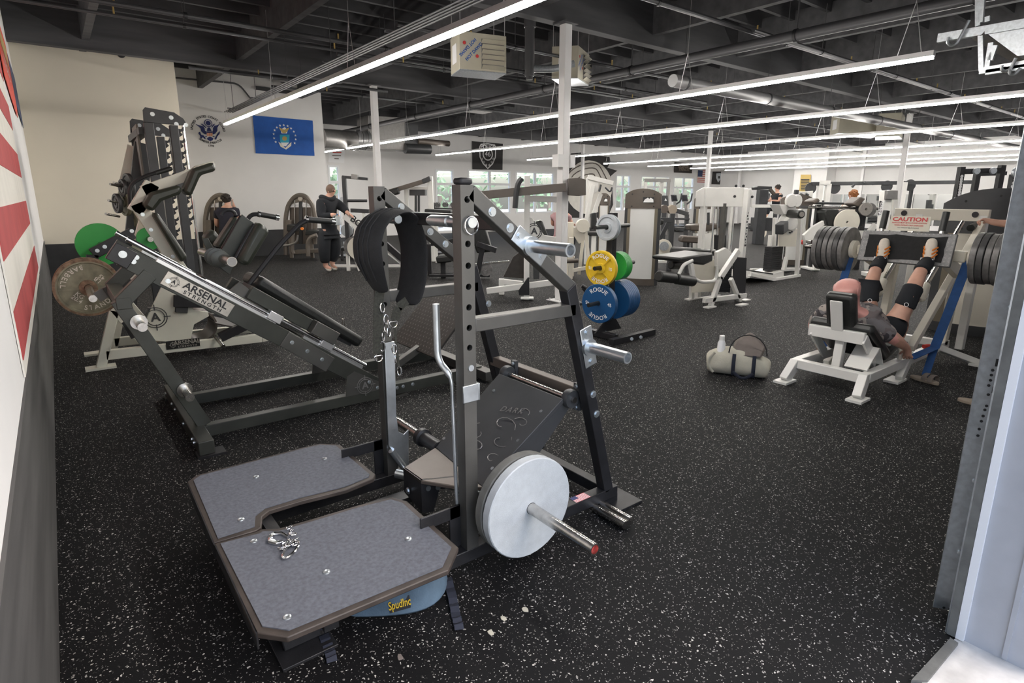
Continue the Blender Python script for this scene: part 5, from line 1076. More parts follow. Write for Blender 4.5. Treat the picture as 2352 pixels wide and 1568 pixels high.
for pts in (((300, 285), (370, 310), (440, 375), (430, 390), (360, 340)), ((640, 285), (610, 330), (560, 380), (550, 370), (590, 310)), ((250, 500), (290, 470), (320, 540), (380, 560), (430, 645), (400, 640), (360, 600), (310, 630), (290, 560)), ((750, 460), (720, 480), (680, 530), (620, 640), (660, 655), (690, 580), (740, 520)), ((390, 600), (450, 560), (445, 585), (400, 612)), ((585, 560), (640, 590), (640, 600), (580, 585))): poly(S, Z(pts), 'print_navy', em, 'branch')
ca = S(430+485/9.96, 255+480/9.96); ra = (S(430+485/9.96, 255+130/9.96)-ca).length
mk(textmesh('UNITED  STATES  COAST  GUARD', .072, ca+V((0, -.003, 0)), (1, 0, 0), (0, 0, 1), arc=(ra, 1), weight=.03, spacing=1.0, xs=1.0), 'arched_lettering', 'print_black', em, smooth=0)
mk(textmesh('SEMPER PARATUS', .07, ca+V((.03, -.003, .13)), (1, 0, 0), (0, 0, 1), arc=(ra*1.05, -1), weight=.03, xs=1.0), 'arched_lettering', 'print_black', em, smooth=0)
text('1790', .07, S(430+548/9.96, 255+797/9.96), (1, 0, 0), (0, 0, 1), 'print_black', em, weight=.02)
bf = thing('blue_flag', 'bright blue flag with star ring and eagle crest on the white recess wall', 'flag', tuple(S(652, 355)))
n_ = 12; b = B(); vs = []
for i in range(n_+1):
    for j in range(n_+1):
        a = V((580, 265)).lerp(V((718, 277)), i/n_); e = V((587, 352)).lerp(V((722, 358)), i/n_); p = a.lerp(e, j/n_); vs.append(S(p.x, p.y)+V((0, -.012-.006*math.sin(j*1.9+i*.4), 0)))
b.add(vs, [(i*(n_+1)+j, (i+1)*(n_+1)+j, (i+1)*(n_+1)+j+1, i*(n_+1)+j+1) for i in range(n_) for j in range(n_)]); fl_ = mk(b, 'cloth', 'flag_blue', bf, smooth=80)
A_ = lambda l: [(570+a/8.14, 255+b_/8.14) for a, b_ in l]
def star(P, px, r, m, par, o=.022):
    c = P(*px)+V((0, -o, 0)); mk(B().prism([c+V((math.sin(k*math.pi/5)*r*(1 if k % 2 == 0 else .42), 0, math.cos(k*math.pi/5)*r*(1 if k % 2 == 0 else .42))) for k in range(10)], (0, -.002, 0)), 'star', m, par, smooth=0)
for p in A_(((590, 270), (660, 265), (732, 280), (532, 308), (797, 325), (490, 360), (848, 385), (472, 430), (878, 457), (480, 508), (883, 530), (510, 578), (865, 600))): star(S, p, .034, 'print_white', fl_)
mat('crest_cyan', (.03, .42, .6), .6)
for pts, m, nm, o in ((((600, 350), (680, 300), (735, 360), (720, 420), (620, 420)), 'print_white', 'cloud', .02), (((565, 300), (620, 330), (670, 350), (720, 325), (770, 310), (720, 390), (690, 415), (645, 415), (605, 370)), 'gold', 'eagle', .023), (((585, 440), (770, 440), (760, 590), (595, 590)), 'crest_cyan', 'shield', .021), (((560, 575), (600, 600), (690, 690), (780, 600), (805, 580), (800, 650), (705, 720), (600, 665)), 'ivory', 'scroll', .021), (((605, 590), (760, 590), (700, 660), (640, 650)), 'print_white', 'shield_base', .021)): poly(S, A_(pts), m, fl_, nm, .002, o)
mk(B().prism([S(*p)+V((0, -.027, 0)) for p in A_(((640, 480), (680, 470), (715, 490), (720, 530), (690, 555), (650, 550), (630, 520)))], (0, -.002, 0)), 'sunburst', 'gold', fl_)
mk(B().lathe(PY(13.99)(278, 124), (0, -1, 0), [(.07, 0), (.07, .03), (.03, .05)]), 'wall_camera', 'black_plastic', label='small round dark camera dome on the cream wall under the beam', cat='camera')
# banners on the window wall
W2 = PY(YB-.03); Wl = PY(YB-.01)
pb = thing('police_banner', 'black banner with white shield outline above the far windows', 'banner', tuple(W2(1120, 390))); poly(W2, ((1084, 324), (1155, 330), (1154, 390), (1085, 389)), 'banner_black', pb, 'cloth')
so = [W2(*p)+V((0, -.012, 0)) for p in ((1101, 338), (1104, 331), (1120, 330), (1136, 333), (1138, 340), (1137, 362), (1131, 376), (1120, 387), (1109, 375), (1102, 360))]
mk(B().pipe(so, .025, 5, True), 'shield_outline', 'print_white', pb); c = W2(1120, 354)+V((0, -.012, 0)); mk(B().ring(c, c+V((0, -.004, 0)), .28, .23, 20), 'seal', 'print_white', pb); text('46', .32, c, (1, 0, 0), (0, 0, 1), 'print_white', pb); text('POLICE', .24, W2(1120, 338)+V((0, -.012, 0)), (1, 0, 0), (0, 0, 1), 'print_white', pb, weight=.02, xs=1.0)
for k, p in enumerate(((1107, 366), (1111, 373), (1116, 380), (1124, 380), (1129, 373), (1133, 366))): text('*', .3, W2(*p)+V((0, -.012, -.05)), (1, 0, 0), (0, 0, 1), 'print_white', pb)
ml = thing('wall_mural', 'black and white painted mural with ragged dark splash on the far wall', 'mural', tuple(Wl(1360, 470)))
poly(Wl, ((1300, 372), (1312, 352), (1335, 350), (1360, 356), (1382, 358), (1400, 360), (1402, 372), (1395, 385), (1418, 392), (1412, 396), (1402, 405), (1406, 425), (1408, 470), (1395, 500), (1300, 500)), 'banner_black', ml, 'splash')
pw = [(1352+54*math.cos(a), 430+62*math.sin(a)) for a in [k*math.pi/14 for k in range(28)]]; poly(Wl, pw, 'flag_white', ml, 'skull', .004, .006)
for r_ in (.9, .72, .5): mk(B().pipe([Wl(1352+54*r_*math.cos(a)+6*math.sin(3*a), 430+62*r_*math.sin(a))+V((0, -.013, 0)) for a in [-2.6+k*.18 for k in range(14)]], .03, 5), 'brush_line', 'bag_grey', ml)
bn = thing('brown_banner', 'dark brown banner with pale lettering on the far wall above the windows', 'banner', tuple(W2(1570, 400))); poly(W2, ((1549, 372), (1591, 375), (1589, 398), (1548, 396)), 'hair_dark', bn, 'cloth'); text('ARSENAL', .26, W2(1570, 383)+V((0, -.01, 0)), (1, 0, 0), (0, 0, 1), 'sandal', bn, weight=.02); text('STRENGTH', .2, W2(1571, 390)+V((0, -.01, 0)), (1, 0, 0), (0, 0, 1), 'sandal', bn, weight=.02)
sf = thing('national_flag', 'small striped national flag on the far wall between two columns', 'flag', tuple(W2(1614, 420))); poly(W2, ((1602, 390), (1629, 393), (1626, 420), (1600, 418)), 'flag_white', sf, 'cloth')
a, e = W2(1601, 419), W2(1628, 391); hgt = W2(1614, 391).z-W2(1614, 419).z
for k in range(7): z = W2(1614, 419).z+hgt*(2*k)/13; mk(bx((a.x, YB-.045, z), (e.x, YB-.035, z+hgt/13)), 'red_stripe', 'flag_red', sf)
mk(bx((a.x, YB-.05, W2(1614, 419).z+hgt*6/13), (a.x+(e.x-a.x)*.42, YB-.044, W2(1614, 391).z)), 'canton', 'banner_navy', sf)
gb = thing('shield_banner', 'small black banner with a silver shield right of the striped flag', 'banner', tuple(W2(1650, 420))); poly(W2, ((1637, 394), (1665, 394), (1662, 424), (1634, 423)), 'banner_black', gb, 'cloth'); poly(W2, ((1645, 398), (1657, 397), (1657, 408), (1649, 419), (1644, 408)), 'galvanised', gb, 'shield', .004, .01); poly(W2, ((1649, 404), (1653, 404), (1653, 410), (1649, 410)), 'print_black', gb, 'badge', .003, .016)
wn = thing('wall_notice', 'white paper notice with faint print beside the recess wall corner', 'notice', tuple(W2(772, 378))); poly(W2, ((756, 342), (792, 345), (790, 374), (754, 372)), 'print_white', wn, 'paper')
for k, (u0, u1, m) in enumerate(((764, 784, 'red_grip'), (763, 783, 'bag_grey'), (768, 778, 'bag_grey'))): poly(W2, ((u0, 349+k*7), (u1, 349.3+k*7), (u1, 351.5+k*7), (u0, 351+k*7)), m, wn, 'print_line', .002, .005)
bd = thing('record_board', 'tall gold and black record board on the white end wall pier', 'sign board', (XE-1.1, PX(XE-1.1)(1850, 430).y, 1.7)); E1 = PX(XE-1.1)
st(bx((XE-1.05, E1(1892, 450).y, 0), (XE, E1(1818, 450).y, 5)), 'wall_pier', 'wall_white')
poly(E1, ((1840, 401), (1863, 401), (1861, 440), (1836, 439)), 'gold', bd, 'board', .03, 0, (-1, 0, 0))
for k in range(8): poly(E1, ((1841, 411+k*3.4), (1860, 411+k*3.4), (1860, 413.2+k*3.4), (1840, 413.2+k*3.4)), 'print_black', bd, 'name_row', .01, .031, (-1, 0, 0))
E2 = PX(XE-.03); mi = B()
for k, (u, v) in enumerate(((1895, 1935), (1938, 1985), (1990, 2040), (2044, 2095), (2098, 2150), (2154, 2210), (2214, 2280))): mk(bx((XE-.03, E2(v, 450).y, .25), (XE-.01, E2(u, 450).y, E2(2060, 446).z)), 'wall_mirror', 'mirror', label='%s tall wall mirror from the record board on the end wall' % ORD[k], cat='mirror', group='mirrors on the end wall')
# ================================================================== pipes, ducts and heaters under the ceiling
def xpipe(y, z, x0, x1, r, m='pipe_paint', name='sprinkler_pipe', label=None): return mk(B().cyl((x0, y, z), (x1, y, z), r, n=10), name, m, label=label, cat='pipe', group='pipes under the ceiling')
p = PZ(3.72)(1390, 175); t = thing('main_pipe', 'thick dark main pipe running lengthwise below the girders', 'pipe', (p.x, 10, 3.65), 'pipes under the ceiling')
mk(B().cyl((p.x, 1.0, 3.72), (p.x, YB, 3.72), .07, n=14), 'pipe_run', 'pipe_paint', t)
for y in (2.4, 4.4, 7.3, 9.6, 12.3, 15, 18): mk(B().ring((p.x, y, 3.72), (p.x, y+.04, 3.72), .085, .07), 'clamp', 'black_plastic', t); mk(B().cyl((p.x, y+.02, 3.79), (p.x, y+.02, 4.56), .012, n=6), 'hanger_rod', 'pipe_paint', t)
XP = [((215, 28), 3.92, -.2, 14, .022, 'thin sprinkler pipe crossing in front of the big left girder'), ((480, 45), 4.02, -.2, 14, .035, 'second sprinkler pipe nearest the camera at the top left'), ((600, 175), 3.85, 2.3, 6.2, .03, 'sprinkler pipe in front of the white recess wall'),
      ((1690, 62), 3.85, 4, 30, .03, 'sprinkler pipe passing above the near end of the second strip light'), ((1500, 172), 3.85, 4, 30, .026, 'sprinkler pipe left of the big grey vent pipe'), ((1500, 235), 3.85, 4, 32, .026, 'sprinkler pipe behind the second strip light'), ((1200, 262), 3.85, 4, 33, .024, 'sprinkler pipe in front of the far ducts'), ((2050, 172), 3.85, 8, 33, .03, 'sprinkler pipe above the hanging grey heater')]
for (u, v), z, x0, x1, r, l in XP:
    y = PZ(z)(u, v).y; t = thing('sprinkler_pipe', l, 'pipe', ((x0+x1)/2, y, z-r), 'pipes under the ceiling'); mk(B().cyl((x0, y, z), (x1, y, z), r, n=10), 'pipe_run', 'pipe_paint', t)
    for k in range(int((x1-x0)/3)):
        x = x0+1.2+k*3; mk(B().cyl((x, y, z), (x, y, z+.11), .012, n=6), 'sprinkler_stem', 'gold', t); mk(B().ring((x+.8, y, z), (x+.84, y, z), r*1.35, r*.95, 10), 'hanger_ring', 'black_plastic', t); mk(B().cyl((x+.82, y, z+r), (x+.82, y, 4.56), .006, n=5), 'hanger_rod', 'pipe_paint', t)
a, e = PZ(3.45)(1545, 185), PZ(3.45)(2340, 345)
t = thing('vent_pipe', 'long grey vent pipe running across below the girders at upper right', 'pipe', (a.x, a.y, 3.35), 'pipes under the ceiling'); mk(B().cyl((a.x, a.y, 3.45), (30, a.y, 3.45), .1, n=16), 'pipe_run', 'grey_pipe', t)
for k in range(7): x = a.x+.3+k*2.6; mk(B().ring((x, a.y, 3.45), (x+.04, a.y, 3.45), .112, .098), 'joint_ring', 'pipe_paint', t); mk(B().cyl((x, a.y, 3.55), (x, a.y, 4.56), .008, n=5), 'hanger_rod', 'pipe_paint', t)
t = thing('conduit_bundle', 'four thin dark conduits running beside the nearest strip light', 'conduit', tuple(PZ(3.62)(700, 178)), 'pipes under the ceiling')
for k in range(4): x = PZ(3.62)(760, 150).x-.1+k*.06; mk(B().cyl((x, 1, 3.62), (x, 16.6, 3.62), .013, n=6), 'conduit', 'pipe_paint', t)
for y in (3, 5.2, 7.4, 9.6, 11.8, 14, 16): mk(bx((x-.24, y, 3.632), (x+.06, y+.04, 3.652)), 'strut', 'pipe_paint', t); mk(B().cyl((x-.1, y+.02, 3.65), (x-.1, y+.02, 4.56), .006, n=5), 'hanger_rod', 'pipe_paint', t)
G_ = PY(16.75); mk(B().pipe(fillet([G_(396, 178), G_(548, 192), G_(580, 232)], .15), .02, 6), 'wall_conduit', 'pipe_paint', label='dark conduit along the white recess wall bending down to the bundle', cat='conduit')
mk(B().bar(G_(588, 202), G_(672, 213), .04, .09, (0, 1, 0)), 'wall_strut', 'pipe_paint', label='short dark strut channel high on the white recess wall', cat='strut')
def heater(label, bot, top_px, lou, zb=3.2, txt=True):
    P = PZ(zb); c = [P(*q) for q in bot]; h = PL(c[0], (_f.x, _f.y, 0))(bot[0][0], top_px).z-zb; up = V((0, 0, 1))
    t = thing('unit_heater', label, 'heater', tuple(sum(c, V())/4), 'hanging unit heaters')
    mk(B().prism([q+V((0, 0, .012)) for q in c], up*(h-.012)), 'cabinet', 'heater_beige', t, bev=.006); mk(B().prism(c, up*.012), 'bottom_pan', 'galvanised', t)
    a, e = c[lou], c[(lou+1) % 4]; d = (e-a).normalized(); W_ = (e-a).length; n = d.cross(up); cen = sum(c, V())/4
    if n.dot(a-cen) < 0: n = -n
    lf, rf = (.46, .95)
    mk(B().prism([a+d*W_*lf+n*.002+up*h*.08, a+d*W_*rf+n*.002+up*h*.08, a+d*W_*rf+n*.002+up*h*.86, a+d*W_*lf+n*.002+up*h*.86], n*.003), 'grille_recess', 'grey_metal', t)
    for k in range(6): z = h*(.12+.135*k); mk(B().bar(a+d*W_*lf+n*.03+up*z, a+d*W_*rf+n*.03+up*z, .07, .006, n+up*.7), 'louvre', 'heater_beige', t)
    if txt:
        for s_, q, sgn in (('HOT DAWG', .3, -1), ('HOT DAWG', .17, 1)):
            o = a+d*W_*(.3 if sgn > 0 else .17)+up*h*(.5 if sgn > 0 else .6)+n*.004; r_ = d if d.cross(up).dot(n) > 0 else -d; text(s_, .055, o, (r_*.7+up*.7)*sgn, (up*.7-r_*.7)*sgn, 'flag_blue', t, weight=.03)
            mk(B().cyl(o+r_*(.045*sgn)-up*(.05*sgn)*1, o+r_*(.045*sgn)-up*(.05*sgn)+n*.003, .022, n=12), 'logo_dot', 'print_red', t)
    s0, s1 = c[lou-1], c[lou]; m_ = s0.lerp(s1, .45); nn = (s1-s0).normalized().cross(up); nn = nn if nn.dot(m_-cen) > 0 else -nn
    mk(B().prism([m_+nn*.002+up*h*.25-(s1-s0)*.2, m_+nn*.002+up*h*.25+(s1-s0)*.25, m_+nn*.002+up*h*.75+(s1-s0)*.25, m_+nn*.002+up*h*.75-(s1-s0)*.2], nn*.003), 'rating_label', 'print_white', t)
    for q in c: g = q.lerp(cen, .06); mk(B().cyl(g+up*h, V((g.x, g.y, 4.56)), .006, n=5), 'hanger_rod', 'aluminium', t)
    return t
heater('beige hanging unit heater with louvres beneath the nearest strip light', ((1056, 160), (1163, 170), (1137, 184), (1036, 175)), 70, 0)
heater('second beige hanging unit heater partly behind the white column', ((1327, 180), (1352, 197), (1292, 199), (1267, 182)), 104, 0, zb=3.5, txt=True)
heater('wide grey hanging unit heater among the strip lights at upper right', ((1905, 312), (2000, 318), (2020, 312), (1925, 306)), 268, 0, zb=3.45, txt=False)
heater('farthest grey unit heater beside the column with conduit', ((2010, 322), (2072, 320), (2065, 312), (2010, 314)), 272, 0, zb=3.4, txt=False)
c = PZ(3.3)(1216, 175); t = thing('flue_pipe', 'dark vertical flue pipe between the two beige heaters', 'pipe', (c.x, c.y, 3.25)); part('pipe_run', 'pipe_paint', t, ('cyl', (c.x, c.y, 3.3), (c.x, c.y, 4.56), .07)); part('cap', 'pipe_paint', t, ('cyl', (c.x, c.y, 3.25), (c.x, c.y, 3.3), .05)); part('collar', 'pipe_paint', t, ('cyl', (c.x, c.y, 3.95), (c.x, c.y, 4.05), .085))
mk(B().pipe(fillet([(c.x, c.y, 3.4), (c.x+.35, c.y-.15, 3.42), (c.x+.6, c.y-.3, 3.5)], .1), .05, 10), 'branch', 'galvanised', t)
D = PY(19.0); t = thing('air_duct', 'large grey air duct with round black outlet under the far ceiling', 'duct', tuple(D(880, 340)))
part('duct_box', 'grey_metal', t, ('prism', [D(845, 265), D(930, 270), D(930, 345), D(845, 342)], (0, .9, 0)), bev=.01); part('duct_outlet', 'charcoal', t, ('cyl', D(930, 341), D(987, 343), .17)); part('flex_duct', 'aluminium', t, *[('cyl', D(815+k*6, 323), D(820+k*6, 324), .32-.02*(k % 2)) for k in range(5)])
part('round_duct', 'grey_metal', t, ('cyl', D(742, 318), D(815, 323), .3)); part('duct_box', 'charcoal', t, ('prism', [D(930, 285), D(960, 287), D(960, 347), D(930, 345)], (0, .6, 0)))
t = thing('long_duct', 'long thin dark duct ending beside the police banner', 'duct', tuple(D(1000, 330))); part('duct_run', 'brown_cap', t, ('cyl', D(960, 324), D(1031, 330), .1))
for k, (u, v) in enumerate(((762, 283), (1108, 260), (1600, 310))):
    q_ = PZ(4.5)(u, v); mk(bx((q_.x-.6, q_.y-.3, 4.52), (q_.x+.6, q_.y+.3, 4.55)), 'skylight_panel', 'wall_white', cl)
# ================================================================== roll-up door track, jamb trim, overhead door hardware
tk = thing('door_track', 'galvanised roll-up door track standing at the right door jamb', 'door track', (2.53, .53, 0))
ta, tb = V((2.553, .548, .01)), V((2.585, .5, .01)); tn = V((-.83, -.55, 0))
part('track_face', 'galvanised', tk, ('prism', [ta, tb, tb-tn*.003, ta-tn*.003], (0, 0, 3.2))); part('track_lip', 'galvanised', tk, ('prism', [ta, ta+V((-.008, .01, 0)), ta+V((-.004, .013, 0)), ta-tn*.004], (0, 0, 3.2))); part('track_return', 'galvanised', tk, ('prism', [tb, tb-tn*.04, tb-tn*.04+V((.002, -.003, 0)), tb+V((.002, -.003, 0))], (0, 0, 3.2)))
TP = PL(ta+tn*.0005, tn)
for (u, v) in ((2207, 1318), (2203, 1335), (2168, 1395), (2182, 1398), (2280, 850), (2277, 861), (2275, 873), (2271, 885), (2270, 906), (2266, 932), (2262, 941), (2258, 955), (2254, 967), (2249, 985), (2246, 1000)): q_ = TP(u, v); part('punched_hole', 'print_black', tk, ('cyl', q_, q_+tn*.0012, .005))
q_ = TP(2296, 833); part('square_hole', 'print_black', tk, ('bar', q_+V((0, 0, -.014)), q_+V((0, 0, .014)), .024, .001, tb-ta)); q_ = TP(2282, 895); part('slot', 'print_black', tk, ('bar', q_+V((0, 0, -.012)), q_+V((0, 0, .012)), .008, .001, tb-ta))
for (u, v) in ((2205, 1268), (2240, 1104), (2324, 705)): q_ = TP(u, v); part('bolt', 'zinc', tk, ('lathe', q_, tn, [(.011, 0), (.01, .005), (.003, .008)]))
for z in (.25, .75, 1.3, 1.9, 2.5): part('jamb_bracket', 'galvanised', tk, ('box', (2.6, .452, z), (2.605, .52, z+.05)), ('box', (2.59, .49, z), (2.66, .494, z+.05)))
jt = st(bx((2.424, .425, .005), (2.44, .45, 3.3)), 'trim_1', 'trim_white'); mk(bx((2.425, .451, .005), (2.445, .478, 3.3)), 'brush_seal', 'grey_rubber', jt); mk(bx((2.43, .479, .005), (2.445, .484, 3.3)), 'seal_rail', 'galvanised', jt)
mk(bx((2.432, .30, .01), (2.44, .315, 3.3)), 'trim_2', 'jamb_grey', kind='structure')
T = PX(6.4); ov = thing('overhead_door_hardware', 'galvanised overhead track and hooks of a second roll-up door at top right', 'door track', tuple(T(2250, 150)))
TT = lambda a, b_: T(2140+a/4.976, b_/4.976)
def ob(nm, a, e, w=.05, h=.07, side=(1, 0, 0), m='galvanised'): return part(nm, m, ov, ('bar', TT(*a), TT(*e), w, h, side))
ob('horizontal_track', (75, 440), (1300, 230)); ob('horizontal_track', (550, 815), (1300, 690), .04, .05); ob('horizontal_track', (620, 830), (1300, 730), .04, .04)
for a, e in (((530, -40), (530, 300)), ((585, -40), (560, 260)), ((560, 400), (570, 810)), ((680, 490), (630, 800)), ((730, 520), (670, 690)), ((640, 190), (640, 250))): ob('perforated_angle', a, e, .035, .035)
a, e = TT(540, 380), TT(1000, 650); part('door_stile', 'grey_metal', ov, ('bar', a, e+V((.5, 0, 0)), .1, .06, (0, 1, 0)))
part('door_section', 'galvanised', ov, ('prism', [TT(560, 330), TT(1300, 250), TT(1300, 600), TT(980, 640)], (.6, 0, 0)))
for pts in (((215, 435), (205, 500), (250, 540), (310, 510), (370, 410), (455, 245)), ((825, 760), (820, 815), (880, 835), (930, 790), (985, 675)), ((905, 800), (920, 860), (970, 860), (1040, 785))): mk(B().pipe(fillet([TT(*q_)+V((-.06, 0, 0)) for q_ in pts], .05), .012, 8), 'hook', 'zinc', ov)
# ================================================================== machines farther back
FN = V((_f.x, _f.y, 0)).normalized(); FR = V((CA.x, CA.y, 0)).normalized()
def mach(name, label, base, parts, cat='exercise machine', group=None, depth=None):
    g = F0(*base); t = thing(name, label, cat, (g.x, g.y, 0), group)
    P = lambda d: PL(g+FN*d, FN)
    for p in parts:
        k, nm, m = p[:3]; a = p[3:]; last = a[-1] if isinstance(a[-1], dict) else {}; d = last.get('d', 0); Q_ = P(d); w_ = last.get('w', .06)
        if k == 'b':
            s, e = Q_(*a[0]), Q_(*a[1]); s.z, e.z = max(s.z, .01), max(e.z, .01); part(nm, m, t, ('bar', s, e, w_, last.get('h', w_), FN), bev=last.get('bev', .006))
        elif k == 'c': part(nm, m, t, ('cyl', Q_(*a[0]), Q_(*a[1])+FN*last.get('de', 0), a[2]), bev=last.get('bev', 0))
        elif k == 'p':
            pts = [Q_(*q_) for q_ in a[0]]
            for q_ in pts: q_.z = max(q_.z, .005)
            part(nm, m, t, ('prism', pts, FN*last.get('th', .1)), bev=last.get('bev', .008))
        elif k == 'k': c = Q_(*a[0]); th = last.get('th', .05); ax = last.get('ax', -FN); part(nm, m, t, ('lathe', c, ax, [(a[1]*.97, -th/2), (a[1], -th/2+.006), (a[1], th/2-.006), (a[1]*.97, th/2), (.03, th/2)]))
        elif k == 'l': s = Q_(*a[0]); part(nm, m, t, ('bar', s, (s.x, s.y, 0), w_, last.get('h', w_), FN), bev=.006); 
        elif k == 'w': part(nm, m, t, *[]) if False else mk(B().pipe(fillet([Q_(*q_) for q_ in a[0]], last.get('f', .1)), a[1], 8), nm, m, t)
        elif k == 't': text(a[0], a[1], Q_(*a[2])-FN*.02, FR*math.cos(last.get('a', 0))+V((0, 0, 1))*math.sin(last.get('a', 0)), V((0, 0, 1))*math.cos(last.get('a', 0))-FR*math.sin(last.get('a', 0)), m, t, name=nm, weight=.02)
    return t
def base_feet(u0, u1, v, m='white_powder', d0=0, d1=.5): return [('p', 'base_rail', m, ((u0, v-6), (u1, v-6), (u1, v), (u0, v)), {'d': d, 'th': .07}) for d in (d0, d1)]
tp, wp_, bp, iv = 'taupe', 'white_powder', 'black_powder', 'ivory'
# arch topped pair against the recess wall
def arch(label, x, base, extra):
    s = [(x-33, 585), (x-34, 500), (x-28, 470), (x-14, 452), (x, 447), (x+14, 452), (x+28, 470), (x+34, 500), (x+33, 560)]
    L = [('w', 'arch_frame', tp, s, .06, {'f': .2}), ('p', 'arch_cap', tp, ((x-27, 472), (x-13, 455), (x, 451), (x+13, 455), (x+27, 472), (x+20, 468), (x, 463), (x-20, 468)), {'th': .12}), ('k', 'cap_badge', 'tag_metal', (x, 456), .06, {'d': -.02, 'th': .02}),
         ('p', 'weight_shroud', 'brown_cap', ((x-25, 476), (x+25, 476), (x+25, 560), (x-25, 560)), {'d': .06, 'th': .12}), ('p', 'white_band', 'print_white', ((x-25, 467), (x+25, 467), (x+25, 474), (x-25, 474)), {'d': .03, 'th': .02}),
         ('c', 'guide_rod', 'chrome', (x-13, 460), (x-13, 540), .015), ('c', 'guide_rod', 'chrome', (x+13, 460), (x+13, 540), .015), ('p', 'centre_post', 'charcoal', ((x-4, 460), (x+4, 460), (x+4, 560), (x-4, 560)), {'d': .02, 'th': .05}), ('p', 'side_box', tp, ((x-34, 505), (x-22, 505), (x-22, 540), (x-34, 540)), {'d': -.1, 'th': .1}),
         ('l', 'leg', tp, (x-24, 540), {'w': .08}), ('l', 'leg', tp, (x+24, 540), {'w': .08})]
    return mach('selector_machine', label, base, L+extra, group='arched selector machines')
arch('taupe arch topped machine behind the seated man in dark shirt', 506, (506, 599), [('p', 'seat_pad', 'black_vinyl', ((495, 545), (530, 545), (530, 553), (495, 553)), {'d': -.4, 'th': .4, 'bev': .02}), ('l', 'seat_post', tp, (512, 553), {'d': -.2, 'w': .09})])
arch('taupe arch topped machine left of the standing man in black', 690, (690, 592), [('p', 'seat_pad', 'black_vinyl', ((702, 528), (735, 530), (735, 540), (700, 540)), {'d': -.5, 'th': .4, 'bev': .02}), ('p', 'roller_pad', 'black_vinyl', ((658, 515), (680, 515), (680, 532), (658, 532)), {'d': -.5, 'th': .3, 'bev': .03}),
    ('w', 'leg_arm', tp, ((672, 537), (671, 575), (674, 582)), .05, {'d': -.6}), ('w', 'handle', 'grey_metal', ((645, 564), (665, 563), (682, 556), (684, 540)), .025, {'d': -.8}), ('w', 'curved_leg', tp, ((728, 540), (712, 545), (706, 560), (708, 588)), .055, {'d': -.6}), ('p', 'foot_frame', tp, ((672, 575), (735, 572), (735, 580), (672, 584)), {'d': -.4, 'th': .3}), ('k', 'orange_knob', 'orange', (694, 525), .035, {'d': -.7})])
# white t-bar row machine beside the standing man
mach('row_machine', 'white lever row machine with big pale plates beside the standing man', (845, 622), [('b', 'lever_beam', wp_, (792, 494), (925, 600), {'w': .08, 'h': .16}), ('t', 'lettering', 'print_black', 'BODY', .19, (830, 518), {'d': -.06, 'a': -.7}), *base_feet(765, 935, 614, wp_, 0, .3), ('l', 'leg', wp_, (797, 560), {'w': .07}), ('l', 'leg', wp_, (925, 590), {'w': .07}),
    ('b', 'foot_brace', wp_, (815, 590), (826, 626), {'w': .05, 'd': -.1}), ('b', 'foot_brace', wp_, (880, 600), (870, 622), {'w': .05, 'd': -.1}), ('b', 'pad_arm', bp, (885, 560), (925, 595), {'w': .12, 'd': -.1}), ('b', 'strut', wp_, (812, 560), (820, 505), {'w': .05})])
for k, (u, v, r, l) in enumerate(((825, 570, .3, 'large pale weight plate low on the white row machine'), (815, 567, .28, 'dark backed plate behind the large pale plate on the row machine'))):
    g = PL(F0(845, 622)+FN*(-.2+.12*k), FN)(u, v); plate(g, -FN, r*.83, .06, 'ivory' if k == 0 else 'iron_plate', l, 'plates on the row machine')
mach('pull_up_tower', 'dark pull up tower with long arms by the narrow window', (792, 592), [('l', 'post', 'charcoal', (790, 405), {'w': .1}), ('b', 'upper_arm', 'charcoal', (786, 406), (845, 411), {'w': .07}), ('b', 'upper_pad', 'grey_metal', (808, 405), (822, 407), {'w': .12, 'd': -.1}), ('c', 'lower_arm', 'charcoal', (790, 461), (843, 461), .035), ('k', 'joint', 'galvanised', (788, 461), .1), ('p', 'base_rail', 'charcoal', ((775, 588), (830, 588), (830, 594), (775, 594)), {'th': .6}), ('b', 'shelf', 'charcoal', (806, 483), (848, 485), {'w': .1}), ('l', 'post', wp_, (835, 485), {'w': .06})])
for k, (u, v) in enumerate(((797, 529), (800, 531))): plate(PL(F0(792, 588)-FN*(.3-.1*k), FN)(u, v), -FN, .16, .04, 'white_plate' if k == 0 else 'dark_iron', ('round white rimmed plate at hip height beside the standing man', 'dark plate just behind the white rimmed plate by the standing man')[k])
cu = thing('drink_cup', 'clear plastic cup with red drink on the bench beside the standing man', 'cup', tuple(PL(F0(795, 598)+FN*.15, FN)(793, 567.5))); c_ = PL(F0(795, 598)+FN*.15, FN)(793, 567.5); part('cup', 'jug', cu, ('lathe', c_, (0, 0, 1), [(.035, 0), (.048, .14)])); part('drink', 'red_grip', cu, ('lathe', c_+V((0, 0, .005)), (0, 0, 1), [(.03, 0), (.038, .07)]))
mach('exercise_bench', 'low dark bench holding the cup beside the standing man', (795, 598), [('p', 'bench_pad', 'black_vinyl', ((778, 568), (815, 568), (815, 576), (778, 576)), {'th': .4, 'bev': .02}), ('l', 'leg', 'charcoal', (785, 576), {'d': .2}), ('l', 'leg', 'charcoal', (808, 576), {'d': .2})], 'bench')
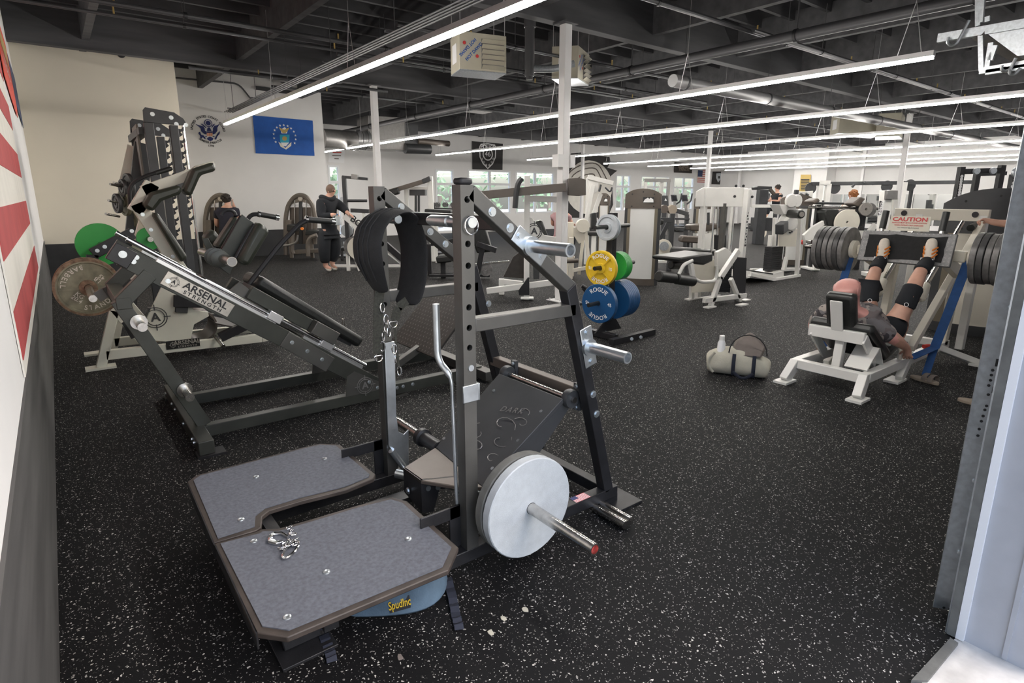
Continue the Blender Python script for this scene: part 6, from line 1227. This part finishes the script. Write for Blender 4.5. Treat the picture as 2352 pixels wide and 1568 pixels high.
mach('lat_machine', 'white cable machine with dark header box and raised lever arm', (960, 600), [('l', 'post', wp_, (933, 432), {'w': .09}), ('l', 'post', wp_, (988, 405), {'w': .12}), ('p', 'header_box', 'charcoal', ((940, 433), (976, 433), (976, 449), (940, 449)), {'th': .3}), ('b', 'top_beam', wp_, (930, 432), (988, 432), {'w': .07}), ('b', 'lever_arm', 'brown_cap', (888, 442), (985, 413), {'w': .1, 'd': -.2}), ('p', 'arm_head', 'charcoal', ((968, 412), (986, 404), (989, 414), (972, 422)), {'d': -.3, 'th': .15}), ('p', 'arm_pad', 'black_vinyl', ((888, 438), (915, 430), (915, 445), (890, 452)), {'d': -.3, 'th': .25, 'bev': .03}), ('c', 'guide_rod', 'charcoal', (955, 449), (955, 560), .03), ('c', 'guide_rod', 'charcoal', (962, 449), (962, 560), .03), ('p', 'weight_stack', 'black_plastic', ((945, 530), (972, 530), (972, 590), (945, 590)), {'th': .2}), ('p', 'bench_pad', 'black_vinyl', ((975, 480), (1035, 482), (1035, 490), (975, 490)), {'d': -.5, 'th': .4, 'bev': .02}), ('l', 'leg', wp_, (1000, 490), {'d': -.3})])
mach('dumbbell_rack', 'dark rack with dumbbells in front of the glazed door', (1010, 585), [('l', 'post', 'charcoal', (996, 465), {'w': .07}), ('l', 'post', 'charcoal', (1040, 465), {'w': .07}), ('b', 'shelf', 'charcoal', (992, 478), (1045, 480), {'w': .2, 'h': .05}), ('b', 'shelf', 'charcoal', (992, 510), (1045, 512), {'w': .2, 'h': .05}), ('p', 'base', 'charcoal', ((992, 580), (1045, 580), (1045, 586), (992, 586)), {'th': .4})], 'rack')
for k in range(6):
    g = PL(F0(1010, 585), FN)(996+k*9, 470 if k % 2 else 503); dbn = thing('dumbbell', '%s dumbbell from the glazed door on the dark rack' % ORD[k], 'dumbbell', tuple(g), 'dumbbells on the dark rack')
    part('handle', 'steel', dbn, ('cyl', g-FN*.1, g+FN*.1, .018)); [part('head', 'dark_iron', dbn, ('cyl', g+FN*s*.1, g+FN*s*.18, .065)) for s in (-1, 1)]
mach('seated_press', 'black plate loaded press machine seen between the belt squat uprights', (1060, 640), [('p', 'back_pad', 'black_vinyl', ((1090, 500), (1108, 498), (1130, 578), (1095, 582), (1088, 560)), {'th': .4, 'bev': .03}), *base_feet(985, 1125, 636, bp, 0, .7), ('b', 'upright', bp, (1095, 640), (1110, 560), {'w': .1}), ('p', 'seat_pad', 'black_vinyl', ((1000, 590), (1035, 585), (1038, 602), (1003, 605)), {'d': -.1, 'th': .5, 'bev': .03}), ('l', 'seat_post', bp, (1018, 603), {'d': .1, 'w': .1}), ('b', 'foot_rail', 'steel', (1040, 612), (1170, 600), {'w': .04}), ('b', 'cross_beam', bp, (990, 560), (1095, 545), {'w': .08, 'd': .4}), ('l', 'post', bp, (985, 560), {'d': .4, 'w': .08}), ('b', 'lever', bp, (1095, 560), (1140, 575), {'w': .1, 'd': -.2})])
plate(PL(F0(1115, 640), FN)(1116, 619), -FN, .13, .04, 'iron_plate', 'small grey plate leaning low behind the near upright', None)
mach('white_lever_rack', 'white lever machine with crosshair gusset beside the near white column', (1213, 688), [('l', 'post', wp_, (1211, 404), {'w': .09}), ('b', 'base_rail', wp_, (1118, 668), (1285, 646), {'w': .09}), ('b', 'base_rail', wp_, (1150, 646), (1200, 652), {'w': .09, 'd': .5}), ('l', 'stub', wp_, (1152, 640), {'d': .5, 'w': .09}), ('p', 'gusset_plate', 'black_powder', ((1190, 668), (1212, 637), (1216, 637), (1216, 678), (1192, 678)), {'d': -.07, 'th': .02}),
    ('p', 'foot_plate', wp_, ((1196, 684), (1226, 684), (1226, 688), (1196, 688)), {'th': .15, 'd': -.1}), ('b', 'upper_beam', wp_, (1217, 456), (1290, 458), {'w': .09}), ('p', 'white_gusset', wp_, ((1217, 500), (1222, 500), (1250, 540), (1285, 545), (1285, 556), (1217, 556)), {'th': .04}), ('l', 'post', wp_, (1284, 430), {'w': .08, 'd': .4}),
    ('b', 'lever_arm', 'brown_cap', (1100, 449), (1300, 430), {'w': .12, 'd': -.3}), ('w', 'curved_handle', 'charcoal', ((1183, 478), (1186, 440), (1190, 420), (1199, 409)), .04, {'d': -.4}), ('p', 'counterweight_box', 'brown_cap', ((1305, 410), (1330, 408), (1346, 412), (1346, 448), (1330, 450), (1305, 448)), {'th': .4, 'd': -.2}), ('p', 'tread_plate', 'diamond', ((1156, 636), (1178, 590), (1218, 560), (1218, 640)), {'d': .5, 'th': .04}), ('b', 'stay', 'charcoal', (1230, 560), (1232, 640), {'d': .6, 'w': .1}), ('p', 'black_pad', 'black_vinyl', ((1226, 510), (1245, 505), (1262, 548), (1240, 545)), {'d': .3, 'th': .3, 'bev': .03})])
g = PL(F0(1213, 688), FN)(1227, 531); cr = thing('round_decal', 'small crosshair decal on the white gusset beside the column', 'decal', tuple(g)); crosshair(g-FN*.003, .12, FR, (0, 0, 1), 'charcoal', cr)
mach('glute_machine', 'ivory machine with rounded cover behind the near column', (1330, 640), [('k', 'round_cover', iv, (1338, 518), .13, {'th': .2}), ('p', 'cover', iv, ((1318, 522), (1350, 522), (1348, 548), (1330, 560), (1318, 540)), {'th': .15}), ('b', 'leg', iv, (1345, 530), (1356, 634), {'w': .06}), ('b', 'leg', iv, (1340, 540), (1330, 630), {'w': .06, 'd': .3}), ('b', 'cross_rail', iv, (1308, 622), (1352, 614), {'w': .07}), ('l', 'post', iv, (1312, 545), {'w': .09}), ('p', 'panel', iv, ((1288, 510), (1318, 510), (1318, 640), (1288, 640)), {'d': .3, 'th': .05}), ('c', 'roller', 'brown_cap', (1300, 600), (1328, 598), .04, {'d': -.2})])
mach('pec_deck', 'white pec deck frame with hanging handles left of the mountain logo tower', (1370, 610), [('b', 'top_beam', wp_, (1350, 406), (1408, 421), {'w': .1}), ('b', 'post', wp_, (1362, 425), (1343, 525), {'w': .09}), ('b', 'post', wp_, (1380, 445), (1353, 520), {'w': .09, 'd': .3}), ('l', 'post', wp_, (1352, 408), {'w': .1, 'd': .3}), ('p', 'cam_plate', wp_, ((1350, 410), (1376, 418), (1372, 440), (1356, 450)), {'th': .1}), ('w', 'handle', 'charcoal', ((1390, 430), (1402, 442), (1406, 430)), .02, {'d': -.2}), ('c', 'handle', 'charcoal', (1380, 424), (1376, 440), .025, {'d': -.2}), ('p', 'back_pad', 'black_vinyl', ((1358, 490), (1370, 488), (1372, 522), (1358, 526)), {'d': -.2, 'th': .2, 'bev': .02}), ('l', 'seat_post', wp_, (1364, 540), {'d': -.1, 'w': .1}), ('p', 'seat_pad', 'black_vinyl', ((1352, 533), (1378, 533), (1378, 541), (1352, 541)), {'d': -.2, 'th': .4, 'bev': .02})])
mach('leg_extension', 'dark leg extension machine right of the mountain logo tower', (1535, 622), [('b', 'main_beam', 'charcoal', (1500, 505), (1545, 505), {'w': .1}), ('b', 'frame', 'charcoal', (1538, 505), (1510, 560), {'w': .08}), ('l', 'post', 'charcoal', (1544, 490), {'w': .09}), ('p', 'seat_pad', 'black_vinyl', ((1500, 506), (1526, 504), (1524, 516), (1500, 518)), {'d': -.2, 'th': .4, 'bev': .03}), ('k', 'cam', 'ivory', (1522, 570), .2, {'th': .1}), ('k', 'dial', 'galvanised', (1525, 565), .1, {'d': -.1}), *base_feet(1500, 1548, 604, wp_), ('l', 'post', 'charcoal', (1506, 560), {'w': .08, 'd': .3})])
mach('arm_curl_machine', 'brown roller pads on a black frame in front of the cardio machines', (1560, 600), [('k', 'roller_pad', 'brown_cap', (1524, 480), .1, {'th': .2}), ('k', 'roller_pad', 'sandal', (1543, 481), .11, {'th': .2}), ('b', 'arm', 'charcoal', (1548, 482), (1580, 492), {'w': .1}), ('l', 'post', 'charcoal', (1546, 490), {'w': .09}), ('l', 'post', 'charcoal', (1578, 492), {'w': .09}), ('b', 'shelf', 'charcoal', (1548, 502), (1582, 503), {'w': .15, 'h': .05}), ('b', 'shelf', 'charcoal', (1548, 524), (1582, 525), {'w': .15, 'h': .05}), ('p', 'base', 'charcoal', ((1540, 592), (1585, 590), (1585, 598), (1540, 600)), {'th': .5})])
mach('seated_calf_machine', 'white pedestal machine with brown seat pads behind the leg curl', (1615, 622), [('p', 'seat_pad', 'brown_cap', ((1584, 517), (1640, 512), (1658, 516), (1656, 523), (1625, 532), (1586, 530)), {'th': .4, 'bev': .03}), ('p', 'knee_pad', 'brown_cap', ((1565, 545), (1570, 541), (1618, 544), (1616, 560), (1564, 556)), {'d': -.4, 'th': .25, 'bev': .03}), ('p', 'pedestal', wp_, ((1600, 536), (1640, 536), (1640, 600), (1600, 600)), {'th': .3}), ('l', 'post', wp_, (1632, 530), {'d': .1, 'w': .1}), ('l', 'post', 'charcoal', (1580, 555), {'d': -.3, 'w': .06}), ('c', 'handle', 'charcoal', (1627, 488), (1627, 516), .03)])
mach('pulley_station', 'pulley station with dark header box and chrome rods left of the white weight column', (1662, 622), [('p', 'header_box', 'charcoal', ((1636, 434), (1687, 433), (1687, 454), (1636, 454)), {'th': .3}), ('k', 'pulley', 'black_plastic', (1659, 443), .07, {'d': -.05}), ('l', 'post', wp_, (1640, 454), {'w': .08, 'd': .1}), ('l', 'post', wp_, (1684, 454), {'w': .08, 'd': .1}), ('c', 'guide_rod', 'chrome', (1650, 454), (1647, 540), .025), ('c', 'guide_rod', 'chrome', (1664, 454), (1660, 545), .025), ('c', 'cable', 'charcoal', (1658, 454), (1652, 520), .02), ('p', 'weight_stack', 'black_plastic', ((1640, 540), (1668, 540), (1668, 610), (1640, 610)), {'th': .25}), ('p', 'base', 'charcoal', ((1636, 610), (1690, 610), (1690, 618), (1636, 618)), {'th': .4})])
mach('landmine_stand', 'small black angled stand with a round plate on the floor behind the plate tree', (1352, 700), [('b', 'strut', bp, (1338, 660), (1366, 695), {'w': .05}), ('b', 'strut', bp, (1350, 672), (1338, 698), {'w': .05, 'd': .1}), ('k', 'plate', 'charcoal', (1368, 682), .09), ('p', 'base', bp, ((1332, 696), (1380, 694), (1380, 698), (1332, 700)), {'th': .2}), ('c', 'handle', bp, (1336, 656), (1346, 662), .03)], 'stand')
# right hand side
mach('smith_bench', 'white smith bench with black pads and barbell behind the leg press plates', (1900, 622), [('p', 'side_beam', wp_, ((1846, 540), (1868, 520), (1895, 505), (1900, 512), (1880, 528), (1996, 530), (2010, 512), (2015, 520), (1998, 548), (1850, 552)), {'th': .1}), ('b', 'leg', wp_, (1878, 550), (1872, 620), {'w': .09}), ('b', 'leg', wp_, (1990, 548), (1992, 620), {'w': .09}), ('p', 'foot', wp_, ((1862, 616), (1884, 616), (1884, 622), (1862, 622)), {'th': .5}),
    ('p', 'back_pad', 'black_vinyl', ((1893, 486), (1898, 480), (1928, 480), (1938, 522), (1900, 520)), {'d': -.1, 'th': .35, 'bev': .04}), ('c', 'bar', 'steel', (1838, 475), (2025, 479), .03, {'d': .2}), ('c', 'bar_sleeve', 'charcoal', (1855, 466), (1985, 468), .025, {'d': .4}), ('l', 'post', bp, (1880, 470), {'w': .1, 'd': .3}), ('l', 'post', bp, (1985, 470), {'w': .1, 'd': .3}), ('p', 'preacher_pad', 'brown_cap', ((1958, 468), (1978, 452), (1990, 456), (1972, 476)), {'d': -.1, 'th': .4, 'bev': .03}), ('p', 'preacher_pad', 'brown_cap', ((1865, 462), (1880, 454), (1886, 462), (1870, 470)), {'d': -.1, 'th': .4, 'bev': .03}), ('b', 'bench_arm', bp, (1975, 470), (1970, 520), {'w': .12, 'd': .1}), ('c', 'red_ended_bar', 'steel', (1845, 556), (1890, 560), .05, {'d': .6}), ('k', 'red_cap', 'red_grip', (1845, 556), .055, {'d': .58, 'th': .08})])
for k, (u, v, r, m, l) in enumerate(((1945, 510, .27, 'ivory', 'pale round plate on the smith bench beside the black pad'), (1940, 508, .27, 'iron_plate', 'grey plate behind the pale plate on the smith bench'), (1988, 480, .14, 'tag_metal', 'small brass toned plate on the bar near the white column'), (1996, 482, .15, 'iron_plate', 'grey plate beside the small brass toned one near the white column'))): plate(PL(F0(1900, 622)-FN*(.15-.08*(k % 2)), FN)(u, v), -FN, r, .05, m, l, 'plates on the smith bench')
mach('pulldown_column', 'white cable column with grey box and vertical black name strip left of the caution sign', (2030, 640), [('b', 'column', wp_, (2035, 437), (2022, 600), {'w': .16}), ('b', 'column', wp_, (2056, 455), (2048, 600), {'w': .08, 'd': .1}), ('p', 'grey_box', 'grey_metal', ((2037, 437), (2063, 437), (2062, 458), (2036, 458)), {'d': -.15, 'th': .2}), ('p', 'name_strip', 'print_black', ((2021, 461), (2028, 461), (2024, 494), (2017, 494)), {'d': -.1, 'th': .02}), ('t', 'lettering', 'print_white', 'ARSENAL', .075, (2024, 479), {'d': -.11, 'a': 1.45}), ('t', 'lettering', 'print_white', 'STRENGTH', .06, (2020.5, 479), {'d': -.11, 'a': 1.45}), ('c', 'guide_rod', 'steel', (2042, 458), (2034, 590), .03, {'d': -.05}), ('p', 'base', wp_, ((2010, 630), (2060, 630), (2060, 640), (2010, 640)), {'th': .5}), ('b', 'column', wp_, (2022, 600), (2022, 640), {'w': .16})])
mach('cable_crossover', 'wide cable crossover with long dark top beam in front of the mirrors', (1900, 536), [('l', 'tower', wp_, (1885, 422), {'w': .2}), ('l', 'tower', wp_, (1903, 422), {'w': .2}), ('l', 'tower', wp_, (2075, 418), {'w': .25}), ('b', 'top_beam', 'charcoal', (1865, 422), (2245, 418), {'w': .16}), ('k', 'pulley', 'charcoal', (1862, 432), .25), ('k', 'pulley', 'charcoal', (1917, 432), .25), ('k', 'pulley', 'charcoal', (2037, 428), .25), ('k', 'pulley', 'charcoal', (2090, 425), .25), ('b', 'grip_bar', 'charcoal', (1985, 418), (2005, 423), {'w': .08, 'd': -.3}), ('b', 'grip_bar', 'charcoal', (1963, 423), (1957, 430), {'w': .08, 'd': -.3}), ('l', 'post', 'charcoal', (2095, 425), {'w': .12, 'd': .4}), ('b', 'header', wp_, (1880, 420), (1905, 420), {'w': .2}), ('p', 'stack', 'charcoal', ((1886, 460), (1902, 460), (1902, 500), (1886, 500)), {'th': .3})])
mach('power_rack', 'tall black power rack behind the huge charcoal tower', (2250, 640), [('l', 'upright', bp, (2209, 383), {'w': .1}), ('l', 'upright', bp, (2302, 379), {'w': .1}), ('l', 'upright', bp, (2245, 396), {'w': .1, 'd': 1.0}), ('b', 'crossbar', bp, (2209, 394), (2302, 391), {'w': .1}), ('b', 'crossbar', bp, (2240, 400), (2310, 398), {'w': .08, 'd': 1.0}), ('k', 'disc', 'galvanised', (2243, 393), .06, {'d': -.1}), ('k', 'disc', 'galvanised', (2281, 392), .06, {'d': -.1}), ('p', 'base', bp, ((2195, 634), (2310, 632), (2310, 640), (2195, 642)), {'th': 1.1})]+[('k', 'hole', 'print_white', (2209-k*.9, 405+k*6), .018, {'d': -.07, 'th': .01}) for k in range(8)])
mach('black_lever_frame', 'broad black perforated frame plate at the right beside the door track', (2330, 650), [('b', 'plate', bp, (2338, 400), (2310, 560), {'w': .1, 'h': .25}), ('k', 'disc', 'galvanised', (2337, 396), .1, {'d': -.1}), ('l', 'leg', bp, (2312, 540), {'w': .12})]+[('k', 'hole', 'print_white', (2331-k*3+s*6, 412+k*8), .02, {'d': -.07, 'th': .01}) for k in range(5) for s in (0, 1)])
def cardio(label, u, base, sc_=1.):
    return mach('treadmill', label, (u, base), [('p', 'console', 'charcoal', ((u-8*sc_, 447), (u+5*sc_, 447), (u+8*sc_, 462), (u-5*sc_, 463)), {'th': .1}), ('p', 'screen', 'screen', ((u-6*sc_, 449), (u+3.5*sc_, 449), (u+5.5*sc_, 460), (u-4*sc_, 460)), {'d': -.02, 'th': .015}), ('b', 'mast', 'grey_metal', (u, 462), (u+8*sc_, 515), {'w': .1}), ('w', 'handlebar', 'charcoal', ((u+2, 470), (u+14*sc_, 462), (u+17*sc_, 444)), .04), ('p', 'deck', 'charcoal', ((u-20*sc_, 520), (u+22*sc_, 516), (u+22*sc_, 523), (u-20*sc_, 527)), {'th': .8}), ('l', 'leg', 'grey_metal', (u+8*sc_, 515), {'w': .12})], 'treadmill', 'cardio machines by the windows')
cardio('cardio machine with tilted screen by the windows, left of the pair', 1549, 530); cardio('cardio machine with tilted screen by the windows, right of the pair', 1573, 532)
cardio('cardio machine in front of the far seated man', 1752, 530, .9)
mach('speaker_frame', 'black machine head with triangular logo in front of the windows', (1527, 560), [('p', 'head', 'charcoal', ((1518, 449), (1534, 449), (1536, 474), (1516, 474)), {'th': .25}), ('l', 'post', 'charcoal', (1526, 474), {'w': .15, 'd': .1}), ('p', 'logo', 'print_white', ((1529, 455), (1532, 461), (1526, 461)), {'d': -.02, 'th': .01})])
mach('fly_frame', 'white cable frame in front of the right hand windows', (1515, 540), [('l', 'post', 'grey_metal', (1536, 414), {'w': .12}), ('l', 'post', wp_, (1483, 414), {'w': .12}), ('b', 'top_beam', 'grey_metal', (1480, 414), (1540, 414), {'w': .14}), ('l', 'stack', wp_, (1520, 416), {'w': .14, 'd': .2})])
mach('stair_climber', 'dark cardio machine with broad hood beside the far seated man', (1752, 560), [('p', 'hood', 'charcoal', ((1738, 430), (1742, 427), (1774, 428), (1774, 434), (1740, 436)), {'th': .5, 'bev': .02}), ('l', 'mast', 'charcoal', (1752, 436), {'w': .3}), ('b', 'arm', 'brown_cap', (1768, 434), (1778, 446), {'w': .1}), ('p', 'step', 'charcoal', ((1740, 500), (1775, 500), (1778, 530), (1738, 530)), {'th': .6})])
mach('lever_stack', 'white perforated cam plate machine right of the far weight tower', (1855, 560), [('p', 'cam_plate', wp_, ((1832, 441), (1868, 438), (1864, 472), (1828, 474)), {'th': .1}), ('b', 'arm', 'charcoal', (1830, 436), (1824, 470), {'w': .12, 'd': -.1}), ('l', 'post', wp_, (1848, 470), {'w': .14}), ('c', 'slot_pin', 'charcoal', (1838, 446), (1846, 450), .05, {'d': -.1}), ('c', 'slot_pin', 'charcoal', (1850, 445), (1856, 449), .05, {'d': -.1}), ('b', 'grip', 'charcoal', (1836, 474), (1850, 466), {'w': .09, 'd': -.2})])
# trees outside the windows
for k, (u, d) in enumerate(((770, 4), (1010, 5), (1035, 8), (1120, 7), (1210, 6), (1260, 8), (1430, 7), (1500, 9), (1580, 8), (1720, 7))):
    x = PY(YB+d)(u, 450).x; t = thing('tree', 'leafy green tree outside, %s from the left through the far windows' % ORD[k], 'tree', (x, YB+d, -.02), 'trees outside the windows')
    part('trunk', 'sandal', t, ('cyl', (x, YB+d, -.02), (x, YB+d, 1.6), .12)); b = B(); R9 = random.Random(k)
    for j in range(45):
        c = V((x+R9.gauss(0, .7), YB+d+R9.gauss(0, .6), 1.9+R9.gauss(0, .7))); a = V((R9.uniform(-1, 1), R9.uniform(-1, 1), R9.uniform(-1, 1))).normalized()*.3; e = a.orthogonal().normalized()*.16
        b.add([c-a, c+e, c+a, c-e], [(0, 1, 2, 3)])
    mk(b, 'foliage', 'leaf', t, kind='stuff', smooth=0)
# ================================================================== other people
def biped(label, J, skin_m, shirt, trousers, shoes, hair, fwd, headR=.1, sleeve=1, hairbuzz=False, hands=()):
    t = thing('person', label, 'person', tuple(V((J['pel'][0].x, J['pel'][0].y, min(v[0].z for v in J.values())-.03))))
    J = dict(J); E_ = [('pel', 'ch'), ('ch', 'up'), ('up', 'nk'), ('nk', 'h1'), ('h1', 'h2')]
    for s in 'LR': E_ += [('up', 'sh'+s), ('sh'+s, 'el'+s), ('el'+s, 'wr'+s), ('pel', 'hp'+s), ('hp'+s, 'kn'+s), ('kn'+s, 'an'+s), ('an'+s, 'to'+s)]
    thin = {'pel': .72, 'ch': .72, 'up': .8, 'hpL': .75, 'hpR': .75, 'knL': .8, 'knR': .8}
    G = {k: (p, r*thin.get(k, 1)) for k, (p, r) in J.items()}
    for wr, k, d, n, c in hands: hand(G, E_, wr, k, d, n, 1, c)
    h = (J['h1'][0]+J['h2'][0])/2; body = skin('body', skin_m, t, G, E_, 'pel', 2, headgeo(h, fwd, (0, 0, 1), headR)); eyes(h, fwd, (0, 0, 1), headR, body)
    S = {k: (J[k][0], J[k][1]+.03) for k in ('pel', 'ch', 'up', 'shL', 'shR')}; S['nk'] = (J['up'][0].lerp(J['nk'][0], .5), .07)
    S['hem'] = (J['pel'][0]+V((0, 0, -.1)), J['pel'][1]+.035)
    E2 = [('hem', 'pel'), ('pel', 'ch'), ('ch', 'up'), ('up', 'nk'), ('up', 'shL'), ('up', 'shR')]
    for s in 'LR':
        S['el'+s] = (J['el'+s][0] if sleeve >= 1 else J['sh'+s][0].lerp(J['el'+s][0], .6), J['el'+s][1]+.03); E2.append(('sh'+s, 'el'+s))
        if sleeve > 1: S['wr'+s] = (J['el'+s][0].lerp(J['wr'+s][0], .93), J['wr'+s][1]+.022); E2.append(('el'+s, 'wr'+s))
    skin('top', shirt, t, S, E2, 'pel')
    T_ = {'pel': (J['pel'][0]+V((0, 0, -.02)), J['pel'][1]+.02), 'waist': (J['pel'][0]+V((0, 0, .07)), J['pel'][1]+.01)}; E3 = [('pel', 'waist')]
    for s in 'LR':
        T_['hp'+s] = (J['hp'+s][0], J['hp'+s][1]+.03); T_['kn'+s] = (J['kn'+s][0], J['kn'+s][1]+.045); T_['an'+s] = (J['an'+s][0]+V((0, 0, .06)), J['an'+s][1]+.045); E3 += [('pel', 'hp'+s), ('hp'+s, 'kn'+s), ('kn'+s, 'an'+s)]
        a, o = J['an'+s][0], J['to'+s][0]; skin('sock' if shoes == 'sock_white' else 'shoe', shoes, t, {'a': (a+V((0, 0, .06)), .055), 'b': (V((a.x, a.y, .06)), .055), 'c': (V((o.x, o.y, .048)), .048)}, [('a', 'b'), ('b', 'c')], 'b')
    skin('trousers', trousers, t, T_, E3, 'pel')
    hm = B(); f = V(fwd).normalized()
    if hairbuzz: hm.ell(h-f*.012+V((0, 0, .02)), (headR*.98, headR*1.0, headR*1.12), 16, 10)
    else:
        R9 = random.Random(len(label)); hm.ell(h-f*.02+V((0, 0, .025)), (headR*1.08, headR*1.1, headR*1.12), 16, 10)
        for j in range(34): a = V((R9.gauss(0, 1), R9.gauss(0, 1), abs(R9.gauss(.6, 1)))).normalized(); hm.ell(h-f*.03+a*headR*1.02+V((0, 0, .03)), (.028, .028, .028), 6, 5)
    mk(hm, 'hair', hair, t, smooth=70); return t
# standing man in black, resting on the row machine
g = F0(757, 622); up = lambda d, u, v: PL(g+FN*d, FN)(u, v); fw = (FR*.85-FN*.35).normalized()
J = {'pel': (up(.0, 757, 527), .15), 'ch': (up(0, 753, 490), .165), 'up': (up(0, 753, 462), .13), 'nk': (up(0, 757, 450), .06), 'h1': (up(0, 761, 441), .085), 'h2': (up(0, 760, 434), .082),
     'shL': (up(.2, 772, 466), .085), 'elL': (up(.15, 790, 478), .07), 'wrL': (up(-.05, 798, 489), .042), 'shR': (up(-.2, 738, 466), .09), 'elR': (up(-.3, 738, 500), .08), 'wrR': (up(-.35, 766, 493), .042),
     'hpL': (up(.1, 766, 540), .12), 'knL': (up(.1, 770, 575), .09), 'anL': (up(.08, 762, 608), .06), 'hpR': (up(-.1, 745, 540), .12), 'knR': (up(-.12, 745, 578), .09), 'anR': (up(-.1, 748, 612), .06)}
for s in 'LR': a = J['an'+s][0]; J['to'+s] = (V((a.x, a.y, .05))+fw*.14, .045)
biped('shaven headed man in black hoodie and sweatpants standing with a jug', J, 'skin', 'cloth_black', 'cloth_black', 'sock_white', 'hair_short', fw, .098, 2, True, (('wrL', 'l', (FR*.6-FN*.2+V((0, 0, -.3))), (0, 0, -1), .35), ('wrR', 'r', FR, -FN*.3+V((0, 0, -.8)), 1.0)))
p = g; hod = [o for o in bpy.data.objects if o.type == 'EMPTY' and o.get('label', '').startswith('shaven headed')][0]
mk(B().pipe([up(0, 752, 454)+FR*.13*math.cos(a)+FN*.13*math.sin(a)+V((0, 0, .03*math.sin(a*2)-.01)) for a in [k*math.pi/8 for k in range(16)]], .05, 8, True), 'hood', 'cloth_black', hod, smooth=70)
jg = thing('water_jug', 'translucent plastic jug held by the standing man in black', 'jug', tuple(up(-.4, 776, 517))); c = up(-.4, 776, 517)
part('jug_body', 'jug', jg, ('lathe', c, (0, 0, 1), [(.02, 0), (.075, .01), (.078, .12), (.05, .17), (.022, .19), (.022, .21)])); mk(B().pipe(fillet([c+V((0, 0, .2))-FR*.02, c+V((0, 0, .19))-FR*.09, c+V((0, 0, .1))-FR*.075], .03), .01, 8), 'handle', 'jug', jg); part('cap', 'blue', jg, ('cyl', c+V((0, 0, .21)), c+V((0, 0, .23)), .024))
# seated man seen from behind, at the arched machine
g = F0(515, 602); up = lambda d, u, v: PL(g+FN*d, FN)(u, v); fw = (FN*.95+FR*.2).normalized()
J = {'pel': (up(0, 520, 545), .15), 'ch': (up(0, 521, 508), .15), 'up': (up(0, 521, 482), .11), 'nk': (up(0, 523, 470), .06), 'h1': (up(.03, 522, 462), .085), 'h2': (up(.03, 521, 456), .085),
     'shL': (up(.0, 500, 485), .08), 'elL': (up(.05, 497, 515), .055), 'wrL': (up(.3, 503, 520), .035), 'shR': (up(0, 542, 485), .08), 'elR': (up(.1, 552, 508), .055), 'wrR': (up(.3, 534, 466), .035),
     'hpL': (up(.15, 508, 548), .1), 'knL': (up(.5, 505, 548), .075), 'anL': (up(.55, 505, 580), .05), 'hpR': (up(.15, 533, 548), .1), 'knR': (up(.5, 536, 548), .075), 'anR': (up(.55, 536, 580), .05)}
for s in 'LR': a = J['an'+s][0]; J['to'+s] = (V((a.x, a.y, .05))+fw*.14, .045)
biped('dark haired man in a navy t-shirt seated with his back turned', J, 'skin', 'cloth_navy', 'cloth_black', 'shoe_white', 'hair_dark', fw, .098, 0, hands=(('wrL', 'l', FN, V((0, 0, -1)), .8), ('wrR', 'r', -FR*.5+V((0, 0, .8)), FN, .8)))
mach('stool', 'low stool under the seated man in the navy t-shirt', (517, 600), [('p', 'seat', 'black_vinyl', ((503, 555), (538, 555), (538, 562), (503, 562)), {'th': .4, 'bev': .02, 'd': -.1}), ('l', 'leg', 'taupe', (520, 562), {'w': .1, 'd': .1})], 'stool')
def seated(label, base, u, vh, scale, skin_m, shirt, hair, fw, look=None, seat=True):
    g = F0(*base); P = PL(g, FN); hpx = P(u, vh); hz = hpx.z; s_ = 1.; k = hz-1.22; o = V((hpx.x, hpx.y, k)); r = V((-fw.y, fw.x, 0)); L = lambda a, b_, c: o+fw*a+r*b_+V((0, 0, c))
    J = {'pel': (L(0, 0, .5), .14), 'ch': (L(.02, 0, .78), .145), 'up': (L(.02, 0, .98), .1), 'nk': (L(.02, 0, 1.07), .055), 'h1': (L(.03, 0, 1.19), .085), 'h2': (L(.03, 0, 1.25), .083)}
    for q, s in (('L', 1), ('R', -1)): J |= {'sh'+q: (L(.02, s*.2, .96), .075), 'el'+q: (L(.12, s*.26, .72), .052), 'wr'+q: (L(.36, s*.18, .74), .033), 'hp'+q: (L(.1, s*.1, .48), .1), 'kn'+q: (L(.5, s*.12, .5), .072), 'an'+q: (L(.52, s*.12, .12), .048), 'to'+q: (L(.66, s*.12, .05), .042)}
    t = biped(label, J, skin_m, shirt, 'cloth_black', 'shoe_white', hair, fw, .098, 0, hands=(('wrL', 'l', fw, V((0, 0, -1)), 1.0), ('wrR', 'r', fw, V((0, 0, -1)), 1.0)))
    if seat:
        c = L(0, 0, .36); b_ = thing('bench', 'small black bench under the %s' % seat, 'bench', (c.x, c.y, 0)); part('bench_pad', 'black_vinyl', b_, ('bar', c-fw*.25, c+fw*.3, .3, .08, r), bev=.02); part('bench_post', 'charcoal', b_, ('box', (c.x-.06, c.y-.06, 0), (c.x+.06, c.y+.06, c.z-.04)))
    return t
seated('red haired person in a pale top seated behind the smith bench', (1960, 600), 1960, 449, 1, 'skin', 'flag_white', 'hair_red', (-FR*.8-FN*.4).normalized(), seat='red haired person')
seated('dark haired man in black seated far away beside the record board', (1790, 545), 1787, 432, 1, 'skin', 'cloth_black', 'hair_dark', (-FR*.9-FN*.3).normalized(), seat='far seated man')
seated('person in a dusty pink top behind the near white column', (1275, 600), 1288, 470, 1, 'skin', 'cloth_pink', 'hair_red', (FN*.8+FR*.4).normalized(), seat='person in pink')
